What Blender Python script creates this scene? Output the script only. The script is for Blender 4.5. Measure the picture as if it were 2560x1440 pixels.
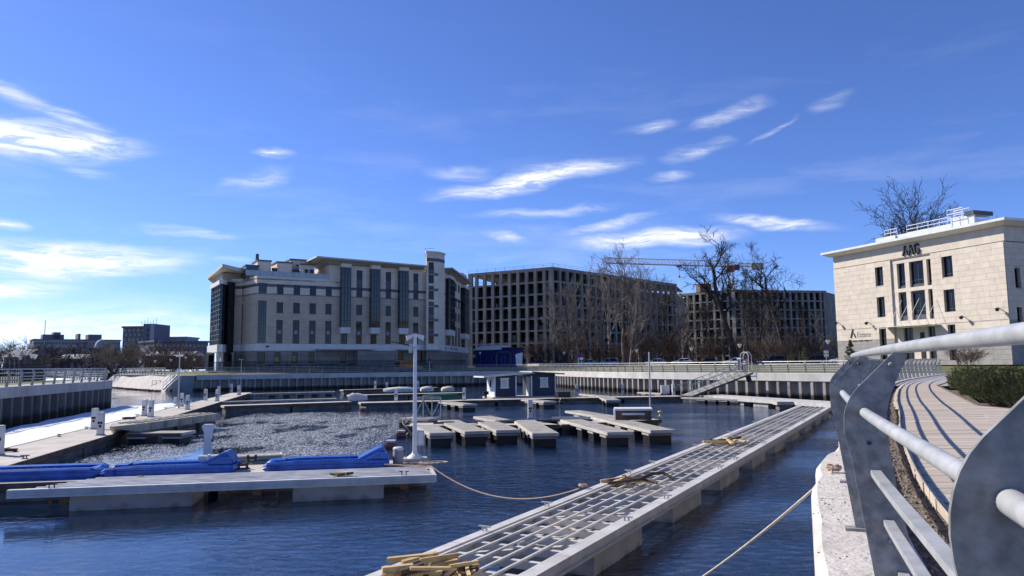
import bpy, math, random
from mathutils import Vector, Matrix, noise
from mathutils.geometry import tessellate_polygon

R = math.radians
rnd = random.Random(7)
SC = bpy.context.scene
COL = SC.collection
for o in list(bpy.data.objects):
    bpy.data.objects.remove(o)

# ------------------------------------------------------------------ camera
EYE = Vector((0.0, 0.0, 3.6))
FOC = 1850.0                       # focal length in pixels of a 2560 px wide frame
PITCH, ROLL = math.atan(192.0 / FOC), R(0.58)
_f = Vector((0, math.cos(PITCH), math.sin(PITCH)))
_r0 = Vector((1, 0, 0))
_u0 = Vector((0, -math.sin(PITCH), math.cos(PITCH)))
_r = _r0 * math.cos(ROLL) - _u0 * math.sin(ROLL)
_u = _r0 * math.sin(ROLL) + _u0 * math.cos(ROLL)
cd = bpy.data.cameras.new('camera')
cam = bpy.data.objects.new('camera', cd)
COL.objects.link(cam)
cd.sensor_width = 36.0
cd.lens = FOC / 2560.0 * 36.0
cd.clip_start, cd.clip_end = 0.05, 8000
m = Matrix((_r, _u, -_f)).transposed().to_4x4()
m.translation = EYE
cam.matrix_world = m
SC.camera = cam

def ray(px, py):
    return (_f + _r * ((px - 1280.0) / FOC) - _u * ((py - 720.0) / FOC)).normalized()
def G(px, py, z=0.0):              # survey point: sight line cut with the level z
    d = ray(px, py)
    return EYE + d * ((z - EYE.z) / d.z)
def V(px, py, Y):                  # survey point: sight line cut at the distance Y
    d = ray(px, py)
    return EYE + d * (Y / d.y)
def ZA(px, py, Y):
    return V(px, py, Y).z

# ------------------------------------------------------------------ sun, sky, exposure
SUN_AZ, SUN_EL = 28.0, 36.0        # degrees ahead of straight left; height
SUN = Vector((-math.cos(R(SUN_AZ)) * math.cos(R(SUN_EL)), math.sin(R(SUN_AZ)) * math.cos(R(SUN_EL)), math.sin(R(SUN_EL))))
sl = bpy.data.lights.new('sun', 'SUN')
sl.energy, sl.angle, sl.color = 4.8, R(0.53), (1.0, 0.93, 0.82)
so = bpy.data.objects.new('sun', sl)
COL.objects.link(so)
so.rotation_euler = (-SUN).to_track_quat('-Z', 'Y').to_euler()
so.location = (-40, 20, 60)

SC.view_settings.view_transform = 'Standard'
SC.view_settings.look = 'None'
SC.view_settings.exposure = 0.38
SC.view_settings.gamma = 1.0
SC.view_settings.use_curve_mapping = False

world = bpy.data.worlds.new('World')
SC.world = world
world.use_nodes = True
def build_sky():
    nt = world.node_tree
    N, L = nt.nodes, nt.links
    N.clear()
    out = N.new('ShaderNodeOutputWorld')
    bg = N.new('ShaderNodeBackground')
    bg.inputs['Strength'].default_value = 0.104
    L.new(bg.outputs[0], out.inputs[0])
    sky = N.new('ShaderNodeTexSky')
    sky.sky_type = 'NISHITA'
    sky.sun_disc = False
    sky.sun_elevation = R(SUN_EL)
    sky.sun_rotation = math.atan2(SUN.x, SUN.y)
    sky.air_density, sky.dust_density, sky.ozone_density = 0.75, 0.15, 6.0
    sky.altitude = 0
    hs = N.new('ShaderNodeHueSaturation')
    hs.inputs['Saturation'].default_value = 1.0
    hs.inputs['Value'].default_value = 1.0
    tn = N.new('ShaderNodeMix'); tn.data_type = 'RGBA'; tn.blend_type = 'MULTIPLY'; tn.inputs[0].default_value = 1; tn.inputs[7].default_value = (.88, .955, 1.30, 1)
    L.new(sky.outputs[0], tn.inputs[6]); L.new(tn.outputs[2], hs.inputs['Color'])
    tc = N.new('ShaderNodeTexCoord')
    sep = N.new('ShaderNodeSeparateXYZ')
    L.new(tc.outputs['Generated'], sep.inputs[0])
    def math_(op, a=None, b=None, c=None):
        n = N.new('ShaderNodeMath'); n.operation = op
        for i, s in enumerate((a, b, c)):
            if s is None: continue
            if isinstance(s, (int, float)): n.inputs[i].default_value = s
            else: L.new(s, n.inputs[i])
        return n.outputs[0]
    az = math_('ARCTAN2', sep.outputs['X'], sep.outputs['Y'])
    el = math_('ARCSINE', sep.outputs['Z'])
    comb = N.new('ShaderNodeCombineXYZ')
    L.new(az, comb.inputs[0]); L.new(el, comb.inputs[1])
    # wobble so that the cloud outlines fray
    nz = N.new('ShaderNodeTexNoise'); nz.inputs['Scale'].default_value = 9; nz.inputs['Detail'].default_value = 5
    mp = N.new('ShaderNodeMapping'); mp.inputs['Scale'].default_value = (1, 2.6, 1)
    L.new(comb.outputs[0], mp.inputs[0]); L.new(mp.outputs[0], nz.inputs['Vector'])
    sub = N.new('ShaderNodeVectorMath'); sub.operation = 'SUBTRACT'; sub.inputs[1].default_value = (.5, .5, .5)
    L.new(nz.outputs['Color'], sub.inputs[0])
    scl = N.new('ShaderNodeVectorMath'); scl.operation = 'MULTIPLY'; scl.inputs[1].default_value = (.10, .026, 0)
    L.new(sub.outputs[0], scl.inputs[0])
    add = N.new('ShaderNodeVectorMath'); add.operation = 'ADD'
    L.new(comb.outputs[0], add.inputs[0]); L.new(scl.outputs[0], add.inputs[1])
    # banks of cirrus: azimuth, elevation (deg), half width, half height (deg), tilt (deg), weight
    total = None
    for (a, e, w, h, t, k) in CLOUDS:
        mm = N.new('ShaderNodeMapping'); mm.vector_type = 'TEXTURE'
        mm.inputs['Location'].default_value = (R(a), R(e), 0)
        mm.inputs['Rotation'].default_value = (0, 0, R(t))
        mm.inputs['Scale'].default_value = (R(w), R(h), 1)
        L.new(add.outputs[0], mm.inputs[0])
        ln = N.new('ShaderNodeVectorMath'); ln.operation = 'LENGTH'
        L.new(mm.outputs[0], ln.inputs[0])
        mr = N.new('ShaderNodeMapRange'); mr.interpolation_type = 'SMOOTHSTEP'
        mr.inputs['From Min'].default_value = 1.25; mr.inputs['From Max'].default_value = 0.0
        mr.inputs['To Min'].default_value = 0.0; mr.inputs['To Max'].default_value = k
        L.new(ln.outputs['Value'], mr.inputs['Value'])
        total = mr.outputs[0] if total is None else math_('MAXIMUM', total, mr.outputs[0])
    # fibres
    mp2 = N.new('ShaderNodeMapping'); mp2.inputs['Scale'].default_value = (15, 95, 1); mp2.inputs['Rotation'].default_value = (0, 0, R(-4))
    L.new(add.outputs[0], mp2.inputs[0])
    n2 = N.new('ShaderNodeTexNoise'); n2.inputs['Scale'].default_value = 1.0; n2.inputs['Detail'].default_value = 7; n2.inputs['Roughness'].default_value = .68
    n2.inputs['Distortion'].default_value = .5
    L.new(mp2.outputs[0], n2.inputs['Vector'])
    fr = N.new('ShaderNodeMapRange'); fr.inputs['From Min'].default_value = .38; fr.inputs['From Max'].default_value = .64
    L.new(n2.outputs['Fac'], fr.inputs['Value'])
    # thin veils over the whole sky, more of them low down
    mp3 = N.new('ShaderNodeMapping'); mp3.inputs['Scale'].default_value = (3.2, 17, 1); mp3.inputs['Location'].default_value = (3.1, 1.7, 0)
    L.new(add.outputs[0], mp3.inputs[0])
    n3 = N.new('ShaderNodeTexNoise'); n3.inputs['Scale'].default_value = 1.0; n3.inputs['Detail'].default_value = 6; n3.inputs['Roughness'].default_value = .6
    L.new(mp3.outputs[0], n3.inputs['Vector'])
    v3 = N.new('ShaderNodeMapRange'); v3.inputs['From Min'].default_value = .52; v3.inputs['From Max'].default_value = .85; v3.inputs['To Max'].default_value = .25
    L.new(n3.outputs['Fac'], v3.inputs['Value'])
    lo = N.new('ShaderNodeMapRange'); lo.inputs['From Min'].default_value = R(26); lo.inputs['From Max'].default_value = R(6)
    L.new(el, lo.inputs['Value'])
    veil = math_('MULTIPLY', v3.outputs[0], lo.outputs[0])
    dens = math_('MULTIPLY', total, math_('MULTIPLY_ADD', fr.outputs[0], .85, .2))
    dens = math_('ADD', dens, veil)
    dens = math_('MINIMUM', dens, 0.97)
    mix = N.new('ShaderNodeMix'); mix.data_type = 'RGBA'
    L.new(dens, mix.inputs[0]); L.new(hs.outputs[0], mix.inputs[6])
    mix.inputs[7].default_value = (8.6, 8.7, 8.9, 1)
    L.new(mix.outputs[2], bg.inputs['Color'])
def _cl(x0, x1, y, hh, tilt, k):   # a bank of cloud surveyed on the photograph
    c = ray((x0 + x1) / 2, y); a0 = ray(x0, y); a1 = ray(x1, y)
    az = lambda d: math.degrees(math.atan2(d.x, d.y))
    return (az(c), math.degrees(math.asin(c.z)), (az(a1) - az(a0)) / 2, math.degrees(hh * .74 / FOC), tilt, k * .9)
CLOUDS = [_cl(-260, 400, 348, 56, 3, 1.9), _cl(-120, 170, 235, 30, -18, .75), _cl(60, 320, 300, 22, -8, .6),
          _cl(-260, 520, 645, 60, 3, 1.8), _cl(-220, 190, 722, 36, 4, 1.5), _cl(-400, 760, 826, 84, 0, 1.05),
          _cl(-60, 80, 553, 18, -3, .8), _cl(630, 760, 387, 20, 0, .9), _cl(540, 740, 452, 38, 12, .5), _cl(350, 590, 577, 16, -5, .75),
          _cl(120, 300, 425, 22, -8, .42), _cl(1080, 1570, 452, 38, 9, 1.6), _cl(1060, 1250, 432, 26, 4, .45),
          _cl(1410, 1840, 594, 34, 3, 1.6), _cl(1390, 1660, 560, 20, 10, .75), _cl(1150, 1560, 530, 18, 3, .5), _cl(1200, 1340, 600, 18, -14, .6),
          _cl(1780, 2100, 556, 26, -10, 1.3), _cl(1720, 1940, 284, 28, 12, .75), _cl(1540, 1690, 318, 20, 3, .5),
          _cl(1640, 1840, 375, 26, 12, .6), _cl(1610, 1740, 440, 18, 4, .5), _cl(2030, 2170, 250, 26, 16, .3), _cl(530, 640, 656, 14, -3, .5),
          _cl(1860, 2010, 322, 10, 24, .35), (-70, 16, 18, 3.2, 6, .9), (62, 21, 12, 2.2, -6, .6), (118, 17, 15, 2.6, 4, .7), (175, 22, 20, 3, -5, .7), (-128, 19, 16, 3, 5, .8)]
build_sky()

# ------------------------------------------------------------------ materials
MATS = {}
def mat(name, col, rough=.6, metal=0.0, col2=None, scale=1.5, var=.18, bump=0.0, bscale=25, stretch=(1, 1, 1), spec=.4, lo=.35, hi=.65, detail=5):
    if name in MATS: return MATS[name]
    M = bpy.data.materials.new(name); M.use_nodes = True
    nt = M.node_tree; N, L = nt.nodes, nt.links
    b = N['Principled BSDF']
    b.inputs['Roughness'].default_value = rough
    b.inputs['Metallic'].default_value = metal
    b.inputs['Specular IOR Level'].default_value = spec
    ge = N.new('ShaderNodeNewGeometry')
    mp = N.new('ShaderNodeMapping'); mp.inputs['Scale'].default_value = stretch
    L.new(ge.outputs['Position'], mp.inputs[0])
    nz = N.new('ShaderNodeTexNoise'); nz.inputs['Scale'].default_value = scale; nz.inputs['Detail'].default_value = detail; nz.inputs['Roughness'].default_value = .6
    L.new(mp.outputs[0], nz.inputs['Vector'])
    rp = N.new('ShaderNodeValToRGB')
    c2 = col2 if col2 else tuple(c * (1 - 2 * var) for c in col)
    c1 = col if col2 else tuple(min(1, c * (1 + var * .5)) for c in col)
    rp.color_ramp.elements[0].position = lo; rp.color_ramp.elements[0].color = (*c2, 1)
    rp.color_ramp.elements[1].position = hi; rp.color_ramp.elements[1].color = (*c1, 1)
    L.new(nz.outputs['Fac'], rp.inputs[0])
    oi = N.new('ShaderNodeObjectInfo')
    hv = N.new('ShaderNodeHueSaturation')
    mr = N.new('ShaderNodeMapRange'); mr.inputs['To Min'].default_value = 1 - var * .35; mr.inputs['To Max'].default_value = 1 + var * .35
    L.new(oi.outputs['Random'], mr.inputs['Value']); L.new(mr.outputs[0], hv.inputs['Value'])
    L.new(rp.outputs[0], hv.inputs['Color']); L.new(hv.outputs[0], b.inputs['Base Color'])
    if bump:
        bn = N.new('ShaderNodeTexNoise'); bn.inputs['Scale'].default_value = bscale; bn.inputs['Detail'].default_value = 4
        L.new(mp.outputs[0], bn.inputs['Vector'])
        bp = N.new('ShaderNodeBump'); bp.inputs['Strength'].default_value = min(1, bump); bp.inputs['Distance'].default_value = .02
        L.new(bn.outputs['Fac'], bp.inputs['Height']); L.new(bp.outputs[0], b.inputs['Normal'])
    MATS[name] = M
    return M
def emit_free(M): return M

# ------------------------------------------------------------------ mesh helpers
WM = {}
class MB:
    def __init__(s): s.v = []; s.f = []
    def poly(s, pts):
        n = len(s.v); s.v += [tuple(p) for p in pts]; s.f.append(tuple(range(n, n + len(pts)))); return s
    def hexa(s, b, t):             # bottom ring, top ring (same count)
        n = len(s.v); k = len(b)
        s.v += [tuple(p) for p in b] + [tuple(p) for p in t]
        s.f.append(tuple(range(n + k - 1, n - 1, -1))); s.f.append(tuple(range(n + k, n + 2 * k)))
        for i in range(k):
            j = (i + 1) % k; s.f.append((n + i, n + j, n + k + j, n + k + i))
        return s
    def box(s, x0, x1, y0, y1, z0, z1):
        return s.hexa([(x0, y0, z0), (x1, y0, z0), (x1, y1, z0), (x0, y1, z0)], [(x0, y0, z1), (x1, y0, z1), (x1, y1, z1), (x0, y1, z1)])
    def prism(s, poly, z0, z1):
        return s.hexa([(p[0], p[1], z0) for p in poly], [(p[0], p[1], z1) for p in poly])
    def plate(s, o, u, v, w, poly, t0, t1):   # outline in the u,v plane, thickness along w
        o, u, v, w = Vector(o), Vector(u), Vector(v), Vector(w)
        return s.hexa([o + u * a + v * b + w * t0 for a, b in poly], [o + u * a + v * b + w * t1 for a, b in poly])
    def bar(s, p, q, w, h, up=(0, 0, 1)):     # rectangular bar centred on p-q
        p, q = Vector(p), Vector(q); d = (q - p)
        if d.length < 1e-6: return s
        d.normalize(); up = Vector(up)
        if abs(d.dot(up)) > .98: up = Vector((0, 1, 0))
        sx = d.cross(up).normalized(); uy = sx.cross(d).normalized()
        c = [(-1, -1), (1, -1), (1, 1), (-1, 1)]
        return s.hexa([p + sx * a * w / 2 + uy * b * h / 2 for a, b in c], [q + sx * a * w / 2 + uy * b * h / 2 for a, b in c])
    def tube(s, p, q, r0, r1=None, n=6):
        p, q = Vector(p), Vector(q); r1 = r0 if r1 is None else r1
        d = q - p
        if d.length < 1e-6: return s
        d.normalize(); a = d.orthogonal().normalized(); b = d.cross(a)
        ring = [(math.cos(2 * math.pi * i / n), math.sin(2 * math.pi * i / n)) for i in range(n)]
        return s.hexa([p + (a * c + b * k) * r0 for c, k in ring], [q + (a * c + b * k) * r1 for c, k in ring])
    def path(s, pts, r, n=6, sec=None, up=(0, 0, 1)):   # swept tube or section
        pts = [Vector(p) for p in pts]; k = len(pts); base = len(s.v)
        ring = sec if sec else [(math.cos(2 * math.pi * i / n) * r, math.sin(2 * math.pi * i / n) * r) for i in range(n)]
        n = len(ring); up = Vector(up)
        for i, p in enumerate(pts):
            d = (pts[min(i + 1, k - 1)] - pts[max(i - 1, 0)]).normalized()
            sx = d.cross(up)
            sx = sx.normalized() if sx.length > 1e-4 else Vector((1, 0, 0))
            uy = sx.cross(d).normalized()
            if sec: uy = Vector((0, 0, 1))
            kk = 1.0
            if 0 < i < k - 1:
                d1 = (pts[i] - pts[i - 1]).normalized(); kk = 1 / max(.5, abs(d1.dot(d)))
            s.v += [tuple(p + sx * a * (kk if sec else 1) + uy * b) for a, b in ring]
        for i in range(k - 1):
            for j in range(n):
                a, b = base + i * n + j, base + i * n + (j + 1) % n
                s.f.append((a, b, b + n, a + n))
        s.f.append(tuple(range(base + n - 1, base - 1, -1))); s.f.append(tuple(range(base + (k - 1) * n, base + k * n)))
        return s
    def lathe(s, c, prof, n=10):
        c = Vector(c); base = len(s.v); k = len(prof)
        for r, z in prof:
            s.v += [(c.x + r * math.cos(2 * math.pi * i / n), c.y + r * math.sin(2 * math.pi * i / n), c.z + z) for i in range(n)]
        for i in range(k - 1):
            for j in range(n):
                a, b = base + i * n + j, base + i * n + (j + 1) % n
                s.f.append((a, b, b + n, a + n))
        s.f.append(tuple(range(base + n - 1, base - 1, -1))); s.f.append(tuple(range(base + (k - 1) * n, base + k * n)))
        return s
    def build(s, name, M, parent=None, local=False, smooth=False, loc=None, rz=0.0):
        vs = s.v
        if parent is not None and not local:
            inv = WM[parent.name].inverted()
            vs = [tuple(inv @ Vector(v)) for v in vs]
        me = bpy.data.meshes.new(name)
        me.from_pydata(vs, [], s.f)
        me.materials.append(M)
        if smooth:
            me.polygons.foreach_set('use_smooth', [True] * len(me.polygons))
            me.set_sharp_from_angle(angle=R(38))
        me.update()
        return link(name, me, parent, loc, rz)
def link(name, me, parent=None, loc=None, rz=0.0, rot=None, scale=None):
    o = bpy.data.objects.new(name, me)
    COL.objects.link(o)
    if loc is not None: o.location = loc
    o.rotation_euler = rot if rot is not None else (0, 0, rz)
    if scale is not None: o.scale = scale if hasattr(scale, '__len__') else (scale,) * 3
    M = Matrix.LocRotScale(o.location, o.rotation_euler, o.scale)
    if parent is not None:
        o.parent = parent
        M = WM[parent.name] @ M
    WM[o.name] = M
    return o
def tag(o, label, cat, group=None, kind=None):
    if label: o['label'] = label
    if cat: o['category'] = cat
    if group: o['group'] = group
    if kind: o['kind'] = kind
    return o
def thing(name, label, cat, loc=(0, 0, 0), rz=0.0, group=None, scale=None):
    return tag(link(name, None, None, loc, rz, scale=scale), label, cat, group)
def struct(o): o['kind'] = 'structure'; return o
def dup(src, loc, rz=0.0, label=None, group=None, parent=None, scale=None):
    c = src.copy(); COL.objects.link(c)
    if parent is None:
        c.location = loc; c.rotation_euler = (0, 0, rz)
        if scale is not None: c.scale = scale if hasattr(scale, '__len__') else (scale,) * 3
    else: c.parent = parent; 
    if label: c['label'] = label
    if group: c['group'] = group
    M = Matrix.LocRotScale(c.location, c.rotation_euler, c.scale)
    WM[c.name] = (WM[parent.name] @ M) if parent is not None else M
    for ch in list(src.children): dup(ch, None, parent=c)
    return c
def lerp(a, b, t): return Vector(a) * (1 - t) + Vector(b) * t
def v2(p, z): return Vector((p[0], p[1], z))
def polylen(pts): return sum((Vector(b) - Vector(a)).length for a, b in zip(pts, pts[1:]))
def resample(pts, step):           # points and unit directions every `step` along a polyline
    out = []; acc = 0.0; nxt = 0.0
    for a, b in zip(pts, pts[1:]):
        a, b = Vector(a), Vector(b); L = (b - a).length; d = (b - a) / L
        while nxt <= acc + L + 1e-6:
            out.append((a + d * (nxt - acc), d)); nxt += step
        acc += L
    return out
def smooth_line(pts, it=2):
    pts = [Vector(p) for p in pts]
    for _ in range(it):
        q = [pts[0]]
        for a, b in zip(pts, pts[1:]): q += [a * .75 + b * .25, a * .25 + b * .75]
        pts = q + [pts[-1]]
    return pts
def offset_line(pts, d):           # to the right of the walking direction
    out = []
    for i, p in enumerate(pts):
        t = (Vector(pts[min(i + 1, len(pts) - 1)]) - Vector(pts[max(i - 1, 0)])); t.z = 0; t.normalize()
        out.append(Vector(p) + Vector((t.y, -t.x, 0)) * d)
    return out
def sheet(name, outline, z, M):
    vs = [Vector((p[0], p[1], z)) for p in outline]
    tris = tessellate_polygon([vs])
    b = MB(); b.v = [tuple(p) for p in vs]; b.f = [tuple(t) if (vs[t[1]] - vs[t[0]]).cross(vs[t[2]] - vs[t[0]]).z > 0 else tuple(reversed(t)) for t in tris]
    return b.build(name, M)

m_concrete = mat('concrete', (.42, .41, .39), .85, col2=(.30, .29, .275), scale=.9, bump=.35, bscale=14)
m_concrete_pale = mat('concrete_pale', (.64, .615, .57), .85, col2=(.49, .465, .425), scale=.7, bump=.4, bscale=9)
m_concrete_white = mat('concrete_white', (.62, .575, .52), .9, col2=(.44, .40, .355), scale=2.6, bump=.8, bscale=22, lo=.3, hi=.6, detail=8)
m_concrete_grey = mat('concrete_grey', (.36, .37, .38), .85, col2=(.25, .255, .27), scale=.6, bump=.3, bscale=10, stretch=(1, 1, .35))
m_pile = mat('sheet_pile_steel', (.42, .395, .35), .75, col2=(.26, .235, .20), scale=1.1, stretch=(1, 1, .3), bump=.3, bscale=8)
m_alu = mat('aluminium', (.66, .65, .625), .45, .15, var=.12, scale=2)
m_alu_white = mat('aluminium_pale', (.66, .635, .585), .5, .05, col2=(.50, .475, .43), var=.14, scale=2)
m_zinc = mat('galvanised_steel', (.52, .525, .51), .42, .2, col2=(.38, .385, .375), scale=9, var=.12, bump=.1, bscale=30)
m_zinc_dark = mat('galvanised_plate', (.38, .37, .345), .48, .12, col2=(.20, .197, .186), scale=19, var=.12, bump=.08, bscale=20)
m_steel_dark = mat('dark_steel', (.07, .075, .085), .5, .3, var=.2)
m_black = mat('black_plastic', (.02, .02, .022), .55, var=.2)
m_white = mat('white_paint', (.80, .80, .785), .5, var=.07)
m_timber_new = mat('new_timber', (.62, .47, .24), .8, col2=(.45, .31, .14), scale=3, stretch=(1, 1, 1), bump=.3)
m_timber_old = mat('old_timber', (.12, .085, .06), .85, col2=(.05, .036, .028), scale=3, bump=.4)
m_deckwood = mat('grey_deck_wood', (.41, .385, .335), .85, col2=(.28, .26, .225), scale=2.2, bump=.35, bscale=30, var=.2)
m_rope = mat('rope', (.56, .40, .29), .9, col2=(.42, .27, .18), scale=20, bump=.5, bscale=90)
m_rope_pale = mat('rope_pale', (.60, .53, .42), .9, col2=(.44, .37, .28), scale=20, bump=.5, bscale=90)
m_blue = mat('blue_plastic', (.012, .115, .47), .36, col2=(.006, .055, .29), scale=2.5, var=.08, spec=.5)
m_glass = mat('dark_glass', (.012, .016, .022), .06, var=.3, spec=.9)
m_snow = mat('snow', (.86, .88, .90), .8, col2=(.70, .73, .77), scale=.35, stretch=(1, .5, 1), bump=.5, bscale=3, lo=.3, hi=.6)
# ------------------------------------------------------------------ water
def water_material():
    M = bpy.data.materials.new('harbour_water'); M.use_nodes = True
    nt = M.node_tree; N, L = nt.nodes, nt.links
    b = N['Principled BSDF']
    b.inputs['Base Color'].default_value = (.0035, .013, .033, 1)
    b.inputs['Roughness'].default_value = .035
    b.inputs['IOR'].default_value = 1.45
    b.inputs['Specular IOR Level'].default_value = .5
    ge = N.new('ShaderNodeNewGeometry')
    def nse(scale, rot, st, detail, rough=.55, dist=0.0):
        mp = N.new('ShaderNodeMapping'); mp.inputs['Rotation'].default_value = (0, 0, R(rot)); mp.inputs['Scale'].default_value = st
        L.new(ge.outputs['Position'], mp.inputs[0])
        n = N.new('ShaderNodeTexNoise'); n.inputs['Scale'].default_value = scale; n.inputs['Detail'].default_value = detail
        n.inputs['Roughness'].default_value = rough; n.inputs['Distortion'].default_value = dist
        L.new(mp.outputs[0], n.inputs['Vector']); return n.outputs['Fac']
    def mth(op, a, b_):
        n = N.new('ShaderNodeMath'); n.operation = op
        for i, s in enumerate((a, b_)):
            if isinstance(s, (int, float)): n.inputs[i].default_value = s
            else: L.new(s, n.inputs[i])
        return n.outputs[0]
    small = nse(2.7, 14, (1, 1.5, 1), 4, .62, .6)
    mid = nse(.75, -20, (1, 1.7, 1), 3, .5, .3)
    # lanes of calm water between wind ripples
    calm = nse(.075, 25, (1, 1.6, 1), 2)
    cr = N.new('ShaderNodeMapRange'); cr.inputs['From Min'].default_value = .40; cr.inputs['From Max'].default_value = .56
    cr.inputs['To Min'].default_value = .22; cr.inputs['To Max'].default_value = 1.0
    L.new(calm, cr.inputs['Value'])
    # the lee behind the near pontoon lies almost flat
    sep = N.new('ShaderNodeSeparateXYZ'); L.new(ge.outputs['Position'], sep.inputs[0])
    lee = N.new('ShaderNodeMapRange'); lee.interpolation_type = 'SMOOTHSTEP'
    lee.inputs['From Min'].default_value = -11; lee.inputs['From Max'].default_value = -1.5; lee.inputs['To Min'].default_value = .13; lee.inputs['To Max'].default_value = 1
    L.new(sep.outputs['X'], lee.inputs['Value'])
    amp = mth('MULTIPLY', cr.outputs[0], lee.outputs[0])
    h = mth('ADD', mth('MULTIPLY', small, .085), mth('MULTIPLY', mid, .10))
    h = mth('MULTIPLY', h, amp)
    bp = N.new('ShaderNodeBump'); bp.inputs['Strength'].default_value = 1.0; bp.inputs['Distance'].default_value = 1.0
    L.new(h, bp.inputs['Height']); L.new(bp.outputs[0], b.inputs['Normal'])
    return M
m_water = water_material()
wb = MB(); wb.poly([(-2500, -200, 0), (2500, -200, 0), (2500, 3500, 0), (-2500, 3500, 0)])
struct(wb.build('water', m_water))

# ------------------------------------------------------------------ quay lines (land on the right hand)
RAIL_R = smooth_line([(-1.9, -5.2, 0), (-.7, -2.4, 0), (.05, -.75, 0), (.745, 1.15, 0), (1.44, 3.1, 0), (2.22, 5.05, 0), (3.17, 7.3, 0), (4.15, 9.4, 0), (5.5, 12.2, 0), (8.0, 17, 0),
                      (10.8, 22.6, 0), (16.2, 32.8, 0), (21.5, 42, 0), (28.3, 52, 0), (34.4, 60.2, 0), (35.6, 61.8, 0)], 1)
FAR = smooth_line([(35.9, 62.5, 0), (33.5, 66, 0), (29.9, 71, 0), (24.7, 79.5, 0), (17.5, 90, 0), (13.8, 99, 0), (9.2, 113, 0), (6.6, 124, 0), (3.8, 131, 0), (-1, 134.5, 0), (-8, 134, 0), (-30, 126, 0), (-50.5, 117.5, 0)], 1)
LEFT = [(-150, 190, 0), (-84, 126, 0), (-58.7, 97, 0), (-39.2, 71.4, 0), (-38.2, 70.3, 0), (-37.6, 68.8, 0), (-32.6, 47, 0), (-26, 18, 0)]
ZC = 2.5
m_ground = mat('bare_ground', (.17, .15, .115), .95, col2=(.11, .095, .07), scale=.25, bump=.5, bscale=3)
m_lawn = mat('lawn_turf', (.105, .135, .03), .95, col2=(.15, .125, .055), scale=.35, bump=.8, bscale=9, lo=.4, hi=.62)
m_asphalt = mat('asphalt', (.075, .075, .077), .9, col2=(.05, .05, .052), scale=.4, bump=.3)
m_paving = mat('promenade_paving', (.40, .375, .35), .85, col2=(.31, .29, .27), scale=.8, bump=.3, bscale=8)

def strip(name, la, za, lb, zb, M):
    b = MB(); n = len(la)
    b.v = [(p[0], p[1], za) for p in la] + [(p[0], p[1], zb) for p in lb]
    b.f = [(i, n + i, n + i + 1, i + 1) for i in range(n - 1)]
    return struct(b.build(name, M))
MAIN = [p for p in RAIL_R if p.y >= 33] + list(FAR) + [Vector((-58, 123, 0)), Vector((-80, 149, 0)), Vector((-92, 175, 0)), Vector((-110, 260, 0)), Vector((-170, 480, 0))]
o0 = offset_line(MAIN, .35); o1 = offset_line(MAIN, 4.2); o2 = offset_line(MAIN, 24.0)
strip('promenade_path', o0, 2.44, o1, 2.45, m_paving)
strip('lawn', o1, 2.45, o2, 3.08, m_lawn)
far_poly = [(p.x, p.y) for p in o2] + [(-900, 2600), (2600, 2600), (2600, -40), (40, -40)]
struct(sheet('ground', far_poly, 3.08, m_ground))
near_poly = [(p.x, p.y) for p in offset_line([q for q in RAIL_R if q.y < 37], .35)] + [(46, 37), (46, -60), (-1, -60)]
struct(sheet('soil', near_poly, 2.26, m_ground))
struct(sheet('road', [(5, 150), (16, 146), (60, 132), (84, 110), (150, 60), (190, 70), (112, 128), (72, 150), (22, 164), (8, 167)], 3.09, m_asphalt))
lp = [(p[0], p[1]) for p in offset_line(LEFT, .35)]
struct(sheet('left_bank', lp + [(-60, 5), (-900, 5), (-1600, 900), (-700, 1600), (-330, 700)], 2.42, m_lawn))

# ------------------------------------------------------------------ quay walls
PILE_SEC = [(-.72, .06), (-.40, .06), (-.22, -.40), (.22, -.40), (.40, .06), (.72, .06), (.72, .16), (-.72, .16)]
def pile_mesh(M=None):
    b = MB()
    # local x along the wall, local y inland
    sec = [(-.66, .16), (-.26, .16), (-.15, -.47), (.15, -.47), (.26, .16), (.66, .16)]
    th = .05
    for (a, c) in zip(sec, sec[1:]):
        b.hexa([(a[0], a[1], 0), (c[0], c[1], 0), (c[0], c[1] + th, 0), (a[0], a[1] + th, 0)],
               [(a[0], a[1], 1), (c[0], c[1], 1), (c[0], c[1] + th, 1), (a[0], a[1] + th, 1)])
    me = bpy.data.meshes.new('sheet_pile'); me.from_pydata(b.v, [], b.f); me.materials.append(M or m_pile); me.update()
    return me
def wet_foot(M, top=.42):              # tide mark: dark algae near the water line
    nt = M.node_tree; N, L = nt.nodes, nt.links; b = N['Principled BSDF']; src = b.inputs['Base Color'].links[0].from_socket
    ge = N.new('ShaderNodeNewGeometry'); sp = N.new('ShaderNodeSeparateXYZ'); L.new(ge.outputs['Position'], sp.inputs[0])
    nz = N.new('ShaderNodeTexNoise'); nz.inputs['Scale'].default_value = 2.5; L.new(ge.outputs['Position'], nz.inputs['Vector'])
    ad = N.new('ShaderNodeMath'); ad.operation = 'MULTIPLY_ADD'; ad.inputs[1].default_value = .5; L.new(nz.outputs['Fac'], ad.inputs[0]); L.new(sp.outputs['Z'], ad.inputs[2])
    mr = N.new('ShaderNodeMapRange'); mr.inputs['From Min'].default_value = top + .40; mr.inputs['From Max'].default_value = top + .12; L.new(ad.outputs[0], mr.inputs['Value'])
    mx = N.new('ShaderNodeMix'); mx.data_type = 'RGBA'; mx.inputs[7].default_value = (.05, .038, .026, 1); L.new(mr.outputs[0], mx.inputs[0]); L.new(src, mx.inputs[6]); L.new(mx.outputs[2], b.inputs['Base Color'])
wet_foot(m_pile)
PILE = pile_mesh()
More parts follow.
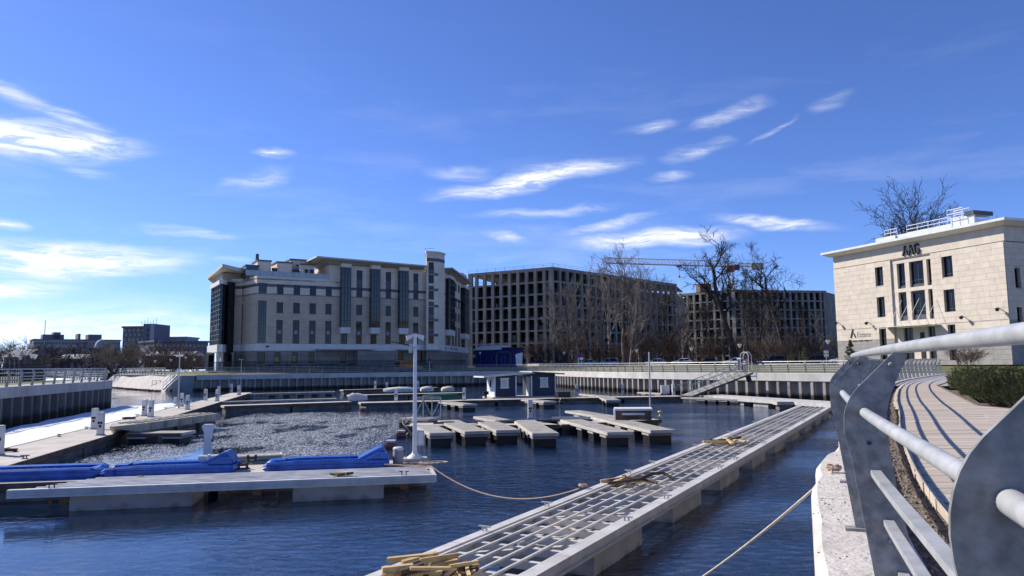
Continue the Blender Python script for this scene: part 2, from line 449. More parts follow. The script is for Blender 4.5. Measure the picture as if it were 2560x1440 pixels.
m_pile_shaded = mat('shaded_sheet_pile_steel', (.15, .15, .155), .7, col2=(.085, .083, .082), scale=1.1, stretch=(1, 1, .3), bump=.3, bscale=8)  # pile steel with the shade of the left quay put into its colour
wet_foot(m_pile_shaded, .5)
PILE_SHADED = pile_mesh(m_pile_shaded)
wet_foot(m_concrete, -.06)
def quay(name, label, line, cap_h, cap_out, cap_in, M_cap, pitch=1.32, zb=-.6, piles=True, pile=None):
    t = thing(name, label, 'quay wall', v2(line[len(line) // 2], 0))
    sec = [(-cap_out, ZC - cap_h), (cap_in, ZC - cap_h), (cap_in, ZC - .03), (cap_in - .03, ZC), (-cap_out + .03, ZC), (-cap_out, ZC - .03)]
    # cap laid in cast lengths with open joints
    pts = resample(line, 1.0)
    seg = 8
    i = 0
    while i < len(pts) - 1:
        j = min(i + seg, len(pts) - 1)
        pp = [p.copy() for p, d in pts[i:j + 1]]
        d = (pp[-1] - pp[-2]).normalized(); pp[-1] -= d * .015
        MB().path(pp, 0, sec=sec).build('cap', M_cap, t)
        i = j
    if piles:
        for p, d in resample(offset_line(line, .12), pitch):
            o = link('sheet_pile', pile or PILE, t, WM[t.name].inverted() @ v2(p, zb), math.atan2(-d.y, -d.x), scale=(pitch / 1.32, 1, ZC - cap_h - zb + .02))
    return t
quay('quay_wall', 'pale concrete capped sheet pile quay across the far side of the basin', FAR, .78, .42, .45, m_concrete_pale, 1.32)
quay('quay_wall', 'shaded grey quay wall with sheet piles at the far left edge', LEFT[1:], .70, .42, .45, m_concrete_grey, 1.6, pile=PILE_SHADED)
# the near right wall: broken, wide old coping under the big railing
def near_quay():
    t = thing('quay_wall', 'chipped white concrete coping under the near railing', 'quay wall', (2.2, 5, 0))
    line = [p for p, d in resample(RAIL_R, .45)]
    i0 = 0
    k = 0
    while i0 < len(line) - 1:
        n = 9 if k < 16 else 16
        j = min(i0 + n, len(line) - 1)
        b = MB(); base = 0
        pts = line[i0:j + 1]
        pass
        rows = []
        for i, p in enumerate(pts):
            d = (pts[min(i + 1, len(pts) - 1)] - pts[max(i - 1, 0)]).normalized()
            nrm = Vector((d.y, -d.x, 0))
            wide = .18 + .011 * max(0, p.y) if p.y < 9.3 else .14
            q = noise.noise(p * .9) * .04 + noise.noise(p * 2.7) * .026
            if i == len(pts) - 1: p = p - d * .012
            oo = -(wide + q); ii = .36 + noise.noise(p * 1.3 + Vector((9, 0, 0))) * .025
            zt = ZC + noise.noise(p * 1.7) * .012
            rows.append([p + nrm * oo + Vector((0, 0, ZC - .95)), p + nrm * ii + Vector((0, 0, ZC - .95)), p + nrm * ii + Vector((0, 0, zt - .05)), p + nrm * (ii - .05) + Vector((0, 0, zt)),
                         p + nrm * (.12 + q * .3) + Vector((0, 0, zt + noise.noise(p * 3.1) * .012)), p + nrm * (oo + .05) + Vector((0, 0, zt)), p + nrm * oo + Vector((0, 0, zt - .06 - abs(q) * .5))])
        m_ = len(rows[0])
        for r_ in rows: b.v += [tuple(x) for x in r_]
        for i in range(len(rows) - 1):
            for jx in range(m_):
                a, c = i * m_ + jx, i * m_ + (jx + 1) % m_
                b.f.append((a, c, c + m_, a + m_))
        b.f.append(tuple(range(m_ - 1, -1, -1))); b.f.append(tuple(range((len(rows) - 1) * m_, len(rows) * m_)))
        b.build('cap', m_concrete_white, t)
        i0 = j; k += 1
    for p, d in resample(offset_line(RAIL_R, .2), 1.32):
        link('sheet_pile', PILE, t, WM[t.name].inverted() @ v2(p, -.6), math.atan2(-d.y, -d.x), scale=(1, 1, 2.2))
near_quay()
# dirt and crumbs lying on the near coping
cb = MB(); rr = random.Random(3)
pl = resample(RAIL_R, .02)
for i in range(520):
    p, d = pl[rr.randrange(200, 900)]
    if noise.noise(p * 2.2 + Vector((0, 3, 0))) < .12 and rr.random() < .93: continue
    q = p + Vector((d.y, -d.x, 0)) * rr.uniform(-.26, .1) + Vector((0, 0, ZC + .012))
    s = rr.uniform(.003, .010)
    a = rr.random() * 6.28
    cb.hexa([q + Vector((math.cos(a + k * 2.1), math.sin(a + k * 2.1), 0)) * s * rr.uniform(.7, 1.3) for k in range(3)], [q + Vector((math.cos(a + k * 2.1), math.sin(a + k * 2.1), .9)) * s * .6 for k in range(3)])
tag(cb.build('dirt_crumbs', mat('dark_dirt', (.06, .045, .035), .95, var=.3)), 'dark crumbs of dirt scattered on the white coping', 'dirt', kind='stuff')

# ------------------------------------------------------------------ railings
def arc2(a, b, c, n=4):            # rounded corner b between a and c (quadratic)
    return [((1 - t) ** 2 * a[0] + 2 * t * (1 - t) * b[0] + t * t * c[0], (1 - t) ** 2 * a[1] + 2 * t * (1 - t) * b[1] + t * t * c[1]) for t in [i / n for i in range(n + 1)]]
POST_OUT = [(.095, 0)] + arc2((.0, .72), (-.052, .89), (.034, .985), 8) + [(.180, 1.135), (.232, 1.125)] + arc2((.184, 1.02), (.134, .915), (.140, .80), 5) + [(.168, .55), (.268, 0)]
def post_mesh(th=.012):
    b = MB()
    b.plate((0, 0, 0), (1, 0, 0), (0, 0, 1), (0, 1, 0), POST_OUT, -th / 2, th / 2)
    me = bpy.data.meshes.new('post'); me.from_pydata(b.v, [], b.f); me.materials.append(m_zinc_dark); me.update(); return me
POST_ME = post_mesh(.015)
POST_FAR = post_mesh(.05)
bb = MB().box(.03, .30, -.05, .05, -.002, .014); BASE_ME = bpy.data.meshes.new('base_plate'); BASE_ME.from_pydata(bb.v, [], bb.f); BASE_ME.materials.append(m_zinc_dark)
bb = MB()
for sgn in (-1, 1): bb.lathe((0, 0, 0), [(.0105, 0), (.0105, .006), (.008, .011), (.003, .013)], 10)
BOLT_ME = bpy.data.meshes.new('bolt'); BOLT_ME.from_pydata(bb.v, [], bb.f); BOLT_ME.materials.append(m_zinc)
def railing(label, line, spacing, detail, start=0.0, group=None, post=None, rails_from=0.0):
    t = thing('railing', label, 'railing', v2(line[len(line) // 2], ZC), group=group)
    inv = WM[t.name].inverted()
    pts = resample(line, spacing)
    if start:
        full = resample(line, .02); k = int(start / .02); pts = full[k::int(round(spacing / .02))]
    for p, d in pts:
        rz = math.atan2(-d.x, d.y)
        po = link('post', POST_ME if detail else POST_FAR, t, inv @ v2(p - Vector((d.y, -d.x, 0)) * .06, ZC), rz)
        if detail:
            link('base_plate', BASE_ME, po, (0, 0, 0))
            for (tx, tz) in ((.168, 1.085), (.072, .77), (.13, .38)):
                link('bolt', BOLT_ME, po, (tx, -.006, tz), rot=(R(90), 0, 0))
    def lane(tx, z):
        return [v2(p, ZC + z) for p in offset_line(line, tx - .06)]
    r = .0205 if detail else .03
    n = 20 if detail else 6
    MB().path(lane(.205, 1.152), r * 1.08, n).build('top_rail', m_zinc, t, smooth=True)
    MB().path(lane(.062, .89), r, n).build('middle_rail', m_zinc, t, smooth=True)
    for tx, z in ((.088, .65), (.125, .455), (.165, .255)):
        hw, hh = (.019, .011) if detail else (.02, .025)
        MB().path(lane(tx, z), 0, sec=[(-hw, -hh), (hw, -hh), (hw, hh), (-hw, hh)]).build('flat_rail', m_zinc, t)
    return t
_fine = [p for p, d in resample(RAIL_R, .5)]
# arc length of the first surveyed post
_k = min(range(len(resample(RAIL_R, .02))), key=lambda i: (resample(RAIL_R, .02)[i][0] - Vector((.745, 1.15, 0))).length) * .02 if False else None
_rs = resample(RAIL_R, .02)
_k = min(range(len(_rs)), key=lambda i: (_rs[i][0] - Vector((.745, 1.15, 0))).length)
s0 = (_k * .02) % 2.08
near_line = smooth_line(RAIL_R, 1)
railing('galvanised steel railing with bent plate posts beside the near boardwalk', near_line, 2.08, True, start=s0 if s0 > .02 else .02)
# the far quay railing is broken by the gate above the gangway
fr = offset_line(FAR, .0)
fpts = [p for p, d in resample(fr, .25)]
GATE = V(1866, 925, 78.5)
gi = min(range(len(fpts)), key=lambda i: (fpts[i] - v2(GATE, 0)).length)
railing('silver railing between the arched gate and the office building corner', fpts[2:gi - 2], 2.05, False)
railing('long silver railing along the curved far quay from the gate leftwards', fpts[gi + 3:], 2.05, False)
railing('grey railing with leaning posts on the left quay', [p for p, d in resample(LEFT[1:], .5)], 2.05, False)

# ------------------------------------------------------------------ near boardwalk
m_board = mat('boardwalk_plank', (.56, .475, .38), .82, col2=(.43, .365, .295), scale=2.5, stretch=(.3, 4, 1), bump=.35, bscale=20, var=.26)
m_gravel = mat('gravel', (.26, .22, .18), .95, col2=(.10, .08, .065), scale=26, bump=1, bscale=40, lo=.42, hi=.58)
EDGE = [(p.x, p.y) for p in offset_line(RAIL_R, .72)]
BEDE = [(7, -2), (9.5, 4), (12, 9), (11.6, 16.5), (11.7, 18.8), (19.6, 34.5), (24, 41)]
def at_y(line, y):
    for a, b in zip(line, line[1:]):
        if a[1] <= y <= b[1] and b[1] > a[1]:
            k = (y - a[1]) / (b[1] - a[1]); return a[0] + (b[0] - a[0]) * k
    return None
gv = [(p.x, p.y) for p in offset_line(RAIL_R, .30)]; gw = [(p.x, p.y) for p in offset_line(RAIL_R, .95)]
strip('gravel_strip', gv, 2.34, gw, 2.36, m_gravel)
# loose stones in the strip
gb = MB(); rr = random.Random(11)
for i in range(2600):
    p, d = pl[rr.randrange(190, 1500)]
    q = p + Vector((d.y, -d.x, 0)) * rr.uniform(.36, .78) + Vector((0, 0, 2.352))
    s = rr.uniform(.008, .022); a = rr.random() * 6.28
    gb.hexa([q + Vector((math.cos(a + k * 1.57), math.sin(a + k * 1.57), 0)) * s * rr.uniform(.7, 1.2) for k in range(4)], [q + Vector((math.cos(a + k * 1.57) * .7, math.sin(a + k * 1.57) * .7, rr.uniform(.5, 1))) * s for k in range(4)])
m_pebble = mat('pebbles', (.34, .28, .22), .9, col2=(.13, .105, .085), scale=17, lo=.4, hi=.6)
tag(gb.build('loose_gravel', m_pebble), 'brown gravel filling the gap beside the boardwalk', 'gravel', kind='stuff')
deck = struct(sheet('boardwalk', [(at_y(EDGE, y) + .1, y) for y in [-3, 0, 3, 6, 9, 12, 16, 20, 25, 30, 36]] + [(at_y(BEDE, y) - .1 if at_y(BEDE, y) else 9, y) for y in [36, 30, 25, 20, 16, 12, 8, 3, -1.5]], 2.405, m_ground))
bx = MB().box(0, 1, 0, 1, 0, 1); BOARD = bpy.data.meshes.new('plank'); BOARD.from_pydata(bx.v, [], bx.f); BOARD.materials.append(m_board)
y = 1.4
while y < 36.3:
    x0 = at_y(EDGE, y + .07); x1 = at_y(BEDE, y + .07)
    # two lengths per row, butted
    cut = x0 + (x1 - x0) * rnd.uniform(.35, .65)
    w = .142 if y < 18 else .292
    for (a, b_) in ((x0 + rnd.uniform(-.03, .03), cut), (cut + .006, x1)):
        if y > 18 and a > x0 + .1: continue
        if y > 18: b_ = x1
        link('plank', BOARD, deck, (a, y, 2.432 + rnd.uniform(-.003, .003)), rnd.uniform(-.002, .002), scale=(b_ - a, w, .028))
    y += w + .008
# edging boards standing along the gap
ee = [p for p, d in resample(offset_line(RAIL_R, .70), .9)]
for a, b_ in zip(ee, ee[1:]):
    if .5 < a.y < 30:
        j = Vector((rnd.uniform(-.02, .02), 0, 0))
        MB().bar(v2(a, 2.43) + j, v2(lerp(a, b_, .985), 2.43) + j * .3, .035, .09).build('edging_board', m_board, deck)
# ------------------------------------------------------------------ ice
def ice_sheet():
    outl = [G(-60, 1130), G(0, 1078), G(140, 1047), G(262, 1024), G(300, 1016), G(380, 1012), G(445, 1008)]
    cA, cB = G(22, 1121, .5), G(610, 978, .5)      # outer edge of the long walkway
    inner = [lerp(cA, cB, t) for t in (.34, .2, .1, 0, -.1)]
    poly = [v2(p, 0) for p in outl] + [v2(p, 0) + Vector((-.1, 0, 0)) for p in inner]
    n = 26; left = [lerp(outl[min(int(i / n * 6), 5)], outl[min(int(i / n * 6) + 1, 6)], i / n * 6 - min(int(i / n * 6), 5)) for i in range(n + 1)]
    right = [lerp(cA, cB, -.12 + .46 * i / n) for i in range(n + 1)]
    b = MB(); k = 18
    for i in range(n + 1):
        for j in range(k + 1):
            p = lerp(left[i], right[j and i], j / k) if False else lerp(left[i], right[i], j / k)
            z = .10 + noise.noise(Vector((p.x * .35, p.y * .35, 0))) * .10 + noise.noise(Vector((p.x * 1.3, p.y * 1.3, 4))) * .035
            if j == 0 or i == n: z = -.03
            q = Vector((noise.noise(p * .7), noise.noise(p * .7 + Vector((5, 5, 0))), 0)) * (1.0 if i == n else .25)
            b.v.append((p.x + q.x, p.y + q.y, z))
    for i in range(n):
        for j in range(k):
            a = i * (k + 1) + j; b.f.append((a, a + 1, a + k + 2, a + k + 1))
    tag(b.build('ice_sheet', m_snow, smooth=True), 'snow covered ice between the left quay and the long walkway', 'ice', kind='stuff')
ice_sheet()
def in_poly(x, y, P):
    c = False
    for (x1, y1), (x2, y2) in zip(P, P[1:] + P[:1]):
        if (y1 > y) != (y2 > y) and x < (x2 - x1) * (y - y1) / (y2 - y1) + x1: c = not c
    return c
def slush():
    P = [(p.x, p.y) for p in [G(150, 1172), G(330, 1128), G(470, 1103), G(520, 1085), G(560, 1052), G(620, 1038), G(720, 1032), G(860, 1034), G(985, 1048), G(1000, 1064), G(985, 1088), G(900, 1108), G(880, 1125), G(760, 1150), G(560, 1170), G(300, 1190)]]
    xs = [p[0] for p in P]; ys = [p[1] for p in P]
    rr = random.Random(5); b = MB()
    n = 0
    while n < 85000:
        y = min(ys) + (max(ys) - min(ys)) * rr.random() ** 1.25; x = rr.uniform(min(xs), max(xs))
        wob = Vector((noise.noise(Vector((x * .3, y * .3, 1))), noise.noise(Vector((x * .3, y * .3, 7))), 0)) * 1.6
        sp = rr.gauss(0, 1) * (.5 + y * .03)
        if not in_poly(x + wob.x + sp, y + wob.y + rr.gauss(0, 1) * (.5 + y * .03), P): continue
        q = noise.noise(Vector((x * .28, y * .16, 3))) + .5 * noise.noise(Vector((x * 1.1, y * .5, 9)))
        if q < -.26 and rr.random() < .9: continue
        if q < -.02 and rr.random() < .4: continue
        n += 1
        s = rr.uniform(.010, .036) * (1 + y * .012)
        a = rr.random() * 6.28; tl = rr.uniform(-.10, .10); tm = rr.uniform(-.10, .10)
        pts = []
        for k in range(3):
            dx, dy = math.cos(a + k * 2.09) * s * rr.uniform(.6, 1.4), math.sin(a + k * 2.09) * s * rr.uniform(.6, 1.4)
            pts.append((x + dx, y + dy, .012 + dx * tl + dy * tm + rr.uniform(0, .004)))
        b.poly(pts)
    M = mat('rotten_ice', (.68, .695, .70), .35, col2=(.32, .335, .35), scale=1.6, var=.25, lo=.3, hi=.7, spec=.6)
    tag(b.build('slush_ice', M), 'grey rotten slush ice floating in the middle of the basin', 'ice', kind='stuff')
slush()

# ------------------------------------------------------------------ pontoon kit
def frame(p, q):                   # local frame of a pontoon line: origin p, x along, y to the left
    d = (Vector(q) - Vector(p)); d.z = 0; L = d.length
    return math.atan2(d.y, d.x), L
m_fender = mat('fender_timber', (.17, .12, .085), .85, col2=(.08, .055, .04), scale=2, bump=.4)
m_wetconc = mat('wet_concrete', (.20, .19, .17), .6, col2=(.08, .075, .065), scale=1.2, stretch=(1, 1, 2))
m_float = mat('black_float', (.018, .018, .02), .5, var=.25)
m_deckconc = mat('pontoon_deck_concrete', (.56, .515, .45), .9, col2=(.43, .39, .34), scale=1.1, bump=.35, bscale=16)
def concrete_pontoon(label, p, q, w, z=.5, side=-1, seg=6.0, group='concrete pontoons', fender=True):
    """walkway from p to q; side -1: deck lies to the right of p->q"""
    rz, L = frame(p, q)
    t = thing('concrete_pontoon', label, 'pontoon', v2(p, 0), rz, group)
    y0, y1 = (-w, 0) if side < 0 else (0, w)
    n = max(1, round(L / seg)); s = L / n
    for i in range(n):
        a, c = i * s + .015, (i + 1) * s - .015
        MB().box(a, c, y0 + .06, y1 - .06, z - .16, z).build('deck_slab', m_deckconc, t, local=True)
        MB().box(a + .12, c - .12, y0 + .14, y1 - .14, -.35, z - .161).build('float', m_wetconc, t, local=True)
    if fender:
        for yy in (y0 + .03, y1 - .03):
            for i in range(n):
                MB().box(i * s + .02, (i + 1) * s - .02, yy - .033, yy + .033, z - .2, z + .012).build('fender', m_fender, t, local=True)
    return t
bx = MB().box(-.5, .5, -.5, .5, -.5, .5); UNIT = {}
def unit(name, M):
    if (name, M.name) not in UNIT:
        me = bpy.data.meshes.new(name); me.from_pydata(bx.v, [], bx.f); me.materials.append(M); UNIT[(name, M.name)] = me
    return UNIT[(name, M.name)]
def slab(name, M, parent, c, size, rz=0.0, rot=None):
    return link(name, unit(name, M), parent, c, rz, rot=rot, scale=size)
def finger(label, p, q, w, z=.55, group=None, nf=3, boards=True, white=True, cleat=True):
    """finger pier: p root centre, q tip centre"""
    rz, L = frame(p, q)
    w *= .9
    t = thing('finger_pier', label, 'pier', v2(p, 0), rz, group)
    n = max(3, int(L / .27))
    s = L / n
    for i in range(n):
        slab('deck_board', m_deckwood, t, (s * (i + .5), 0, z - .02 + rnd.uniform(-.003, .003)), (s - .014, w - .04, .04))
    for sy in (-1, 1):
        MB().box(0, L, sy * w / 2 - .03, sy * w / 2 + .03, z - .14, z - .012).build('side_beam', m_deckconc if white else m_fender, t, local=True)
    MB().box(L + .002, L + .07, -w / 2 - .02, w / 2 + .02, z - .13, z + .01).build('end_fender', m_deckconc, t, local=True)
    for i in range(nf):
        x = L * (.97 - i * (.62 / max(1, nf - 1) if nf > 1 else 0)) - .45
        b = MB()
        for k in range(3):         # ribbed float
            b.box(x - .40 + k * .28, x - .40 + k * .28 + .25, -w / 2 + .06, w / 2 - .06, -.3, z - .145)
        b.build('float', m_float, t, local=True)
        MB().box(x - .42, x + .46, -w / 2 + .01, w / 2 - .01, z - .27, z - .18).build('float_collar', m_concrete, t, local=True)
    return t

# the long walkway on the left
WA, WB = G(57, 1154, .5), G(632, 981, .5)
dW = (WB - WA).normalized()
concrete_pontoon('long pale concrete walkway on the left beside the ice', WA - dW * 9, WB, 2.5, .5, side=1, seg=8, group=None)
# service pedestals on the walkway
m_ped = mat('pedestal_shell', (.66, .65, .62), .55, var=.1)
def make_pedestal(label, loc, rz, group, h=1.0, shape='box'):
    t = thing('service_pedestal', label, 'pedestal', loc, rz, group)
    MB().box(-.17, .17, -.14, .14, 0, .05).build('foot', m_concrete, t, local=True)
    if shape == 'box':
        MB().hexa([(-.14, -.11, .05), (.14, -.11, .05), (.14, .11, .05), (-.14, .11, .05)], [(-.13, -.10, h), (.13, -.10, h), (.13, .12, h), (-.13, .12, h)]).build('body', m_ped, t, local=True)
        MB().hexa([(-.15, -.12, h), (.15, -.12, h), (.15, .13, h), (-.15, .13, h)], [(-.12, -.09, h + .05), (.12, -.09, h + .05), (.12, .10, h + .06), (-.12, .10, h + .06)]).build('lid', m_ped, t, local=True)
        for k in (0, 1): MB().box(-.10 + k * .11, -.01 + k * .11, -.128, -.108, h * .52, h * .62).build('socket', m_black, t, local=True)
        MB().box(-.05, .05, -.128, -.108, h * .36, h * .47).build('socket', m_black, t, local=True)
    else:
        sec = [(.13, .05), (.12, h * .35), (.115, h * .75), (.19, h * .93), (.20, h)]
        b = MB()
        for (r0, z0), (r1, z1) in zip(sec, sec[1:]):
            b.hexa([(-r0, -.12, z0), (r0, -.12, z0), (r0, .12, z0), (-r0, .12, z0)], [(-r1, -.12, z1), (r1, -.12, z1), (r1, .12, z1), (-r1, .12, z1)])
        b.build('body', m_white, t, local=True)
        MB().hexa([(-.20, -.13, h), (.20, -.13, h), (.20, .13, h), (-.20, .13, h)], [(-.14, -.1, h + .05), (.14, -.1, h + .05), (.14, .1, h + .05), (-.14, .1, h + .05)]).build('lid', m_white, t, local=True)
        for s in (-1, 1): MB().tube((s * .10, 0, h * .5), (s * .19, 0, h * .5), .05, n=8).build('socket', m_blue, t, local=True)
    return t
PG = 'service pedestals on the left walkway'
ped_spots = [(235.6, 1073, 'tall pale service pedestal nearest the quay on the left walkway, outer row'), (251, 1088, 'nearest pale service pedestal on the water side of the left walkway'),
             (361, 1040, 'pale service pedestal of the second pair, on the ice side'), (377, 1043, 'pale service pedestal of the second pair, on the basin side'),
             (454, 1016, 'pale service pedestal just right of the walkway lamp pole'), (468.6, 1024, 'pale service pedestal of the third pair, on the basin side'),
             (513.5, 1001, 'pale service pedestal of the fourth pair, on the river side'), (543, 1003, 'pale service pedestal of the fourth pair, on the basin side'),
             (546.5, 991, 'small pale service pedestal behind the fourth pair'), (578, 982, 'far pale service pedestal left of the thin lamp post'), (596.5, 988, 'far pale service pedestal right of the thin lamp post')]
ped0 = None
for px, py, lab in ped_spots:
    p = G(px, py, .5)
    if ped0 is None: ped0 = make_pedestal(lab, p, 0, PG, 1.02)
    else: dup(ped0, p, rnd.uniform(-.3, .3), lab, PG)
pp = G(-4, 1138, .5); dup(ped0, pp, .2, 'pale service pedestal cut off by the left edge of the picture', PG)
def bollard_at(px, py, z, lab):
    p = G(px, py, z)
    t = thing('mooring_cleat', lab, 'cleat', p, rnd.uniform(-.6, .6), 'mooring cleats on the pontoons')
    MB().box(-.1, .1, -.045, .045, 0, .02).build('base', m_steel_dark, t, local=True)
    for s in (-1, 1): MB().tube((s * .045, 0, .02), (s * .055, 0, .11), .018, n=8).build('horn_post', m_steel_dark, t, local=True)
    MB().tube((-.14, 0, .115), (.14, 0, .115), .02, n=8).build('crossbar', m_steel_dark, t, local=True)
for px, py, lab in [(148, 1092, 'mooring cleat on the ice side edge of the left walkway, nearest'), (216, 1073, 'mooring cleat beside the first pedestals on the left walkway'), (343, 1041, 'mooring cleat left of the second pair of pedestals'),
                    (62, 1147, 'mooring cleat near the basin side edge of the left walkway'), (414, 1023, 'mooring cleat before the lamp pole on the left walkway'), (484, 1005, 'mooring cleat beyond the third pair of pedestals')]:
    bollard_at(px, py, .5, lab)
# dark rope heap on the walkway
def coil(name, label, px, py, z, M, rad=.2, n=5, r=.018, seed=1, group=None):
    rr = random.Random(seed); c = G(px, py, z); pts = []
    for i in range(n * 14):
        a = i / 14 * 2 * math.pi; k = rad * (.55 + .45 * rr.random())
        pts.append((c.x + math.cos(a) * k * 1.25, c.y + math.sin(a) * k, z + r + .012 * (i / 14) + rr.uniform(0, .02)))
    return tag(MB().path(pts, r, 5).build(name, M, smooth=True), label, 'rope', group)
coil('rope_coil', 'dark heap of rope on the left walkway near the picture edge', 16, 1130, .5, mat('dark_rope', (.05, .035, .04), .9, var=.3), .32, 5, .03, 2)
coil('rope_coil', 'dark maroon bundle of rope between pedestal pairs on the left walkway', 322, 1048, .5, MATS['dark_rope'], .34, 5, .035, 3)
# lamp pole with cameras on the walkway
def camera_pole(label, base, h, box_side=-1):
    t = thing('lamp_pole', label, 'lamp pole', base)
    MB().lathe((0, 0, 0), [(.14, 0), (.14, .03), (.07, .10)], 8).build('base', m_zinc, t, local=True)
    MB().tube((0, 0, .05), (0, 0, h), .065, .045, 8).build('pole', m_zinc, t, local=True)
    MB().box(-.10 + box_side * .24, .10 + box_side * .24, -.09, .09, .45, .85).build('junction_box', m_ped, t, local=True)
    for s in (-1, 1): MB().tube((s * .04, 0, h), (s * .28, -.06, h + .05), .055, .075, 8).build('security_camera', m_white, t, local=True)
    MB().hexa([(.05, -.07, h - .42), (.62, -.12, h - .30), (.62, .12, h - .30), (.05, .07, h - .42)], [(.05, -.07, h - .39), (.62, -.12, h - .26), (.62, .12, h - .26), (.05, .07, h - .39)]).build('lamp_head', m_black, t, local=True)
camera_pole('slim grey lamp pole with cameras on the left walkway', G(445, 1020, .5), 4.05)
bp_ = G(601.5, 987, .5)
t = thing('lamp_post', 'thin distant lamp post at the end of the left walkway', 'lamp post', bp_)
MB().tube((0, 0, 0), (0, 0, 4.0), .05, .035, 8).build('pole', m_zinc, t, local=True); MB().box(-.35, .2, -.06, .06, 3.98, 4.06).build('lamp_head', m_zinc, t, local=True)

# stacked beige drive-on dock modules on a finger beside the walkway
m_beige = mat('beige_plastic', (.50, .46, .37), .7, col2=(.36, .33, .26), scale=1.8, bump=.2)
def drive_on():
    fp, fq = G(318, 1090, .45), G(470, 1072, .45)
    A, B = G(300, 1062, .9), G(515, 1034, .9)
    A, B = Vector((A.x, A.y, 0)), Vector((B.x, B.y, 0))
    f = finger('low slatted finger under the beige dock modules', G(312, 1084, .5) + Vector((0, .8, 0)), G(452, 1083, .5) + Vector((0, .8, 0)), 1.5, .5, nf=2, white=False)
    rz, L = frame(A, B)
    n = 6
    for i in range(n):
        t = thing('dock_module', ['beige floating dock module with a pointed bow, lowest at the near left end', 'second beige dock module from the near pointed end', 'third beige dock module from the near pointed end',
                  'fourth beige dock module from the near pointed end', 'fifth beige dock module from the near pointed end', 'beige dock module at the far right end of the row'][i], 'dock module', A + (B - A) * (i / n), rz + rnd.uniform(-.02, .02), 'beige floating dock modules')
        s = L / n * .985; w = 1.5; z0, z1 = .52, .92
        x0 = 0
        if i == 0:
            MB().hexa([(-.6, -.12, z1 - .16), (.5, -w / 2, z0), (s, -w / 2, z0), (s, w / 2, z0), (.5, w / 2, z0), (-.6, .12, z1 - .16)], [(-.6, -.12, z1 - .05), (.5, -w / 2, z1), (s, -w / 2, z1), (s, w / 2, z1), (.5, w / 2, z1), (-.6, .12, z1 - .05)]).build('shell', m_beige, t, local=True)
        else:
            MB().hexa([(0, -w / 2 + .05, z0), (s, -w / 2 + .05, z0), (s, w / 2 - .05, z0), (0, w / 2 - .05, z0)], [(0, -w / 2, z1), (s, -w / 2, z1), (s, w / 2, z1), (0, w / 2, z1)]).build('shell', m_beige, t, local=True)
        for k in range(3): MB().box(.15 if i else .6, s - .1, -.5 + k * .42, -.32 + k * .42, z1 + .001, z1 + .05).build('roller_ridge', m_beige, t, local=True)
        for sx in (.04, s - .1): MB().box(sx, sx + .07, -w / 2 - .03, -w / 2 + .02, z0 + .05, z1 - .04).build('coupling_lug', m_beige, t, local=True)
    for k, (fx, lb) in enumerate([(.35, 'first'), (.62, 'second'), (.9, 'third')]):
        c = A + (B - A) * fx
        tt = thing('support_float', 'dark float under the %s part of the beige modules' % lb, 'float', v2(c, 0), rz)
        MB().box(-.9, .9, -.55, .55, -.3, .515).build('shell', m_wetconc, tt, local=True)
        MB().box(-.92, .92, -.57, -.5, .3, .4).build('strap', m_fender, tt, local=True)
drive_on()

# fingers and pontoons reaching right from the left walkway
finger('farthest thin finger pier off the left walkway', G(606, 984, .5), G(835, 978.5, .5), 1.0, .5, 'finger piers off the left walkway', nf=5)
finger('second thin finger pier off the left walkway', G(548, 1004, .5), G(838, 995.5, .5), 1.0, .5, 'finger piers off the left walkway', nf=5)
concrete_pontoon('wide grey pontoon with floats right of the left walkway', G(560, 1015.5, .55), G(884, 1004.5, .55), 2.0, .55, side=1, seg=6, group=None, fender=True)
concrete_pontoon('far left pontoon bar beneath the shaded quay', G(858, 975, .5), G(1100, 968.5, .5), 1.6, .5, side=1, group=None)
concrete_pontoon('second far pontoon bar carrying covered dinghies', G(871, 988.5, .5), G(1163, 982, .5), 1.8, .5, side=1, group=None)
# long cross pontoon carrying the floating house
CP = [G(901, 1008, .5), G(1400, 996, .5), G(1712, 991, .5)]
concrete_pontoon('long cross pontoon under the floating house, left length', CP[0], CP[1], 2.4, .5, side=1, group='cross pontoon lengths')
concrete_pontoon('long cross pontoon ending at the gangway foot, right length', CP[1] + Vector((.05, 0, 0)), CP[2], 2.4, .5, side=1, group='cross pontoon lengths')
finger('short finger pier below the upturned green boat', G(1112, 1003.5, .55), G(1175, 1010.5, .55), 1.3, .55, 'short fingers on the cross pontoon', nf=3)
finger('short finger pier in front of the floating house', G(1318, 998, .55), G(1375, 1003.5, .55), 1.3, .55, 'short fingers on the cross pontoon', nf=3)
finger('short finger pier between floating house and gangway', G(1505, 989, .55), G(1533, 1000, .55), 1.3, .55, 'short fingers on the cross pontoon', nf=3)
finger('low finger pier with white floats below the gangway foot', G(1712, 992.5, .5), G(1890, 998.5, .5), 1.2, .5, nf=5)
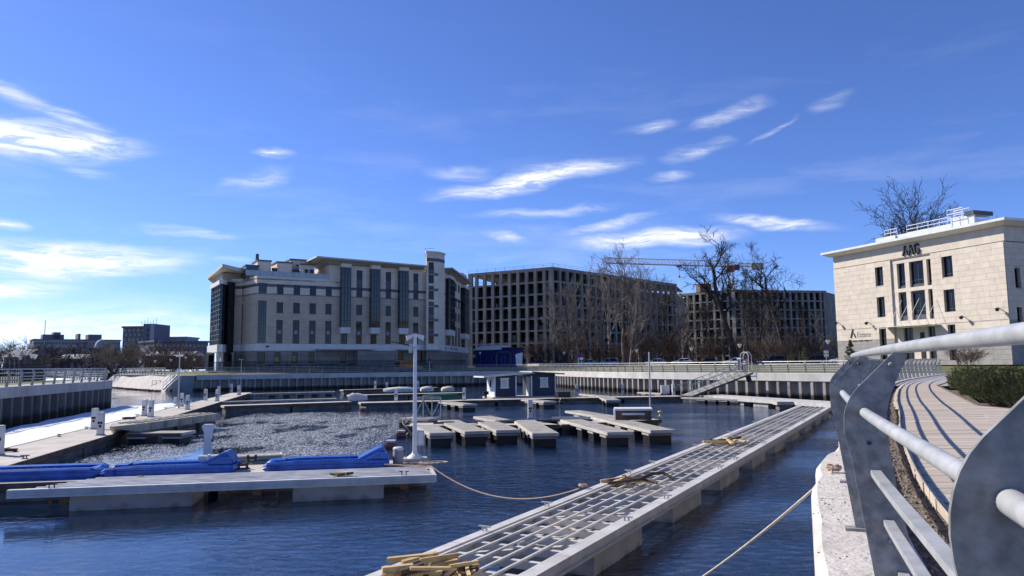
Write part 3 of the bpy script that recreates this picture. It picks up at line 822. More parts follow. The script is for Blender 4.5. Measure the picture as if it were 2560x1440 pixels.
# bright pontoon from the gangway to the framed pontoon
def white_pontoon():
    a, b_ = G(1776, 988, .6), G(2110, 1009, .6)
    rz, L = frame(a, b_)
    t = thing('decked_pontoon', 'bright white decked pontoon along the quay right of the gangway', 'pontoon', v2(a, 0), rz)
    n = 34
    for i in range(n): slab('deck_board', m_alu_white, t, (L / n * (i + .5), .0, .60), (L / n - .03, 2.2, .05))
    for sy in (-1.13, 1.13): MB().box(0, L, sy - .04, sy + .04, .33, .63).build('side_beam', m_alu_white, t, local=True)
    for i in range(5): MB().box(L * (.08 + .19 * i), L * (.08 + .19 * i) + 1.9, -1.0, 1.0, -.3, .565).build('float', m_concrete, t, local=True)
white_pontoon()
sm = thing('landing_stage', 'small pale landing board beside the end of the framed pontoon', 'landing stage', G(1950, 1021, .1))
MB().box(-.2, 3.2, 0, 1.0, .25, .5).build('deck', m_deckconc, sm, local=True); MB().box(0, 3.0, .1, .9, -.4, .249).build('float', m_wetconc, sm, local=True)
finger('low plank finger pointing left from the electric box', G(1602, 980, .5), G(1660, 983.5, .5), 1.0, .5, nf=2)
finger('narrow finger crossing behind the black tank', G(1450, 984, .5), G(1520, 991, .5), 1.0, .5, nf=2)
# ------------------------------------------------------------------ right-middle finger cluster
def cluster():
    A, B = G(1012, 1066, .5), G(1400, 1062, .5)
    C = G(1655, 1049, .5)
    concrete_pontoon('concrete pontoon carrying the row of finger piers, left length', A, B, 2.3, .5, side=1, group='pontoon behind the row of fingers')
    concrete_pontoon('concrete pontoon under the white crate, right length', B + Vector((.06, 0, 0)), C, 2.3, .5, side=1, group='pontoon behind the row of fingers')
    spec = [((1062, 1062), (1104, 1082), 1.15, 'leftmost finger pier of the row, left of the steel frame foot'),
            ((1120, 1050), (1192, 1078), 1.2, 'second finger pier of the row from the left'),
            ((1218, 1053), (1270, 1075), 1.2, 'third finger pier of the row from the left'),
            ((1310, 1050), (1364, 1083), 1.25, 'fourth finger pier of the row, below the tall pedestal'),
            ((1412, 1044), (1549, 1080), 1.25, 'fifth finger pier of the row, with hull fenders under its left side'),
            ((1500, 1040), (1657, 1075), 1.3, 'sixth and longest finger pier, passing left of the white crate')]
    for (a, b_, w, lab) in spec:
        finger(lab, G(*a, .62), G(*b_, .62), w, .62, 'finger piers of the middle row', nf=3 if w < 1.24 else 4)
    for (a, b_, lab) in [((1205, 1040), (1262, 1051), 'short back finger behind the third finger pier'), ((1432, 1026), (1540, 1043), 'back finger pier left of the white crate'), ((1014, 1043), (1085, 1046), 'back finger deck under the steel frame')]:
        finger(lab, G(*a, .62), G(*b_, .62), 1.15, .62, 'finger piers of the middle row', nf=2)
    tag(dup(ped0, G(1326, 1046, .5), .1, 'tall white pedestal standing behind the fourth finger pier', 'service pedestals on the middle pontoons'), None, None)
    # triangular gusset plates where fingers meet the pontoon
    for k, (px, py) in enumerate([(1109, 1056), (1183, 1054), (1262, 1052), (1366, 1050)]):
        p = G(px, py, .62)
        lab = ['dark bracket plate between the first and second finger piers', 'dark bracket plate between the second and third finger piers', 'dark bracket plate between the third and fourth finger piers', 'dark bracket plate right of the fourth finger pier'][k]
        tag(MB().prism([(p.x - .5, p.y - .35), (p.x + .6, p.y - .1), (p.x + .35, p.y + .45)], .56, .66).build('bracket_plate', m_steel_dark), lab, 'bracket', 'bracket plates on the middle pontoon')
    # stacked sections beside the fourth finger
    p = G(1440, 1053, .5)
    t = thing('rail_section', 'long dark rail section lying on the pontoon behind the fifth finger', 'rail section', p, frame(A, B)[0])
    MB().box(-1.4, .9, -.1, .1, 0, .1).build('bar', m_steel_dark, t, local=True); MB().box(-1.3, .8, -.06, .06, .1, .24).build('bar', m_zinc, t, local=True)
    # steel frame
    base = G(1069, 1048, .55); rz = .05
    t = thing('steel_frame', 'galvanised steel truss frame standing on the left end of the middle pontoon', 'frame', base, rz)
    W_, H_ = 1.5, 1.25
    for x in (-W_ / 2, -W_ / 6, W_ / 6, W_ / 2): MB().tube((x, 0, 0), (x, 0, H_), .028, n=6).build('upright', m_zinc, t, local=True)
    for z in (.12, H_ - .1, H_): MB().tube((-W_ / 2, 0, z), (W_ / 2, 0, z), .028, n=6).build('crossbar', m_zinc, t, local=True)
    for x0, x1 in ((-W_ / 2, -W_ / 6), (W_ / 6, -W_ / 6), (W_ / 6, W_ / 2)): MB().tube((x0, 0, .12), (x1, 0, H_ - .1), .02, n=6).build('diagonal', m_zinc, t, local=True)
    for x in (-W_ / 2, W_ / 2): MB().tube((x, 0, .9), (x, .7, 0), .024, n=6).build('back_strut', m_zinc, t, local=True)
    # crate
    c = G(1584, 1050, .62); t = thing('crate', 'white topped brown wooden crate on the middle pontoon', 'crate', c, -.12)
    MB().box(-.95, .95, 0, 1.3, 0, .10).build('skid', m_fender, t, local=True)
    MB().box(-.93, .93, .02, 1.28, .10, .50).build('body', m_fender, t, local=True)
    MB().box(-.6, .6, .0, .018, .26, .36).build('stripe', m_white, t, local=True)
    MB().box(-1.0, 1.0, -.04, 1.34, .50, .60).build('lid', m_white, t, local=True)
    MB().box(-1.02, -.94, -.01, 1.3, .1, .498).build('side_panel', m_white, t, local=True)
    # thin pole
    q = G(1626, 1040, .5); t = thing('pole', 'thin leaning steel pole at the end of the middle pontoon', 'pole', q)
    MB().lathe((0, 0, 0), [(.12, 0), (.12, .04), (.05, .08)], 8).build('base', m_zinc, t, local=True)
    MB().tube((0, 0, .05), (.03, 0, ZA(1618, 880, q.y) - .5), .05, .045, 8).build('shaft', m_zinc, t, local=True)
    for k, s in enumerate((-1, 1)):
        tt = tag(MB().lathe(v2(q, .5) + Vector((s * .55, -.1, 0)), [(.10, 0), (.05, .05), (.05, .2), (.14, .24), (.10, .3)], 8).build('bollard', mat('yellow_paint', (.65, .62, .12), .5, var=.15)), ['small yellow bollard left of the thin pole', 'small yellow bollard right of the thin pole'][k], 'bollard', 'yellow bollards by the pole')
    # red and white buoys at the left end
    for k, (px, py, lab) in enumerate([(1003, 1094, 'pink mooring buoy left of the middle pontoon'), (977, 1121, 'red and white buoy in the water behind the grey canister'), (908, 1029, 'red buoy below the left end of the cross pontoon')]):
        z0 = 0
        p = G(px, py, z0)
        t = thing('buoy', lab, 'buoy', p, 0, 'mooring buoys')
        MB().tube((-.22, 0, .12), (.22, 0, .12), .16, .16, 10).build('float', mat('buoy_red', (.42, .10, .08), .6, var=.2), t, local=True)
        MB().box(-.2, .2, -.13, .13, .27, .36).build('top', m_white, t, local=True)
    # hose bundle at the left end of the cluster
    e = G(1016, 1070, .4)
    for k in range(3):
        pts = [e + Vector((math.sin(i * .7 + k) * .18 + k * .12, -.25 + math.cos(i * .9 + k * 2) * .12, -.35 + i * .1)) for i in range(10)]
        tag(MB().path(pts, .035, 6).build('hose', m_rope_pale, smooth=True), ['pale hose hanging at the left pontoon end, outermost', 'pale hose hanging at the left pontoon end, middle', 'pale hose hanging at the left pontoon end, innermost'][k], 'hose', 'hoses on the pontoon end')
cluster()

# ------------------------------------------------------------------ front pontoons (lower left)
FA, FB = G(16, 1226, .62), G(1086, 1187, .62)
def front_frame():
    rz, L = frame(FA, FB)
    t = thing('framed_pontoon', 'long aluminium framed pontoon without decking across the lower left', 'pontoon', v2(FA, 0), rz)
    n = 9; w = 1.95
    # outer beam with grooves
    for k, (z0, z1, yo) in enumerate([(.54, .62, 0), (.475, .535, .012), (.41, .47, 0)]):
        MB().box(0, L, yo, .16, z0, z1).build('outer_beam', m_alu, t, local=True)
    for i in range(1, n):
        y0 = .06 + i * (w - .1) / (n - 1)
        MB().box(.15 + i * .155, L - .02 * i, y0 - .042, y0 + .042, .53, .60 + rnd.uniform(-.003, .003)).build('stringer', m_alu, t, local=True)
    for i in range(12):
        x = 1.4 + i * (L - 1.7) / 11.5
        MB().box(x - .05, x + .05, .17, w - .02, .41, .528).build('cross_beam', m_alu, t, local=True)
    MB().box(L + .002, L + .06, 0, w, .42, .61).build('end_beam', m_alu, t, local=True)
    for (x0, x1) in ((1.35, 4.3), (6.85, 9.25)):
        b = MB().box(x0, x1, .28, w - .25, -.35, .405); b.build('float', m_concrete, t, local=True)
    for x in (.5, 5.0, 6.3, 9.9): MB().box(x, x + .06, 1.2, 1.26, -.4, .405).build('bracket', m_fender, t, local=True)
    # cleats
    for x in (.98, L - .82):
        c = thing('mooring_cleat', 'steel cleat near the %s end of the lower left framed pontoon' % ('left' if x < 2 else 'right'), 'cleat', WM[t.name] @ Vector((x, .12, .60)), rz, 'cleats on the lower left frame')
        for s in (-1, 1):
            MB().box(s * .06 - .012, s * .06 + .012, -.012, .012, 0, .11).build('stem', m_steel_dark, c, local=True)
            MB().tube((s * .03, 0, .11), (s * .13, 0, .125), .014, n=6).build('horn', m_steel_dark, c, local=True)
    return t, rz, L
ft, FRZ, FL = front_frame()
FX = lambda x, y, z: WM[ft.name] @ Vector((x, y, z))
# concrete pontoon behind
concrete_pontoon('concrete pontoon carrying the blue dock floats, lower left', FX(-8, 2.02, 0), FX(FL + .05, 2.02, 0), 2.5, .5, side=1, seg=6.2, group=None)
# brown bearing pile faces under the front frame
for k, x in enumerate((.6, 5.6, 9.75)):
    tag(MB().box(0, .25, -.12, .12, -.5, .33).build('bearing_pile', m_fender, loc=FX(x, 1.75, 0), rz=FRZ), ['brown timber pile under the left end of the front frame', 'brown timber pile between the concrete floats', 'brown timber pile under the right end of the front frame'][k], 'pile', 'timber piles under the front frame')

# blue drive-on dock floats
def blue_float(label, x, L=3.9, w=1.35, wedge=True):
    t = thing('dock_float', label, 'dock float', FX(x, 2.45, .5), FRZ, 'blue plastic dock floats')
    st = [(0, .08, .19, .50), (.12, .0, .27, .58), (.9, 0, .31, .60), (L - .9, 0, .31, .62), (L - .12, 0, .30, .62), (L, .06, .25, .58)]
    b = MB(); ring = None
    for (xx, z0, h, hw) in st:
        dip = .20 if .5 < xx < L - .5 else .06
        b.v += [(xx, c + w / 2, zz) for c, zz in [(-hw, z0), (-hw - .02, h * .55), (-hw, h * .62), (-hw, h - .05), (-hw + .06, h), (-.30, h - .02), (-.18, h - dip), (.18, h - dip), (.30, h - .02), (hw - .06, h), (hw, h - .05), (hw, h * .62), (hw + .02, h * .55), (hw, z0)]]
    k = 14
    for i in range(len(st) - 1):
        for j in range(k):
            a, c = i * k + j, i * k + (j + 1) % k; b.f.append((a, c, c + k, a + k))
    b.f.append(tuple(range(k - 1, -1, -1))); b.f.append(tuple(range((len(st) - 1) * k, len(st) * k)))
    b.build('hull', m_blue, t, local=True)
    if wedge:
        MB().plate((0, 0, 0), (1, 0, 0), (0, 0, 1), (0, 1, 0), [(L - .95, .29), (L - .34, .60), (L - .22, .62), (L - .06, .40), (L - .03, .29)], .22, w - .22).build('bow_stop', m_blue, t, local=True)
        MB().plate((0, 0, 0), (1, 0, 0), (0, 0, 1), (0, 1, 0), [(L - .72, .30), (L - .34, .48), (L - .10, .48), (L - .04, .30)], .06, .218).build('bow_cheek', m_blue, t, local=True)
    for i in range(11):
        xx = .9 + i * (L - 2.1) / 10
        MB().tube((xx, w / 2 - .30, .285), (xx, w / 2 - .22, .285), .03, n=8).build('roller', m_steel_dark, t, local=True)
    MB().box(.3, .62, w / 2 - .28, w / 2 + .28, .22, .315).build('entry_ramp', m_blue, t, local=True)
    MB().box(.22, .40, -.012, -.002, .05, .24).build('recess_panel', mat('blue_plastic_dark', (.008, .05, .30), .5, var=.1), t, local=True)
blue_float('blue plastic dock float cut off by the left edge of the picture', -2.75, 3.9, wedge=False)
blue_float('blue plastic dock float with raised bow stop, in the middle', 1.28, 3.62)
blue_float('blue plastic dock float with raised bow stop, beside the grey canister', 5.72, 3.72)
# things on the front pontoons
make_pedestal('white flared service pedestal behind the middle blue float', G(519, 1139, .5), FRZ, None, 1.05, 'flare')
p = G(480, 1150, .5) ; p = FX(4.95, 3.6, .5)
t = thing('fender_bag', 'pale rolled cushion lying on the middle blue float', 'cushion', FX(4.1, 3.1, .80), FRZ)
MB().tube((-.28, 0, .10), (.28, 0, .10), .10, .11, 10).build('roll', m_ped, t, local=True, smooth=True); MB().box(-.03, .03, -.115, .115, -.01, .215).build('band', m_white, t, local=True)
# canister
t = thing('canister', 'grey plastic canister with pale lid beside the right blue float', 'canister', FX(9.72, 3.1, .5), FRZ)
MB().lathe((0, 0, 0), [(.15, 0), (.165, .04), (.165, .42), (.14, .48)], 12).build('body', mat('grey_canister', (.30, .31, .31), .6, var=.15), t, local=True, smooth=True)
MB().lathe((0, 0, .48), [(.165, 0), (.165, .06), (.13, .09)], 12).build('lid', m_ped, t, local=True, smooth=True)
# the near lamp pole
def near_pole():
    b = G(1037, 1152, .5); h = ZA(1037, 835, b.y) - .5
    t = thing('lamp_pole', 'tall white lamp pole with two floodlights at the end of the front pontoon', 'lamp pole', b, FRZ)
    MB().box(-.40, .40, -.3, .3, 0, .10).build('footing', m_concrete, t, local=True)
    MB().lathe((0, 0, .10), [(.26, 0), (.24, .04), (.10, .14), (.085, .2)], 14).build('base', m_white, t, local=True, smooth=True)
    MB().hexa([(-.07, -.07, .2), (.07, -.07, .2), (.07, .07, .2), (-.07, .07, .2)], [(-.05, -.05, h - .1), (.05, -.05, h - .1), (.05, .05, h - .1), (-.05, .05, h - .1)]).build('pole', m_white, t, local=True)
    MB().box(-.075, .075, -.075, .075, h - .1, h).build('head', m_white, t, local=True)
    for s in (-1, 1):
        MB().hexa([(s * .08, -.07, h - .12), (s * .27, -.10, h - .22), (s * .27, .10, h - .22), (s * .08, .07, h - .12)], [(s * .08, -.07, h - .01), (s * .30, -.11, h - .06), (s * .30, .11, h - .06), (s * .08, .07, h - .01)]).build('floodlight', m_white, t, local=True)
    MB().box(-.085, .085, -.085, .085, h - .47, h - .43).build('collar', m_zinc, t, local=True)
    MB().box(-.20, -.09, -.07, .07, h - .62, h - .33).build('lamp_driver', m_zinc, t, local=True)
    MB().hexa([(-.20, -.10, h - .40), (-.86, -.14, h - .245), (-.86, .14, h - .245), (-.20, .10, h - .40)], [(-.20, -.10, h - .36), (-.86, -.14, h - .225), (-.86, .14, h - .225), (-.20, .10, h - .36)]).build('lamp_arm', m_black, t, local=True)
    MB().box(.075, .30, -.10, .10, .5, .98).build('junction_box', m_ped, t, local=True)
    MB().box(.11, .265, -.103, -.1005, .56, .93).build('box_door', m_white, t, local=True)
near_pole()
# tangled cables by the pole
rr = random.Random(21)
for k in range(4):
    c = FX(10.15 + .22 * k, 2.75 + .12 * (k % 2), .52); pts = []
    for i in range(26): pts.append(c + Vector((math.cos(i * .62 + k) * (.38 + .12 * rr.random()), math.sin(i * .62 + k) * .26, .02 + .03 * rr.random() + .012 * k)))
    tag(MB().path(pts, .018, 6).build('cable_coil', m_rope_pale if k % 2 else m_rope, smooth=True), ['coil of tan cable left of the tall pole foot', 'coil of pale cable in front of the tall pole foot', 'coil of tan cable right of the tall pole foot', 'outermost coil of pale cable at the pontoon end'][k], 'cable', 'cable coils at the pole foot')
coil('rope_coil', 'orange heap of rope on the lower left framed pontoon', 196, 1187, .60, m_rope, .16, 7, .02, 9)
coil('rope_coil', 'short orange rope end lying on the stringers', 352, 1193, .61, m_rope, .09, 1, .012, 10)
def winch(px, py, lab, seed):
    c = G(px, py, .5); t = thing('mooring_winch', lab, 'winch', c, .3)
    MB().box(-.2, .2, -.08, .08, 0, .04).build('base', m_fender, t, local=True)
    for s in (-1, 1): MB().lathe((s * .12, 0, .04), [(.05, 0), (.035, .05), (.06, .14), (.03, .18)], 8).build('horn', m_fender, t, local=True)
    MB().tube((-.13, 0, .12), (.13, 0, .12), .03, n=6).build('crossbar', m_fender, t, local=True)
winch(607, 1173, 'rusty double bollard between the two right blue floats', 1)
winch(629, 1154, 'grey double bollard behind the gap between the blue floats', 2)
finger('short plank pier sticking out behind the blue floats', G(580, 1139, .5), G(700, 1134, .5), .9, .5, nf=1)

# ------------------------------------------------------------------ long framed pontoon (right)
PA, PB = G(915.6, 1438, .62), G(1600, 1169, .62)
PD = (PB - PA); PD.z = 0; PD.normalize()
def long_frame():
    P0 = v2(PA - PD * 6.5, 0); far_end = G(1999, 1014, .62)
    L = (v2(far_end, 0) - P0).dot(PD)
    rz = math.atan2(PD.y, PD.x)
    t = thing('framed_pontoon', 'very long white framed pontoon without decking running to the far quay', 'pontoon', P0, rz)
    w = 2.2
    # side beams of three grooved rails, in lengths
    nseg = 6; s = L / nseg
    for side in (0, 1):
        for i in range(nseg):
            x0, x1 = i * s, (i + 1) * s - .012
            y0, y1 = (-.20, 0) if side == 0 else (-w, -w + .20)
            b = MB()
            b.box(x0, x1, y0, y1, .55, .62)
            yo = (y0 + .02, y1 - .012) if side == 0 else (y0 + .012, y1 - .02)
            b.box(x0, x1, *yo, .475, .548); b.box(x0, x1, y0, y1, .40, .473)
            b.build('side_beam', m_alu_white, t, local=True)
            yi = (-.29, -.24) if side == 0 else (-w + .24, -w + .29)
            MB().box(x0, x1, *yi, .56, .60).build('inner_lip', m_alu_white, t, local=True)
    for k in range(4):
        y = -.29 - (k + 1) * (w - .58) / 5
        MB().box(.1, L, y - .019, y + .019, .57, .605).build('stringer', m_alu_white, t, local=True)
    x = .6; i = 0
    while x < L - .3:
        MB().box(x - .05, x + .05, -w + .21, -.21, .44, .56).build('cross_beam', m_alu_white, t, local=True)
        if i % 4 == 2:
            MB().bar((x + .12, -.3, .47), (x + 1.5, -w + .3, .47), .10, .10).build('brace', m_alu_white, t, local=True)
        if i % 4 == 0:
            for q in range(2): MB().bar((x - .5 + q * .5, -.9 - q * .4, .52), (x - .1 + q * .5, -1.05 - q * .4, .52), .06, .06).build('brace', m_zinc, t, local=True)
        x += .78; i += 1
    x = 7.4 - 2.2
    k = 0
    while x < L - 2:
        MB().box(x, x + 2.55, -w + .10, -.25, -.4, .395).build('float', m_concrete, t, local=True)
        MB().box(x + .12, x + 2.43, -w + .35, -.5, .396, .425).build('float_lid', m_deckconc, t, local=True)
        x += 4.75; k += 1
    # cleats along both beams
    for j, xx in enumerate([9.7, 12.3, 17.5, 19.6, 24.6, 30.2, 36, 43]):
        for side in (0, 1):
            q = WM[t.name] @ Vector((xx + side * 1.9, -.09 if side == 0 else -w + .09, .62))
            c = thing('mooring_cleat', 'steel cleat on the %s beam of the long framed pontoon, %s from the near end' % (('left', 'right')[side], ['first', 'second', 'third', 'fourth', 'fifth', 'sixth', 'seventh', 'eighth'][j]), 'cleat', q, rz + R(90), 'cleats on the long frame')
            for sx in (-1, 1):
                MB().box(sx * .04 - .012, sx * .04 + .012, -.015, .015, 0, .07).build('stem', m_zinc, c, local=True)
            MB().tube((-.12, 0, .08), (.12, 0, .08), .016, n=6).build('crossbar', m_zinc, c, local=True)
    return t, L
lt, LLEN = long_frame()
LX = lambda x, y, z: WM[lt.name] @ Vector((x, y, z))

# timber on the frames
def timber_pile(px, py, z, n, seed, where, group, mats_=(None,), spread=(.7, .35), ln=(.5, 1.1), th=(.06, .12)):
    rr = random.Random(seed); c = G(px, py, z)
    for i in range(n):
        L = rr.uniform(*ln); w = rr.uniform(*th); h = rr.uniform(.03, .09); a = rr.uniform(-.5, .5) + (1.3 if rr.random() < .3 else 0) + .4
        lay = i // 8
        p = c + Vector((rr.uniform(-1, 1) * spread[0], rr.uniform(-1, 1) * spread[1], .05 + lay * .07))
        M = mats_[i % len(mats_)]
        tag(slab('timber_offcut', M, None, p, (L, w, h), rot=(rr.uniform(-.08, .08), rr.uniform(-.12, .12), a)), ('pale sawn' if M is m_timber_new else 'dark weathered') + ' timber piece ' + where, 'timber', group)
timber_pile(1085, 1441, .62, 24, 4, 'in the heap at the bottom edge', 'timber heap on the near frame', (m_timber_new, m_timber_new, m_timber_new, m_timber_old), (.5, .3), (.3, .7), (.04, .09))
timber_pile(1135, 1436, .60, 8, 14, 'in the heap at the bottom edge', 'timber heap on the near frame', (m_timber_new, m_timber_old), (.3, .2), (.35, .8), (.05, .09))
timber_pile(1568, 1204, .64, 6, 5, 'in the middle heap on the long frame', 'middle timber heap', (m_timber_new, m_timber_old), (.42, .22), (.6, 1.1), (.06, .1))
def crooked(lab, pts, r):
    tag(MB().path(pts, r, 6).build('driftwood', m_timber_old, smooth=True), lab, 'driftwood', 'driftwood on the long frame')
c = G(1590, 1206, .72)
crooked('crooked dark branch on the middle timber heap, reaching right', [c + Vector(q) for q in [(-.7, -.1, 0), (-.3, 0, .02), (.1, .08, .06), (.45, .3, .16), (.75, .35, .17), (.95, .15, .05)]], .042)
crooked('short dark branch propped on the middle timber heap', [c + Vector(q) for q in [(-.2, .45, .06), (.1, .3, .05), (.5, -.1, .0)]], .034)
timber_pile(1805, 1105, .66, 8, 6, 'in the far heap on the long frame', 'far timber heap', (m_timber_new, m_timber_old, m_timber_new), (.75, .5), (.9, 1.8), (.07, .13))
timber_pile(862, 1189, .62, 5, 7, 'in the small heap on the lower left frame', 'timber blocks on the front frame', (m_timber_new, m_timber_old), (.3, .1), (.22, .5), (.07, .1))
# rope from the front pontoon to the long frame
def sag(a, b_, s, n=18):
    return [lerp(a, b_, i / n) + Vector((0, 0, -4 * s * (i / n) * (1 - i / n))) for i in range(n + 1)]
ra, rb = FX(FL - 1.05, 2.1, .66), G(1447, 1222, .66)
tag(MB().path([ra + Vector((-.3, .1, 0)), ra] + sag(FX(FL + .03, 1.3, .66), rb, .52), .019, 6).build('mooring_rope', m_rope, smooth=True), 'tan rope sagging from the pole pontoon to the long frame', 'rope')
coil('rope_knot', 'orange rope wound round a cleat on the long frame', 1458, 1219, .64, m_rope, .10, 4, .018, 30)
rc = G(2082, 1180, 2.52); rd = G(1725, 1440, .9)
dd = (rd - rc)
tag(MB().path(sag(rc, rc + dd * 1.6, .12, 20), .014, 6).build('mooring_rope', m_rope_pale, smooth=True), 'taut pale rope running down from the coping to the water', 'rope')
coil('rope_knot', 'frayed brown rope knot lying on the white coping', 2086, 1181, 2.5, m_rope, .055, 4, .012, 31)
re_ = LX(LLEN - 1, -2.35, .5)
tag(MB().path(sag(LX(8, -2.30, .50) , re_, .02, 14), .012, 5).build('mooring_rope', m_rope_pale, smooth=True), 'thin pale line strung along the outer beam of the long frame', 'rope')
# ------------------------------------------------------------------ building kit
def stone_mat(name, c1, c2, mortar, bw, bh, bump=.25, rough=.85):
    M = bpy.data.materials.new(name); M.use_nodes = True
    nt = M.node_tree; N, L = nt.nodes, nt.links; b = N['Principled BSDF']; b.inputs['Roughness'].default_value = rough
    b.inputs['Specular IOR Level'].default_value = .3
    ge = N.new('ShaderNodeNewGeometry'); sep = N.new('ShaderNodeSeparateXYZ'); L.new(ge.outputs['Position'], sep.inputs[0])
    nsep = N.new('ShaderNodeSeparateXYZ'); L.new(ge.outputs['True Normal'], nsep.inputs[0])
    # run along the wall: dot of the position with the horizontal tangent
    m1 = N.new('ShaderNodeMath'); m1.operation = 'MULTIPLY'; L.new(sep.outputs['X'], m1.inputs[0]); L.new(nsep.outputs['Y'], m1.inputs[1])
    m2 = N.new('ShaderNodeMath'); m2.operation = 'MULTIPLY'; L.new(sep.outputs['Y'], m2.inputs[0]); L.new(nsep.outputs['X'], m2.inputs[1])
    m3 = N.new('ShaderNodeMath'); m3.operation = 'SUBTRACT'; L.new(m2.outputs[0], m3.inputs[0]); L.new(m1.outputs[0], m3.inputs[1])
    cb = N.new('ShaderNodeCombineXYZ'); L.new(m3.outputs[0], cb.inputs[0]); L.new(sep.outputs['Z'], cb.inputs[1])
    br = N.new('ShaderNodeTexBrick'); br.inputs['Scale'].default_value = 1.0
    br.inputs['Brick Width'].default_value = bw; br.inputs['Row Height'].default_value = bh; br.inputs['Mortar Size'].default_value = .022
    br.inputs['Color1'].default_value = (*c1, 1); br.inputs['Color2'].default_value = (*c2, 1); br.inputs['Mortar'].default_value = (*mortar, 1)
    L.new(cb.outputs[0], br.inputs['Vector'])
    nz = N.new('ShaderNodeTexNoise'); nz.inputs['Scale'].default_value = .5; nz.inputs['Detail'].default_value = 5; L.new(ge.outputs['Position'], nz.inputs['Vector'])
    mr = N.new('ShaderNodeMapRange'); mr.inputs['To Min'].default_value = .78; mr.inputs['To Max'].default_value = 1.2; L.new(nz.outputs['Fac'], mr.inputs['Value'])
    hv = N.new('ShaderNodeHueSaturation'); L.new(mr.outputs[0], hv.inputs['Value']); L.new(br.outputs['Color'], hv.inputs['Color']); L.new(hv.outputs[0], b.inputs['Base Color'])
    bp = N.new('ShaderNodeBump'); bp.inputs['Strength'].default_value = bump; bp.inputs['Distance'].default_value = .03; bp.invert = True
    L.new(br.outputs['Fac'], bp.inputs['Height']); L.new(bp.outputs[0], b.inputs['Normal'])
    MATS[name] = M; return M
m_tan = stone_mat('tan_limestone', (.60, .50, .38), (.52, .43, .33), (.36, .295, .22), 1.1, .42)
m_light = stone_mat('light_limestone', (.78, .68, .55), (.71, .62, .505), (.52, .45, .365), 1.3, .5)
m_greyst = stone_mat('grey_rusticated_stone', (.30, .275, .235), (.255, .235, .205), (.07, .07, .075), 2.4, .95, .8)
m_band = mat('slate_band', (.125, .12, .135), .6, var=.12)
m_aagstone = mat('pale_limestone_block', (.66, .58, .48), .85, col2=(.565, .49, .40), scale=1.2, var=.10, bump=.2, bscale=10)
m_aagback = mat('limestone_joint', (.50, .455, .39), .9, var=.1)
m_aagdark = mat('grey_stone_block', (.33, .315, .295), .85, col2=(.25, .24, .225), scale=1.5, var=.12, bump=.2)
m_frame = mat('window_frame', (.05, .055, .065), .45, var=.12)
m_frame_w = mat('pale_window_frame', (.36, .37, .38), .5, var=.1)
m_pane = mat('window_pane', (.009, .013, .018), .05, var=.4, spec=.32, scale=.12)
m_pane_green = mat('green_window_pane', (.018, .03, .028), .07, var=.4, spec=.55, scale=.2)
m_spandrel = mat('spandrel_panel', (.09, .095, .11), .45, var=.15)
m_roofmetal = mat('roof_metal', (.46, .46, .46), .5, .2, var=.08)
m_fascia = mat('roof_fascia', (.74, .71, .66), .6, var=.06)
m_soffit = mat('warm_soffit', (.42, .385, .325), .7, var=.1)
m_rawconc = mat('raw_concrete', (.28, .265, .23), .9, col2=(.18, .17, .15), scale=.35, bump=.3, bscale=3)
m_dark = mat('dark_interior', (.03, .03, .032), .9, var=.3)

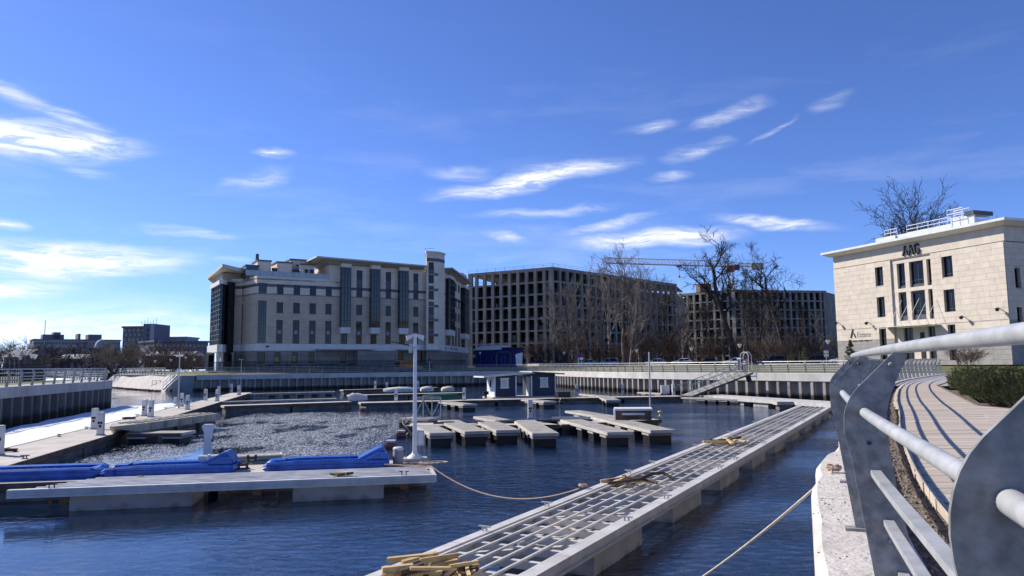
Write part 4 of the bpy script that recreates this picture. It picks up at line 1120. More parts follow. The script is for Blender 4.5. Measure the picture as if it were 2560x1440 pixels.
class Fac:
    def __init__(s, parent, A, B):
        s.t = parent; s.A = v2(A, 0); d = v2(B, 0) - s.A; s.L = d.length; s.d = d / s.L; s.n = Vector((-s.d.y, s.d.x, 0)); s.rz = math.atan2(s.d.y, s.d.x)
    def P(s, u, y, z): return s.A + s.d * u + s.n * y + Vector((0, 0, z))
    def uz(s, px, py):
        r = ray(px, py); k = (s.A - EYE).dot(s.n) / r.dot(s.n); q = EYE + r * k
        return (q - s.A).dot(s.d), q.z
    def u(s, px, py=800): return s.uz(px, py)[0]
    def boxm(s, b, u0, u1, y0, y1, z0, z1):
        return b.hexa([s.P(u0, y0, z0), s.P(u1, y0, z0), s.P(u1, y1, z0), s.P(u0, y1, z0)], [s.P(u0, y0, z1), s.P(u1, y0, z1), s.P(u1, y1, z1), s.P(u0, y1, z1)])
    def box(s, name, M, u0, u1, y0, y1, z0, z1, parent=None):
        return s.boxm(MB(), u0, u1, y0, y1, z0, z1).build(name, M, parent or s.t)
    def wall(s, name, M, u0, u1, z0, z1, holes=(), th=.35, y0=0.0):
        us = sorted({u0, u1, *[max(u0, min(u1, h[0])) for h in holes], *[max(u0, min(u1, h[1])) for h in holes]})
        zs = sorted({z0, z1, *[max(z0, min(z1, h[2])) for h in holes], *[max(z0, min(z1, h[3])) for h in holes]})
        b = MB(); idx = {}
        def solid(i, j):
            if not (0 <= i < len(us) - 1 and 0 <= j < len(zs) - 1): return False
            uc, zc = (us[i] + us[i + 1]) / 2, (zs[j] + zs[j + 1]) / 2
            return not any(h[0] < uc < h[1] and h[2] < zc < h[3] for h in holes)
        for i in range(len(us) - 1):
            for j in range(len(zs) - 1):
                if not solid(i, j): continue
                a, c, e, g = us[i], us[i + 1], zs[j], zs[j + 1]
                b.poly([s.P(a, y0, e), s.P(c, y0, e), s.P(c, y0, g), s.P(a, y0, g)])
                b.poly([s.P(a, y0 + th, e), s.P(a, y0 + th, g), s.P(c, y0 + th, g), s.P(c, y0 + th, e)])
                if not solid(i - 1, j): b.poly([s.P(a, y0, e), s.P(a, y0, g), s.P(a, y0 + th, g), s.P(a, y0 + th, e)])
                if not solid(i + 1, j): b.poly([s.P(c, y0, e), s.P(c, y0 + th, e), s.P(c, y0 + th, g), s.P(c, y0, g)])
                if not solid(i, j - 1): b.poly([s.P(a, y0, e), s.P(a, y0 + th, e), s.P(c, y0 + th, e), s.P(c, y0, e)])
                if not solid(i, j + 1): b.poly([s.P(a, y0, g), s.P(c, y0, g), s.P(c, y0 + th, g), s.P(a, y0 + th, g)])
        return b.build(name, M, s.t)
    def win(s, u0, u1, z0, z1, y=.16, nv=1, tr=None, M=None, G_=None, name='window', fw=.07, parent=None):
        b = MB(); dp = .07
        s.boxm(b, u0, u0 + fw, y, y + dp, z0, z1); s.boxm(b, u1 - fw, u1, y, y + dp, z0, z1)
        s.boxm(b, u0 + fw, u1 - fw, y, y + dp, z0, z0 + fw); s.boxm(b, u0 + fw, u1 - fw, y, y + dp, z1 - fw, z1)
        for i in range(1, nv + 1):
            uc = u0 + (u1 - u0) * i / (nv + 1); s.boxm(b, uc - fw * .4, uc + fw * .4, y, y + dp, z0 + fw, z1 - fw)
        for tz in (tr or []):
            s.boxm(b, u0 + fw, u1 - fw, y + .004, y + dp - .004, z0 + (z1 - z0) * tz - fw * .4, z0 + (z1 - z0) * tz + fw * .4)
        f = b.build(name, M or m_frame, parent or s.t)
        if G_ is not False:
            s.boxm(MB(), u0 + fw * .5, u1 - fw * .5, y + .03, y + .05, z0 + fw * .5, z1 - fw * .5).build('pane', G_ or m_pane, f)
        return f

# ------------------------------------------------------------------ limestone apartment house
def apartment_house():
    X = lambda zx: 480 + zx / 3.556
    Y_ = lambda zy: 600 + zy / 3.556
    pt = lambda zx, D: v2(V(X(zx), 880, D), 0)
    P0, P1, P2, P3, P4, P5 = pt(157, 146), pt(246, 136.5), pt(300, 139.5), pt(318, 141), pt(432, 140.5), pt(562, 136)
    A, B = pt(655, 137), pt(2085, 153.5)
    T0, T1, T2 = pt(2083, 152.2), pt(2190, 153.4), pt(2246, 156)
    C, E = pt(2246, 157.5), pt(2456, 190)
    zg, z_wb0, z_wb1, z_t1, z_b0, z_b1, z_p = 3.05, 6.65, 7.9, 17.2, 18.55, 19.1, 20.5
    t = thing('apartment_house', 'long tan limestone apartment house with glass bays behind the far quay', 'building', lerp(A, B, .5) + Vector((0, 0, zg)))
    # massive inner block
    inn = []
    foot = [P0, P1, P2, P4, P5, A, B, T2, E]
    cen = lerp(A, B, .5) + Vector((-8, 14, 0))
    back = [E + Vector((-14, 16, 0)), P0 + Vector((10, 22, 0))]
    core = [p + (cen - p).normalized() * 1.6 for p in foot + back]
    MB().prism([(p.x, p.y) for p in core], zg, z_p - .8).build('inner_block', m_dark, t)
    def zones(f, u0, u1, holes, top, extra=None):
        f.wall('ground_floor_wall', m_greyst, u0, u1, zg, z_wb0, holes)
        f.wall('white_band', m_fascia, u0, u1, z_wb0 + .003, z_wb1, holes, th=.38, y0=-.06)
        f.wall('stone_wall', m_tan, u0, u1, z_wb1 + .003, z_t1, holes)
        f.wall('upper_wall', m_light, u0, u1, z_t1 + .003, z_b0, holes)
        f.wall('slate_band', m_band, u0, u1, z_b0 + .003, z_b1, holes, th=.33, y0=-.03)
        f.wall('parapet_wall', m_light, u0, u1, z_b1 + .003, top, holes)
        f.box('string_course', m_band, u0, u1, -.08, -.002, z_t1 - .08, z_t1 + .06)
    # ---- main front
    f = Fac(t, A, B)
    cols = [(750, 808), (897, 957), (1042, 1100), (1185, 1240), (1458, 1512), (1720, 1768), (1966, 2012)]
    rows = {'band': (17.25, 19.08), 'r4': (13.75, 15.72), 'tall': (8.0, 12.4), 'pent': (20.5, 22.2)}
    holes = []; wins = []
    usplit = f.u(X(1306))
    for k, (a, c) in enumerate(cols):
        u0, u1 = f.u(X(a)), f.u(X(c))
        wins.append((u0, u1, k)); holes += [(u0, u1, *rows['band']), (u0, u1, *rows['r4']), (u0, u1, *rows['tall'])]
        if k >= 4: holes.append((u0, u1, rows['band'][0], rows['pent'][1] + .4))
    bays = [(f.u(X(a)), f.u(X(c))) for a, c in [(1312, 1393), (1577, 1653), (1830, 1905)]]
    for (u0, u1) in bays: holes.append((u0 + .25, u1 - .25, 8.0, 9.9))
    gnd = [(558, 640), (742, 795), (893, 947), (1040, 1090), (1320, 1372), (1458, 1505), (1800, 1880), (2010, 2050)]
    for a, c in gnd[1:]: holes.append((f.u(X(a)), f.u(X(c)), 4.25, 6.4))
    zones(f, 0, usplit, holes, z_p)
    ztop = 23.4
    zones(f, usplit + .004, f.L, holes, ztop)
    for u0, u1, k in wins:
        f.win(u0, u1, *rows['r4'], nv=1, tr=[.72]); 
        f.win(u0, u1, rows['band'][0], rows['band'][1], nv=1, tr=[.72])
        f.win(u0, u1, 10.75, 12.4, nv=1, tr=[.75]); f.box('spandrel', m_spandrel, u0, u1, .12, .2, 9.55, 10.75); f.win(u0, u1, 8.0, 9.55, nv=1)
        f.box('vent_grille', m_frame_w, (u0 + u1) / 2 - .28, (u0 + u1) / 2 + .28, .09, .118, 9.85, 10.4)
        if k >= 4:
            f.win(u0, u1, 20.75, 22.6, nv=1, tr=[.72]); f.box('spandrel', m_spandrel, u0, u1, .12, .2, 19.1, 20.75)
        f.box('sill', m_band, u0 - .06, u1 + .06, -.07, .1, 13.66, 13.745)
    m_warm = mat('poster_yellow', (.38, .36, .08), .4, var=.4, scale=1.5)  # plain yellow for the posters in the shop windows
    for k, (a, c) in enumerate(gnd[1:]):
        u0, u1 = f.u(X(a)), f.u(X(c)); w = f.win(u0, u1, 4.25, 6.4, nv=1, tr=[.7])
        if k < 2:
            for q in range(2 if k == 0 else 1):
                f.box('yellow_poster', m_warm, u0 + .12 + q * .95, u0 + .75 + q * .95, .13, .155, 4.5, 5.6)
    for (u0, u1) in bays:          # glass oriels
        zb, zt = 11.2, 22.9
        b = MB(); yo = -1.0
        sh = [(u0, 0), (u0 + .05, yo), (u1 - .05, yo), (u1, 0)]
        fl = lambda z0, z1, grow=0.0: MB().hexa([f.P(u0 - grow, .05, z0), f.P(u1 + grow, .05, z0), f.P(u1 + grow, yo - grow, z0), f.P(u0 - grow, yo - grow, z0)], [f.P(u0 - grow, .05, z1), f.P(u1 + grow, .05, z1), f.P(u1 + grow, yo - grow, z1), f.P(u0 - grow, yo - grow, z1)])
        fl(10.0, 11.19, .06).build('bay_base', m_fascia, t)
        fl(zb, zt).build('bay_glass', m_pane_green, t)
        fl(zt + .003, zt + .75, .10).build('bay_cap', m_light, t)
        b = MB()
        for i in range(4):
            uc = u0 + (u1 - u0) * i / 3; f.boxm(b, uc - .05, uc + .05, yo - .06, yo - .005, zb, zt)
        nz_ = 9
        for i in range(nz_ + 1):
            zc = zb + (zt - zb) * i / nz_; f.boxm(b, u0 - .05, u1 + .05, yo - .05, yo - .003, zc - .05, zc + .05)
            f.boxm(b, u0 - .05, u0 - .003, yo, 0, zc - .05, zc + .05); f.boxm(b, u1 + .003, u1 + .05, yo, 0, zc - .05, zc + .05)
        b.build('bay_mullions', m_frame, t)
        f.win(u0 + .25, u1 - .25, 8.0, 9.9, nv=1)
    # penthouse roof, cantilevered, tapering up
    ua, ub = f.u(X(1125), 655), f.u(X(2066), 655)
    MB().hexa([f.P(ua - 1.0, -2.2, 24.35), f.P(ub, -2.2, 23.9), f.P(ub, 9, 23.9), f.P(ua - 1, 9, 24.35)], [f.P(ua - 1.0, -2.3, 24.6), f.P(ub, -2.3, 24.15), f.P(ub, 9, 24.15), f.P(ua - 1, 9, 24.6)]).build('penthouse_roof', m_fascia, t)
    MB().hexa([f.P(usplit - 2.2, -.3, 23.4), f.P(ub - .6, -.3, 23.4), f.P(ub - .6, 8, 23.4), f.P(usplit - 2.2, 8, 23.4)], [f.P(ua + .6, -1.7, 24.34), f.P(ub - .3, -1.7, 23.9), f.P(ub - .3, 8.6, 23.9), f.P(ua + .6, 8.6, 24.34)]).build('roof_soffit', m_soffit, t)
    f.wall('penthouse_side', m_light, usplit - .002, usplit + .3, z_p, 23.4, th=7, y0=.36)
    # roof terrace boxes and glass balustrade on the lower wing
    for k, (a, c, zt, dpt) in enumerate([(497, 612, 22.6, 3.0), (612, 735, 23.8, 4.0), (790, 925, 23.7, 4.0), (930, 1145, 24.6, 5.5), (990, 1120, 23.4, 3.0)]):
        u0, u1 = f.u(X(a)), f.u(X(c))
        f.box('roof_box', m_light if k else m_pane_green, u0, u1, dpt, dpt + 5, z_p - .3, zt); f.box('roof_box_cap', m_band, u0 - .15, u1 + .15, dpt - .15, dpt + 5.1, zt + .003, zt + .28)
    for a, c in [(737, 788), (930, 990), (1030, 1060), (1075, 1110)]:
        u0, u1 = f.u(X(a)), f.u(X(c)); f.win(u0, u1, z_p + .1, z_p + 2.1, y=3.6 if a < 1000 else 2.85, nv=1)
    f.box('balustrade', mat('balustrade_glass', (.42, .46, .48), .15, var=.1), f.u(X(470)), f.u(X(1215)), .12, .16, z_p + .003, z_p + 1.0)
    b = MB()
    for i in range(14):
        uc = f.u(X(470)) + i * (f.u(X(1215)) - f.u(X(470))) / 13; f.boxm(b, uc - .03, uc + .03, .1, .18, z_p + .004, z_p + 1.05)
    b.build('balustrade_posts', m_frame_w, t)
    u0 = f.u(X(617)); MB().tube(f.P(u0, 5, 24), f.P(u0, 5, 25.3), .35, .3, 8).build('chimney', m_band, t)
    # terrace plants
    rr = random.Random(4); b = MB()
    for i in range(260):
        uc = rr.choice([f.u(X(q)) for q in (680, 700, 830, 910, 960, 1040, 1090, 1150)]) + rr.gauss(0, .5); zc = z_p + rr.uniform(.1, 1.0)
        q = f.P(uc, .6 + rr.uniform(0, .8), zc); s = .16
        b.poly([q + Vector((rr.uniform(-s, s), rr.uniform(-s, s), rr.uniform(-s, s))) for _ in range(3)])
    b.build('terrace_plants', mat('dark_leaf', (.05, .055, .03), .8, var=.3), t)
    # roof deck
    MB().prism([(p.x, p.y) for p in [P0, P1, P2, P4, P5, A, f.P(usplit, 0, 0), f.P(usplit, 18, 0), back[1]]], z_p - .7, z_p - .4).build('roof_deck', m_roofmetal, t)
    MB().prism([(p.x, p.y) for p in [f.P(usplit - 2, .4, 0), f.P(f.L, .4, 0), f.P(f.L, 16, 0), f.P(usplit - 2, 16, 0)]], z_p, 23.38).build('penthouse_block', m_light, t)
    # canopy over the ground floor, steps rail
    f.box('entrance_canopy', m_frame_w, f.u(X(1100)), f.u(X(1600)), -2.2, -.07, 6.75, 6.95); f.box('entrance_canopy', m_frame_w, f.u(X(1815)), f.u(X(2180)), -2.2, -.07, 6.7, 6.9)
    f.box('entrance_lobby', m_greyst, f.u(X(1440)), f.u(X(1790)), -2.6, -.07, zg, 6.55)
    f.wall('camera_box', m_frame, f.u(X(662)), f.u(X(685)), 7.3, 7.6, th=.3, y0=-.4)
    # ---- canted end P5-A and left faces
    g = Fac(t, P5, A); hl = [(.08, g.L - .05, 8.1, 15.9), (.08, g.L - .05, 17.3, 19.2), (.1, g.L - .1, 4.2, 6.4)]
    zones(g, 0, g.L, hl, z_p)
    g.win(.08, g.L - .05, 8.1, 15.9, nv=3, tr=[.11, .22, .33, .44, .55, .66, .77, .88], G_=m_pane_green); g.win(.08, g.L - .05, 17.3, 19.2, nv=3, tr=[.75], G_=m_pane_green); g.win(.1, g.L - .1, 4.2, 6.4, nv=2)
    g = Fac(t, P4, P5); zones(g, 0, g.L, [(.0, .45, 8.2, 15.6), (.0, .45, 17.3, 19.2)], z_p)
    g = Fac(t, P3, P4); zones(g, 0, g.L, [], z_p)
    for u0 in (0.0,): g.box('slot_window', m_pane, -.45, -.02, .1, .4, 8.2, 15.6)
    # ---- glazed corner tower
    for (a, c, nv) in ((P0, P1, 6), (P1, P2, 2)):
        g = Fac(t, a, c)
        g.box('tower_base', m_fascia, 0, g.L, -.5, .4, 6.45, 7.85)
        g.box('tower_glass', m_pane_green, 0, g.L, .05, .2, 7.86, 19.1)
        b = MB()
        for i in range(nv + 1): uc = g.L * i / nv; g.boxm(b, uc - .06, uc + .06, -.08, .045, 7.86, 19.1)
        for i in range(13): zc = 7.9 + 11.15 * i / 12; g.boxm(b, 0, g.L, -.06, .04, zc - .06, zc + .06)
        b.build('tower_mullions', m_spandrel if a is P0 else m_frame, t)
        for i in range(nv):
            if (i * 7) % 3 == 0: g.box('tower_panel', m_spandrel, g.L * i / nv + .07, g.L * (i + 1) / nv - .07, .02, .045, 10.5, 11.6)
        g.box('tower_head', m_fascia, -.2, g.L + .1, -.3, .4, 19.103, 19.9)
        for i in range(3): g.box('column', m_fascia, g.L * (.1 + .4 * i), g.L * (.1 + .4 * i) + .45, .3, .7, zg, 6.45)
        g.box('recessed_wall', m_greyst, 0, g.L, 2.2, 2.5, zg, 6.45); g.box('shop_window', m_pane, .5, g.L - .3, 2.15, 2.19, 3.6, 6.0)
    MB().hexa([pt(118, 150) + Vector((0, 0, 21.6)), pt(246, 133.5) + Vector((0, 0, 21.9)), pt(446, 140) + Vector((0, 0, 21.6)), pt(440, 150) + Vector((0, 0, 21.6)), pt(180, 160) + Vector((0, 0, 21.6))],
              [pt(112, 150) + Vector((0, 0, 22.1)), pt(246, 133) + Vector((0, 0, 22.35)), pt(450, 140) + Vector((0, 0, 22.3)), pt(445, 151) + Vector((0, 0, 22.3)), pt(180, 161) + Vector((0, 0, 22.1))]).build('corner_roof', m_fascia, t)
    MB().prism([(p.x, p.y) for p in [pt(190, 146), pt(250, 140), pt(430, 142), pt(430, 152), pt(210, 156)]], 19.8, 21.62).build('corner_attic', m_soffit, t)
    # ---- stair tower
    def tower_face(a, c, glassy):
        g = Fac(t, a, c); zt = 26.9
        hs = [(.45, 1.65, z, z + 1.8) for z in (8.1, 11.0, 13.9, 17.2, 20.6, 23.2)] if glassy else []
        g.wall('ground_floor_wall', m_greyst, 0, g.L, zg, z_wb0); g.box('white_band', m_fascia, 0, g.L, -.08, .3, z_wb0 + .003, z_wb1)
        g.wall('tower_wall', m_light, 0, g.L, z_wb1 + .004, zt, hs)
        for h in hs:
            g.win(*h, nv=1, tr=[.72])
        if glassy:
            for z in (9.95, 12.85, 15.8, 19.1, 22.5): g.box('spandrel', m_spandrel, .45, 1.65, -.02, .05, z, z + 1.0)
            for z in (9.6, 12.7, 15.6, 19.0, 22.2): g.box('slate_band', m_band, 1.7, g.L, -.04, -.002, z, z + .55)
        g.box('slate_band', m_band, 0, g.L, -.05, -.002, 25.2, 25.9); g.box('tower_cap', m_light, -.15, g.L + .1, -.18, .4, zt + .003, zt + .45)
    tower_face(T0, T1, True); tower_face(T1, T2, False)
    MB().prism([(p.x, p.y) for p in [T0 + Vector((.2, .5, 0)), T1 + Vector((0, .5, 0)), T2 + Vector((-.2, .5, 0)), T2 + Vector((-2, 7, 0)), T0 + Vector((-1, 7, 0))]], z_wb1, 26.85).build('tower_block', m_light, t)
    b = MB()
    for i in range(5): b.tube(T0 + Vector((-.35, .4 + i * .0, 24.2 + i * .62)), T0 + Vector((-.35, 1.3, 24.2 + i * .62)), .04, n=5)
    for dy in (.4, 1.3): b.tube(T0 + Vector((-.35, dy, 23.8)), T0 + Vector((-.35, dy, 27.9)), .04, n=5)
    b.tube(T0 + Vector((-.35, .4, 27.9)), T0 + Vector((1.6, .6, 27.9)), .04, n=5)
    b.build('roof_ladder', m_frame_w, t)
    # ---- right wing, receding
    g = Fac(t, C, E)
    hs = []; wn = []
    for (a, c) in ((2313, 2330), (2340, 2356), (2366, 2382)):
        u0, u1 = g.u(X(a)), g.u(X(c))
        for z0, z1 in ((8.0, 12.4), (13.75, 15.7), (17.25, 19.08), (20.75, 22.6)): hs.append((u0, u1, z0, z1)); wn.append((u0, u1, z0, z1))
    u0, u1 = g.u(X(2226)) , g.u(X(2240))
    zones(g, 0, g.L, hs, 23.4)
    for w in wn: g.win(*w, nv=1)
    for a, c in ((2253, 2297), (2388, 2427)):
        u0, u1 = g.u(X(a)), g.u(X(c))
        g.box('bay_base', m_fascia, u0 - .1, u1 + .1, -1.1, .05, 10.0, 11.2); g.box('bay_glass', m_pane_green, u0, u1, -1.0, .05, 11.21, 22.3); g.box('bay_cap', m_light, u0 - .1, u1 + .1, -1.1, .05, 22.303, 23.0)
        b = MB()
        for i in range(10): zc = 11.25 + i * 1.22; g.boxm(b, u0 - .04, u1 + .04, -1.06, -1.003, zc - .05, zc + .05)
        for i in range(4): uc = u0 + (u1 - u0) * i / 3; g.boxm(b, uc - .05, uc + .05, -1.06, -1.004, 11.25, 22.3)
        b.build('bay_mullions', m_frame, t)
        g.win(u0 + .4, u1 - .4, 8.0, 9.8, y=-.03, nv=1)
    MB().hexa([g.P(-1, -1.8, 24.1), g.P(g.L - 4, -1.8, 24.1), g.P(g.L - 4, 7, 24.1), g.P(-1, 7, 24.1)], [g.P(-1, -1.9, 24.35), g.P(g.L - 4, -1.9, 24.35), g.P(g.L - 4, 7, 24.35), g.P(-1, 7, 24.35)]).build('wing_roof', m_roofmetal, t)
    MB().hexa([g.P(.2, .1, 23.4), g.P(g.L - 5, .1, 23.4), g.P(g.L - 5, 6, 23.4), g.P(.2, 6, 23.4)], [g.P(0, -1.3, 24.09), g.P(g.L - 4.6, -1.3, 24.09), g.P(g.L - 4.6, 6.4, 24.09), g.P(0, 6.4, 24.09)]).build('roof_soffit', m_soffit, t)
    MB().prism([(p.x, p.y) for p in [g.P(g.L - 7, .3, 0), g.P(g.L, .3, 0), g.P(g.L, 8, 0), g.P(g.L - 7, 8, 0)]], 23.4, 26.6).build('end_tower', m_light, t)
    g.box('slate_band', m_band, g.L - 7.1, g.L + .05, .22, .295, 25.0, 25.8)
    for i in range(9):   # lettering plate marks on the white band, unreadable at this distance
        if i in (2, 5): continue
        g.box('sign_letter', m_frame, g.u(X(2298)) + i * 1.0, g.u(X(2298)) + i * 1.0 + .6, -.09, -.062, 7.1, 7.5)
    g.box('blue_plaque', m_blue, .6, 1.5, -.1, -.062, 6.9, 7.6)
apartment_house()

# ------------------------------------------------------------------ raw concrete frame buildings
UN = {}
def grid_building(label, corners, zg, n_st, st, bays, roof_rail=True, depth=22, cw=.95, open_top=True, rail_b=True):
    """corners: left end, corner, right end; open frame storeys with deep set slabs"""
    t = thing('unfinished_building', label, 'building', v2(corners[1], zg), group='unfinished concrete frame buildings')
    zt = zg + n_st * st
    inner = v2(corners[1], 0) + (lerp(corners[0], corners[2], .5) - v2(corners[1], 0)).normalized() * depth
    cen = lerp(corners[0], corners[2], .5); cen.z = 0
    away = (cen - v2(corners[1], 0)).normalized()
    foot = [v2(corners[0], 0), v2(corners[1], 0), v2(corners[2], 0), v2(corners[2], 0) + away * depth, v2(corners[0], 0) + away * depth]
    ins = [p + (cen + away * depth * .4 - p).normalized() * .7 for p in foot]
    for k in range(n_st):
        MB().prism([(p.x, p.y) for p in ins], zg + (k + 1) * st - .38, zg + (k + 1) * st - .06).build('floor_slab', m_rawconc, t)
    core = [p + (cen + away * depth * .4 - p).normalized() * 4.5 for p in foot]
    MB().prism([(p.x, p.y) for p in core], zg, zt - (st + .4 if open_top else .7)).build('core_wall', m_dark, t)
    for a_, b_ in ((foot[0], foot[4]), (foot[2], foot[3]), (foot[3], foot[4])):
        MB().bar(v2(a_, (zg + zt) / 2 - (st / 2 if open_top else .4)), v2(b_, (zg + zt) / 2 - (st / 2 if open_top else .4)), .4, zt - zg - (st if open_top else .8)).build('end_wall', m_rawconc, t)
    for fi in range(2):
        f = Fac(t, corners[fi], corners[fi + 1]); nb = bays[fi]; s = f.L / nb
        for i in range(nb + 1):
            if fi == 1 and i == 0: continue
            w = cw * (1.5 if (i == 0 or i == nb) else 1)
            uu = min(max(i * s, w / 2), f.L - w / 2)
            f.box('column', m_rawconc, uu - w / 2, uu + w / 2, 0, .8, zg, zt - .003)
        for k in range(n_st):
            zc = zg + (k + 1) * st
            f.box('edge_beam', m_rawconc, .0, f.L, .06, .62, zc - .62, zc - .08 if k < n_st - 1 else zc + .35)
            b = MB()
            for h in (.55, 1.05): f.boxm(b, .1, f.L - .1, .9, .97, zc - st + h - .04, zc - st + h + .04)
            if rail_b: b.build('guard_rail', m_steel_dark, t)
        rq = random.Random(int(abs(f.A.x) * 7) + fi)
        for q in range(nb * n_st // 5):
            i, k = rq.randrange(nb), rq.randrange(n_st); hh = rq.choice([.5, .9, 1.2, 2.2]); u0 = s * i + cw * .55; ww = s - cw * 1.1; pw = ww * rq.choice([1, 1, .5, .35])
            f.box('block_infill', m_rawconc if rq.random() < .7 else m_concrete_grey, u0, u0 + pw, 1.1 + q * .004, 1.3 + q * .004, zg + k * st - .05, zg + k * st + hh)
        if roof_rail:
            b = MB()
            for h in (.5, 1.0): f.boxm(b, 0, f.L, .2, .26, zt + .35 + h - .03, zt + .35 + h + .03)
            n = int(f.L / 3)
            for i in range(n + 1): f.boxm(b, f.L * i / n - .04, f.L * i / n + .04, .2, .28, zt + .35, zt + 1.4)
            b.build('roof_rail', m_zinc, t)
    return t
c0, c1, c2 = V(1171, 880, 230), V(1385, 880, 215), V(1698, 880, 266)
grid_building('unfinished grey concrete frame block with roof railing behind the poplars', (c0, c1, c2), 3.1, 8, 3.58, (10, 20), depth=26)
d0, d1, d2 = V(1690, 880, 318), V(1842, 880, 300), V(2074, 880, 309)
tb = grid_building('second unfinished concrete frame block behind the two tall trees', (d0, d1, d2), 3.1, 8, 3.72, (9, 15), depth=24, roof_rail=False, open_top=False)
f = Fac(tb, d1, d2); f.box('roof_hut', mat('brown_block', (.16, .11, .09), .9, var=.2), -12, -7, 6, 10, 32.8, 36.2)
e0, e1, e2 = V(2066, 880, 330), V(2078, 880, 326), V(2150, 880, 330)
grid_building('dark unfinished frame block just left of the pale office building', (e0, e1, e2), 3.1, 8, 3.6, (1, 3), depth=20, roof_rail=True, open_top=False)

# ------------------------------------------------------------------ tower crane
def crane():
    Y = 345
    mast = V(1832, 800, Y); zj = ZA(1832, 662, Y)
    t = thing('tower_crane', 'white and red tower crane rising behind the unfinished blocks', 'crane', v2(mast, 3.1))
    m_cr = mat('crane_white', (.62, .60, .57), .6, var=.1); m_red = mat('crane_red', (.34, .10, .07), .6, var=.15)
    def lattice(name, p, q, w, M, n, h=None):
        p, q = Vector(p), Vector(q); d = (q - p).normalized(); up = Vector((0, 0, 1)) if abs(d.z) < .9 else Vector((0, 1, 0)); sx = d.cross(up).normalized(); uy = sx.cross(d)
        b = MB(); h = h or w; r = .14
        cs = [sx * a * w / 2 + uy * c * h / 2 for a, c in ((-1, -1), (1, -1), (1, 1), (-1, 1))]
        for c in cs: b.tube(p + c, q + c, r, n=4)
        for i in range(n):
            a, e = lerp(p, q, i / n), lerp(p, q, (i + 1) / n)
            for k in range(4): b.tube(a + cs[k], e + cs[(k + 1) % 4], r * .6, n=3); b.tube(a + cs[k], a + cs[(k + 1) % 4], r * .5, n=3)
        return b.build(name, M, t)
    lattice('mast', v2(mast, 3.1), v2(mast, zj - .6), 2.2, m_cr, 22)
    L0, R0 = V(1514, 651, Y), V(1895, 664, Y)
    tip = v2(L0, L0.z); tail = v2(R0, R0.z)
    j0 = v2(mast, zj + .4)
    lattice('jib', j0, tip, 1.7, m_cr, 34, 2.4)
    lattice('counter_jib', j0, tail, 1.7, m_cr, 7, 1.4)
    MB().tube(j0 + Vector((0, 0, -1.4)), tip + Vector((0, 0, -1.5)), .16, n=4).build('trolley_rail', m_red, t)
    MB().box(tail.x - 3.2, tail.x + 2.2, tail.y - 1.2, tail.y + 1.2, tail.z - 1.9, tail.z + 1.2).build('counterweight', mat('crane_block', (.48, .43, .33), .8, var=.15), t)
    MB().box(mast.x - 1.6, mast.x + 1.4, mast.y - 1.6, mast.y + 1.6, zj - 3.4, zj - .6).build('slewing_unit', m_red, t)
    MB().box(mast.x + 1.6, mast.x + 3.8, mast.y - 1.4, mast.y + .6, zj - 2.6, zj).build('cabin', m_frame, t)
    h = V(1697, 655, Y); hz = ZA(1697, 688, Y)
    MB().tube(v2(h, h.z - 1), v2(h, hz), .07, n=4).build('hoist_cable', m_frame, t); MB().lathe(v2(h, hz - 1.2), [(.3, 0), (.6, .5), (.3, 1.2)], 6).build('hook_block', m_red, t)
    MB().box(h.x - 1.2, h.x + 1.2, h.y - .8, h.y + .8, h.z - 2.3, h.z - 1.6).build('trolley', m_red, t)
crane()
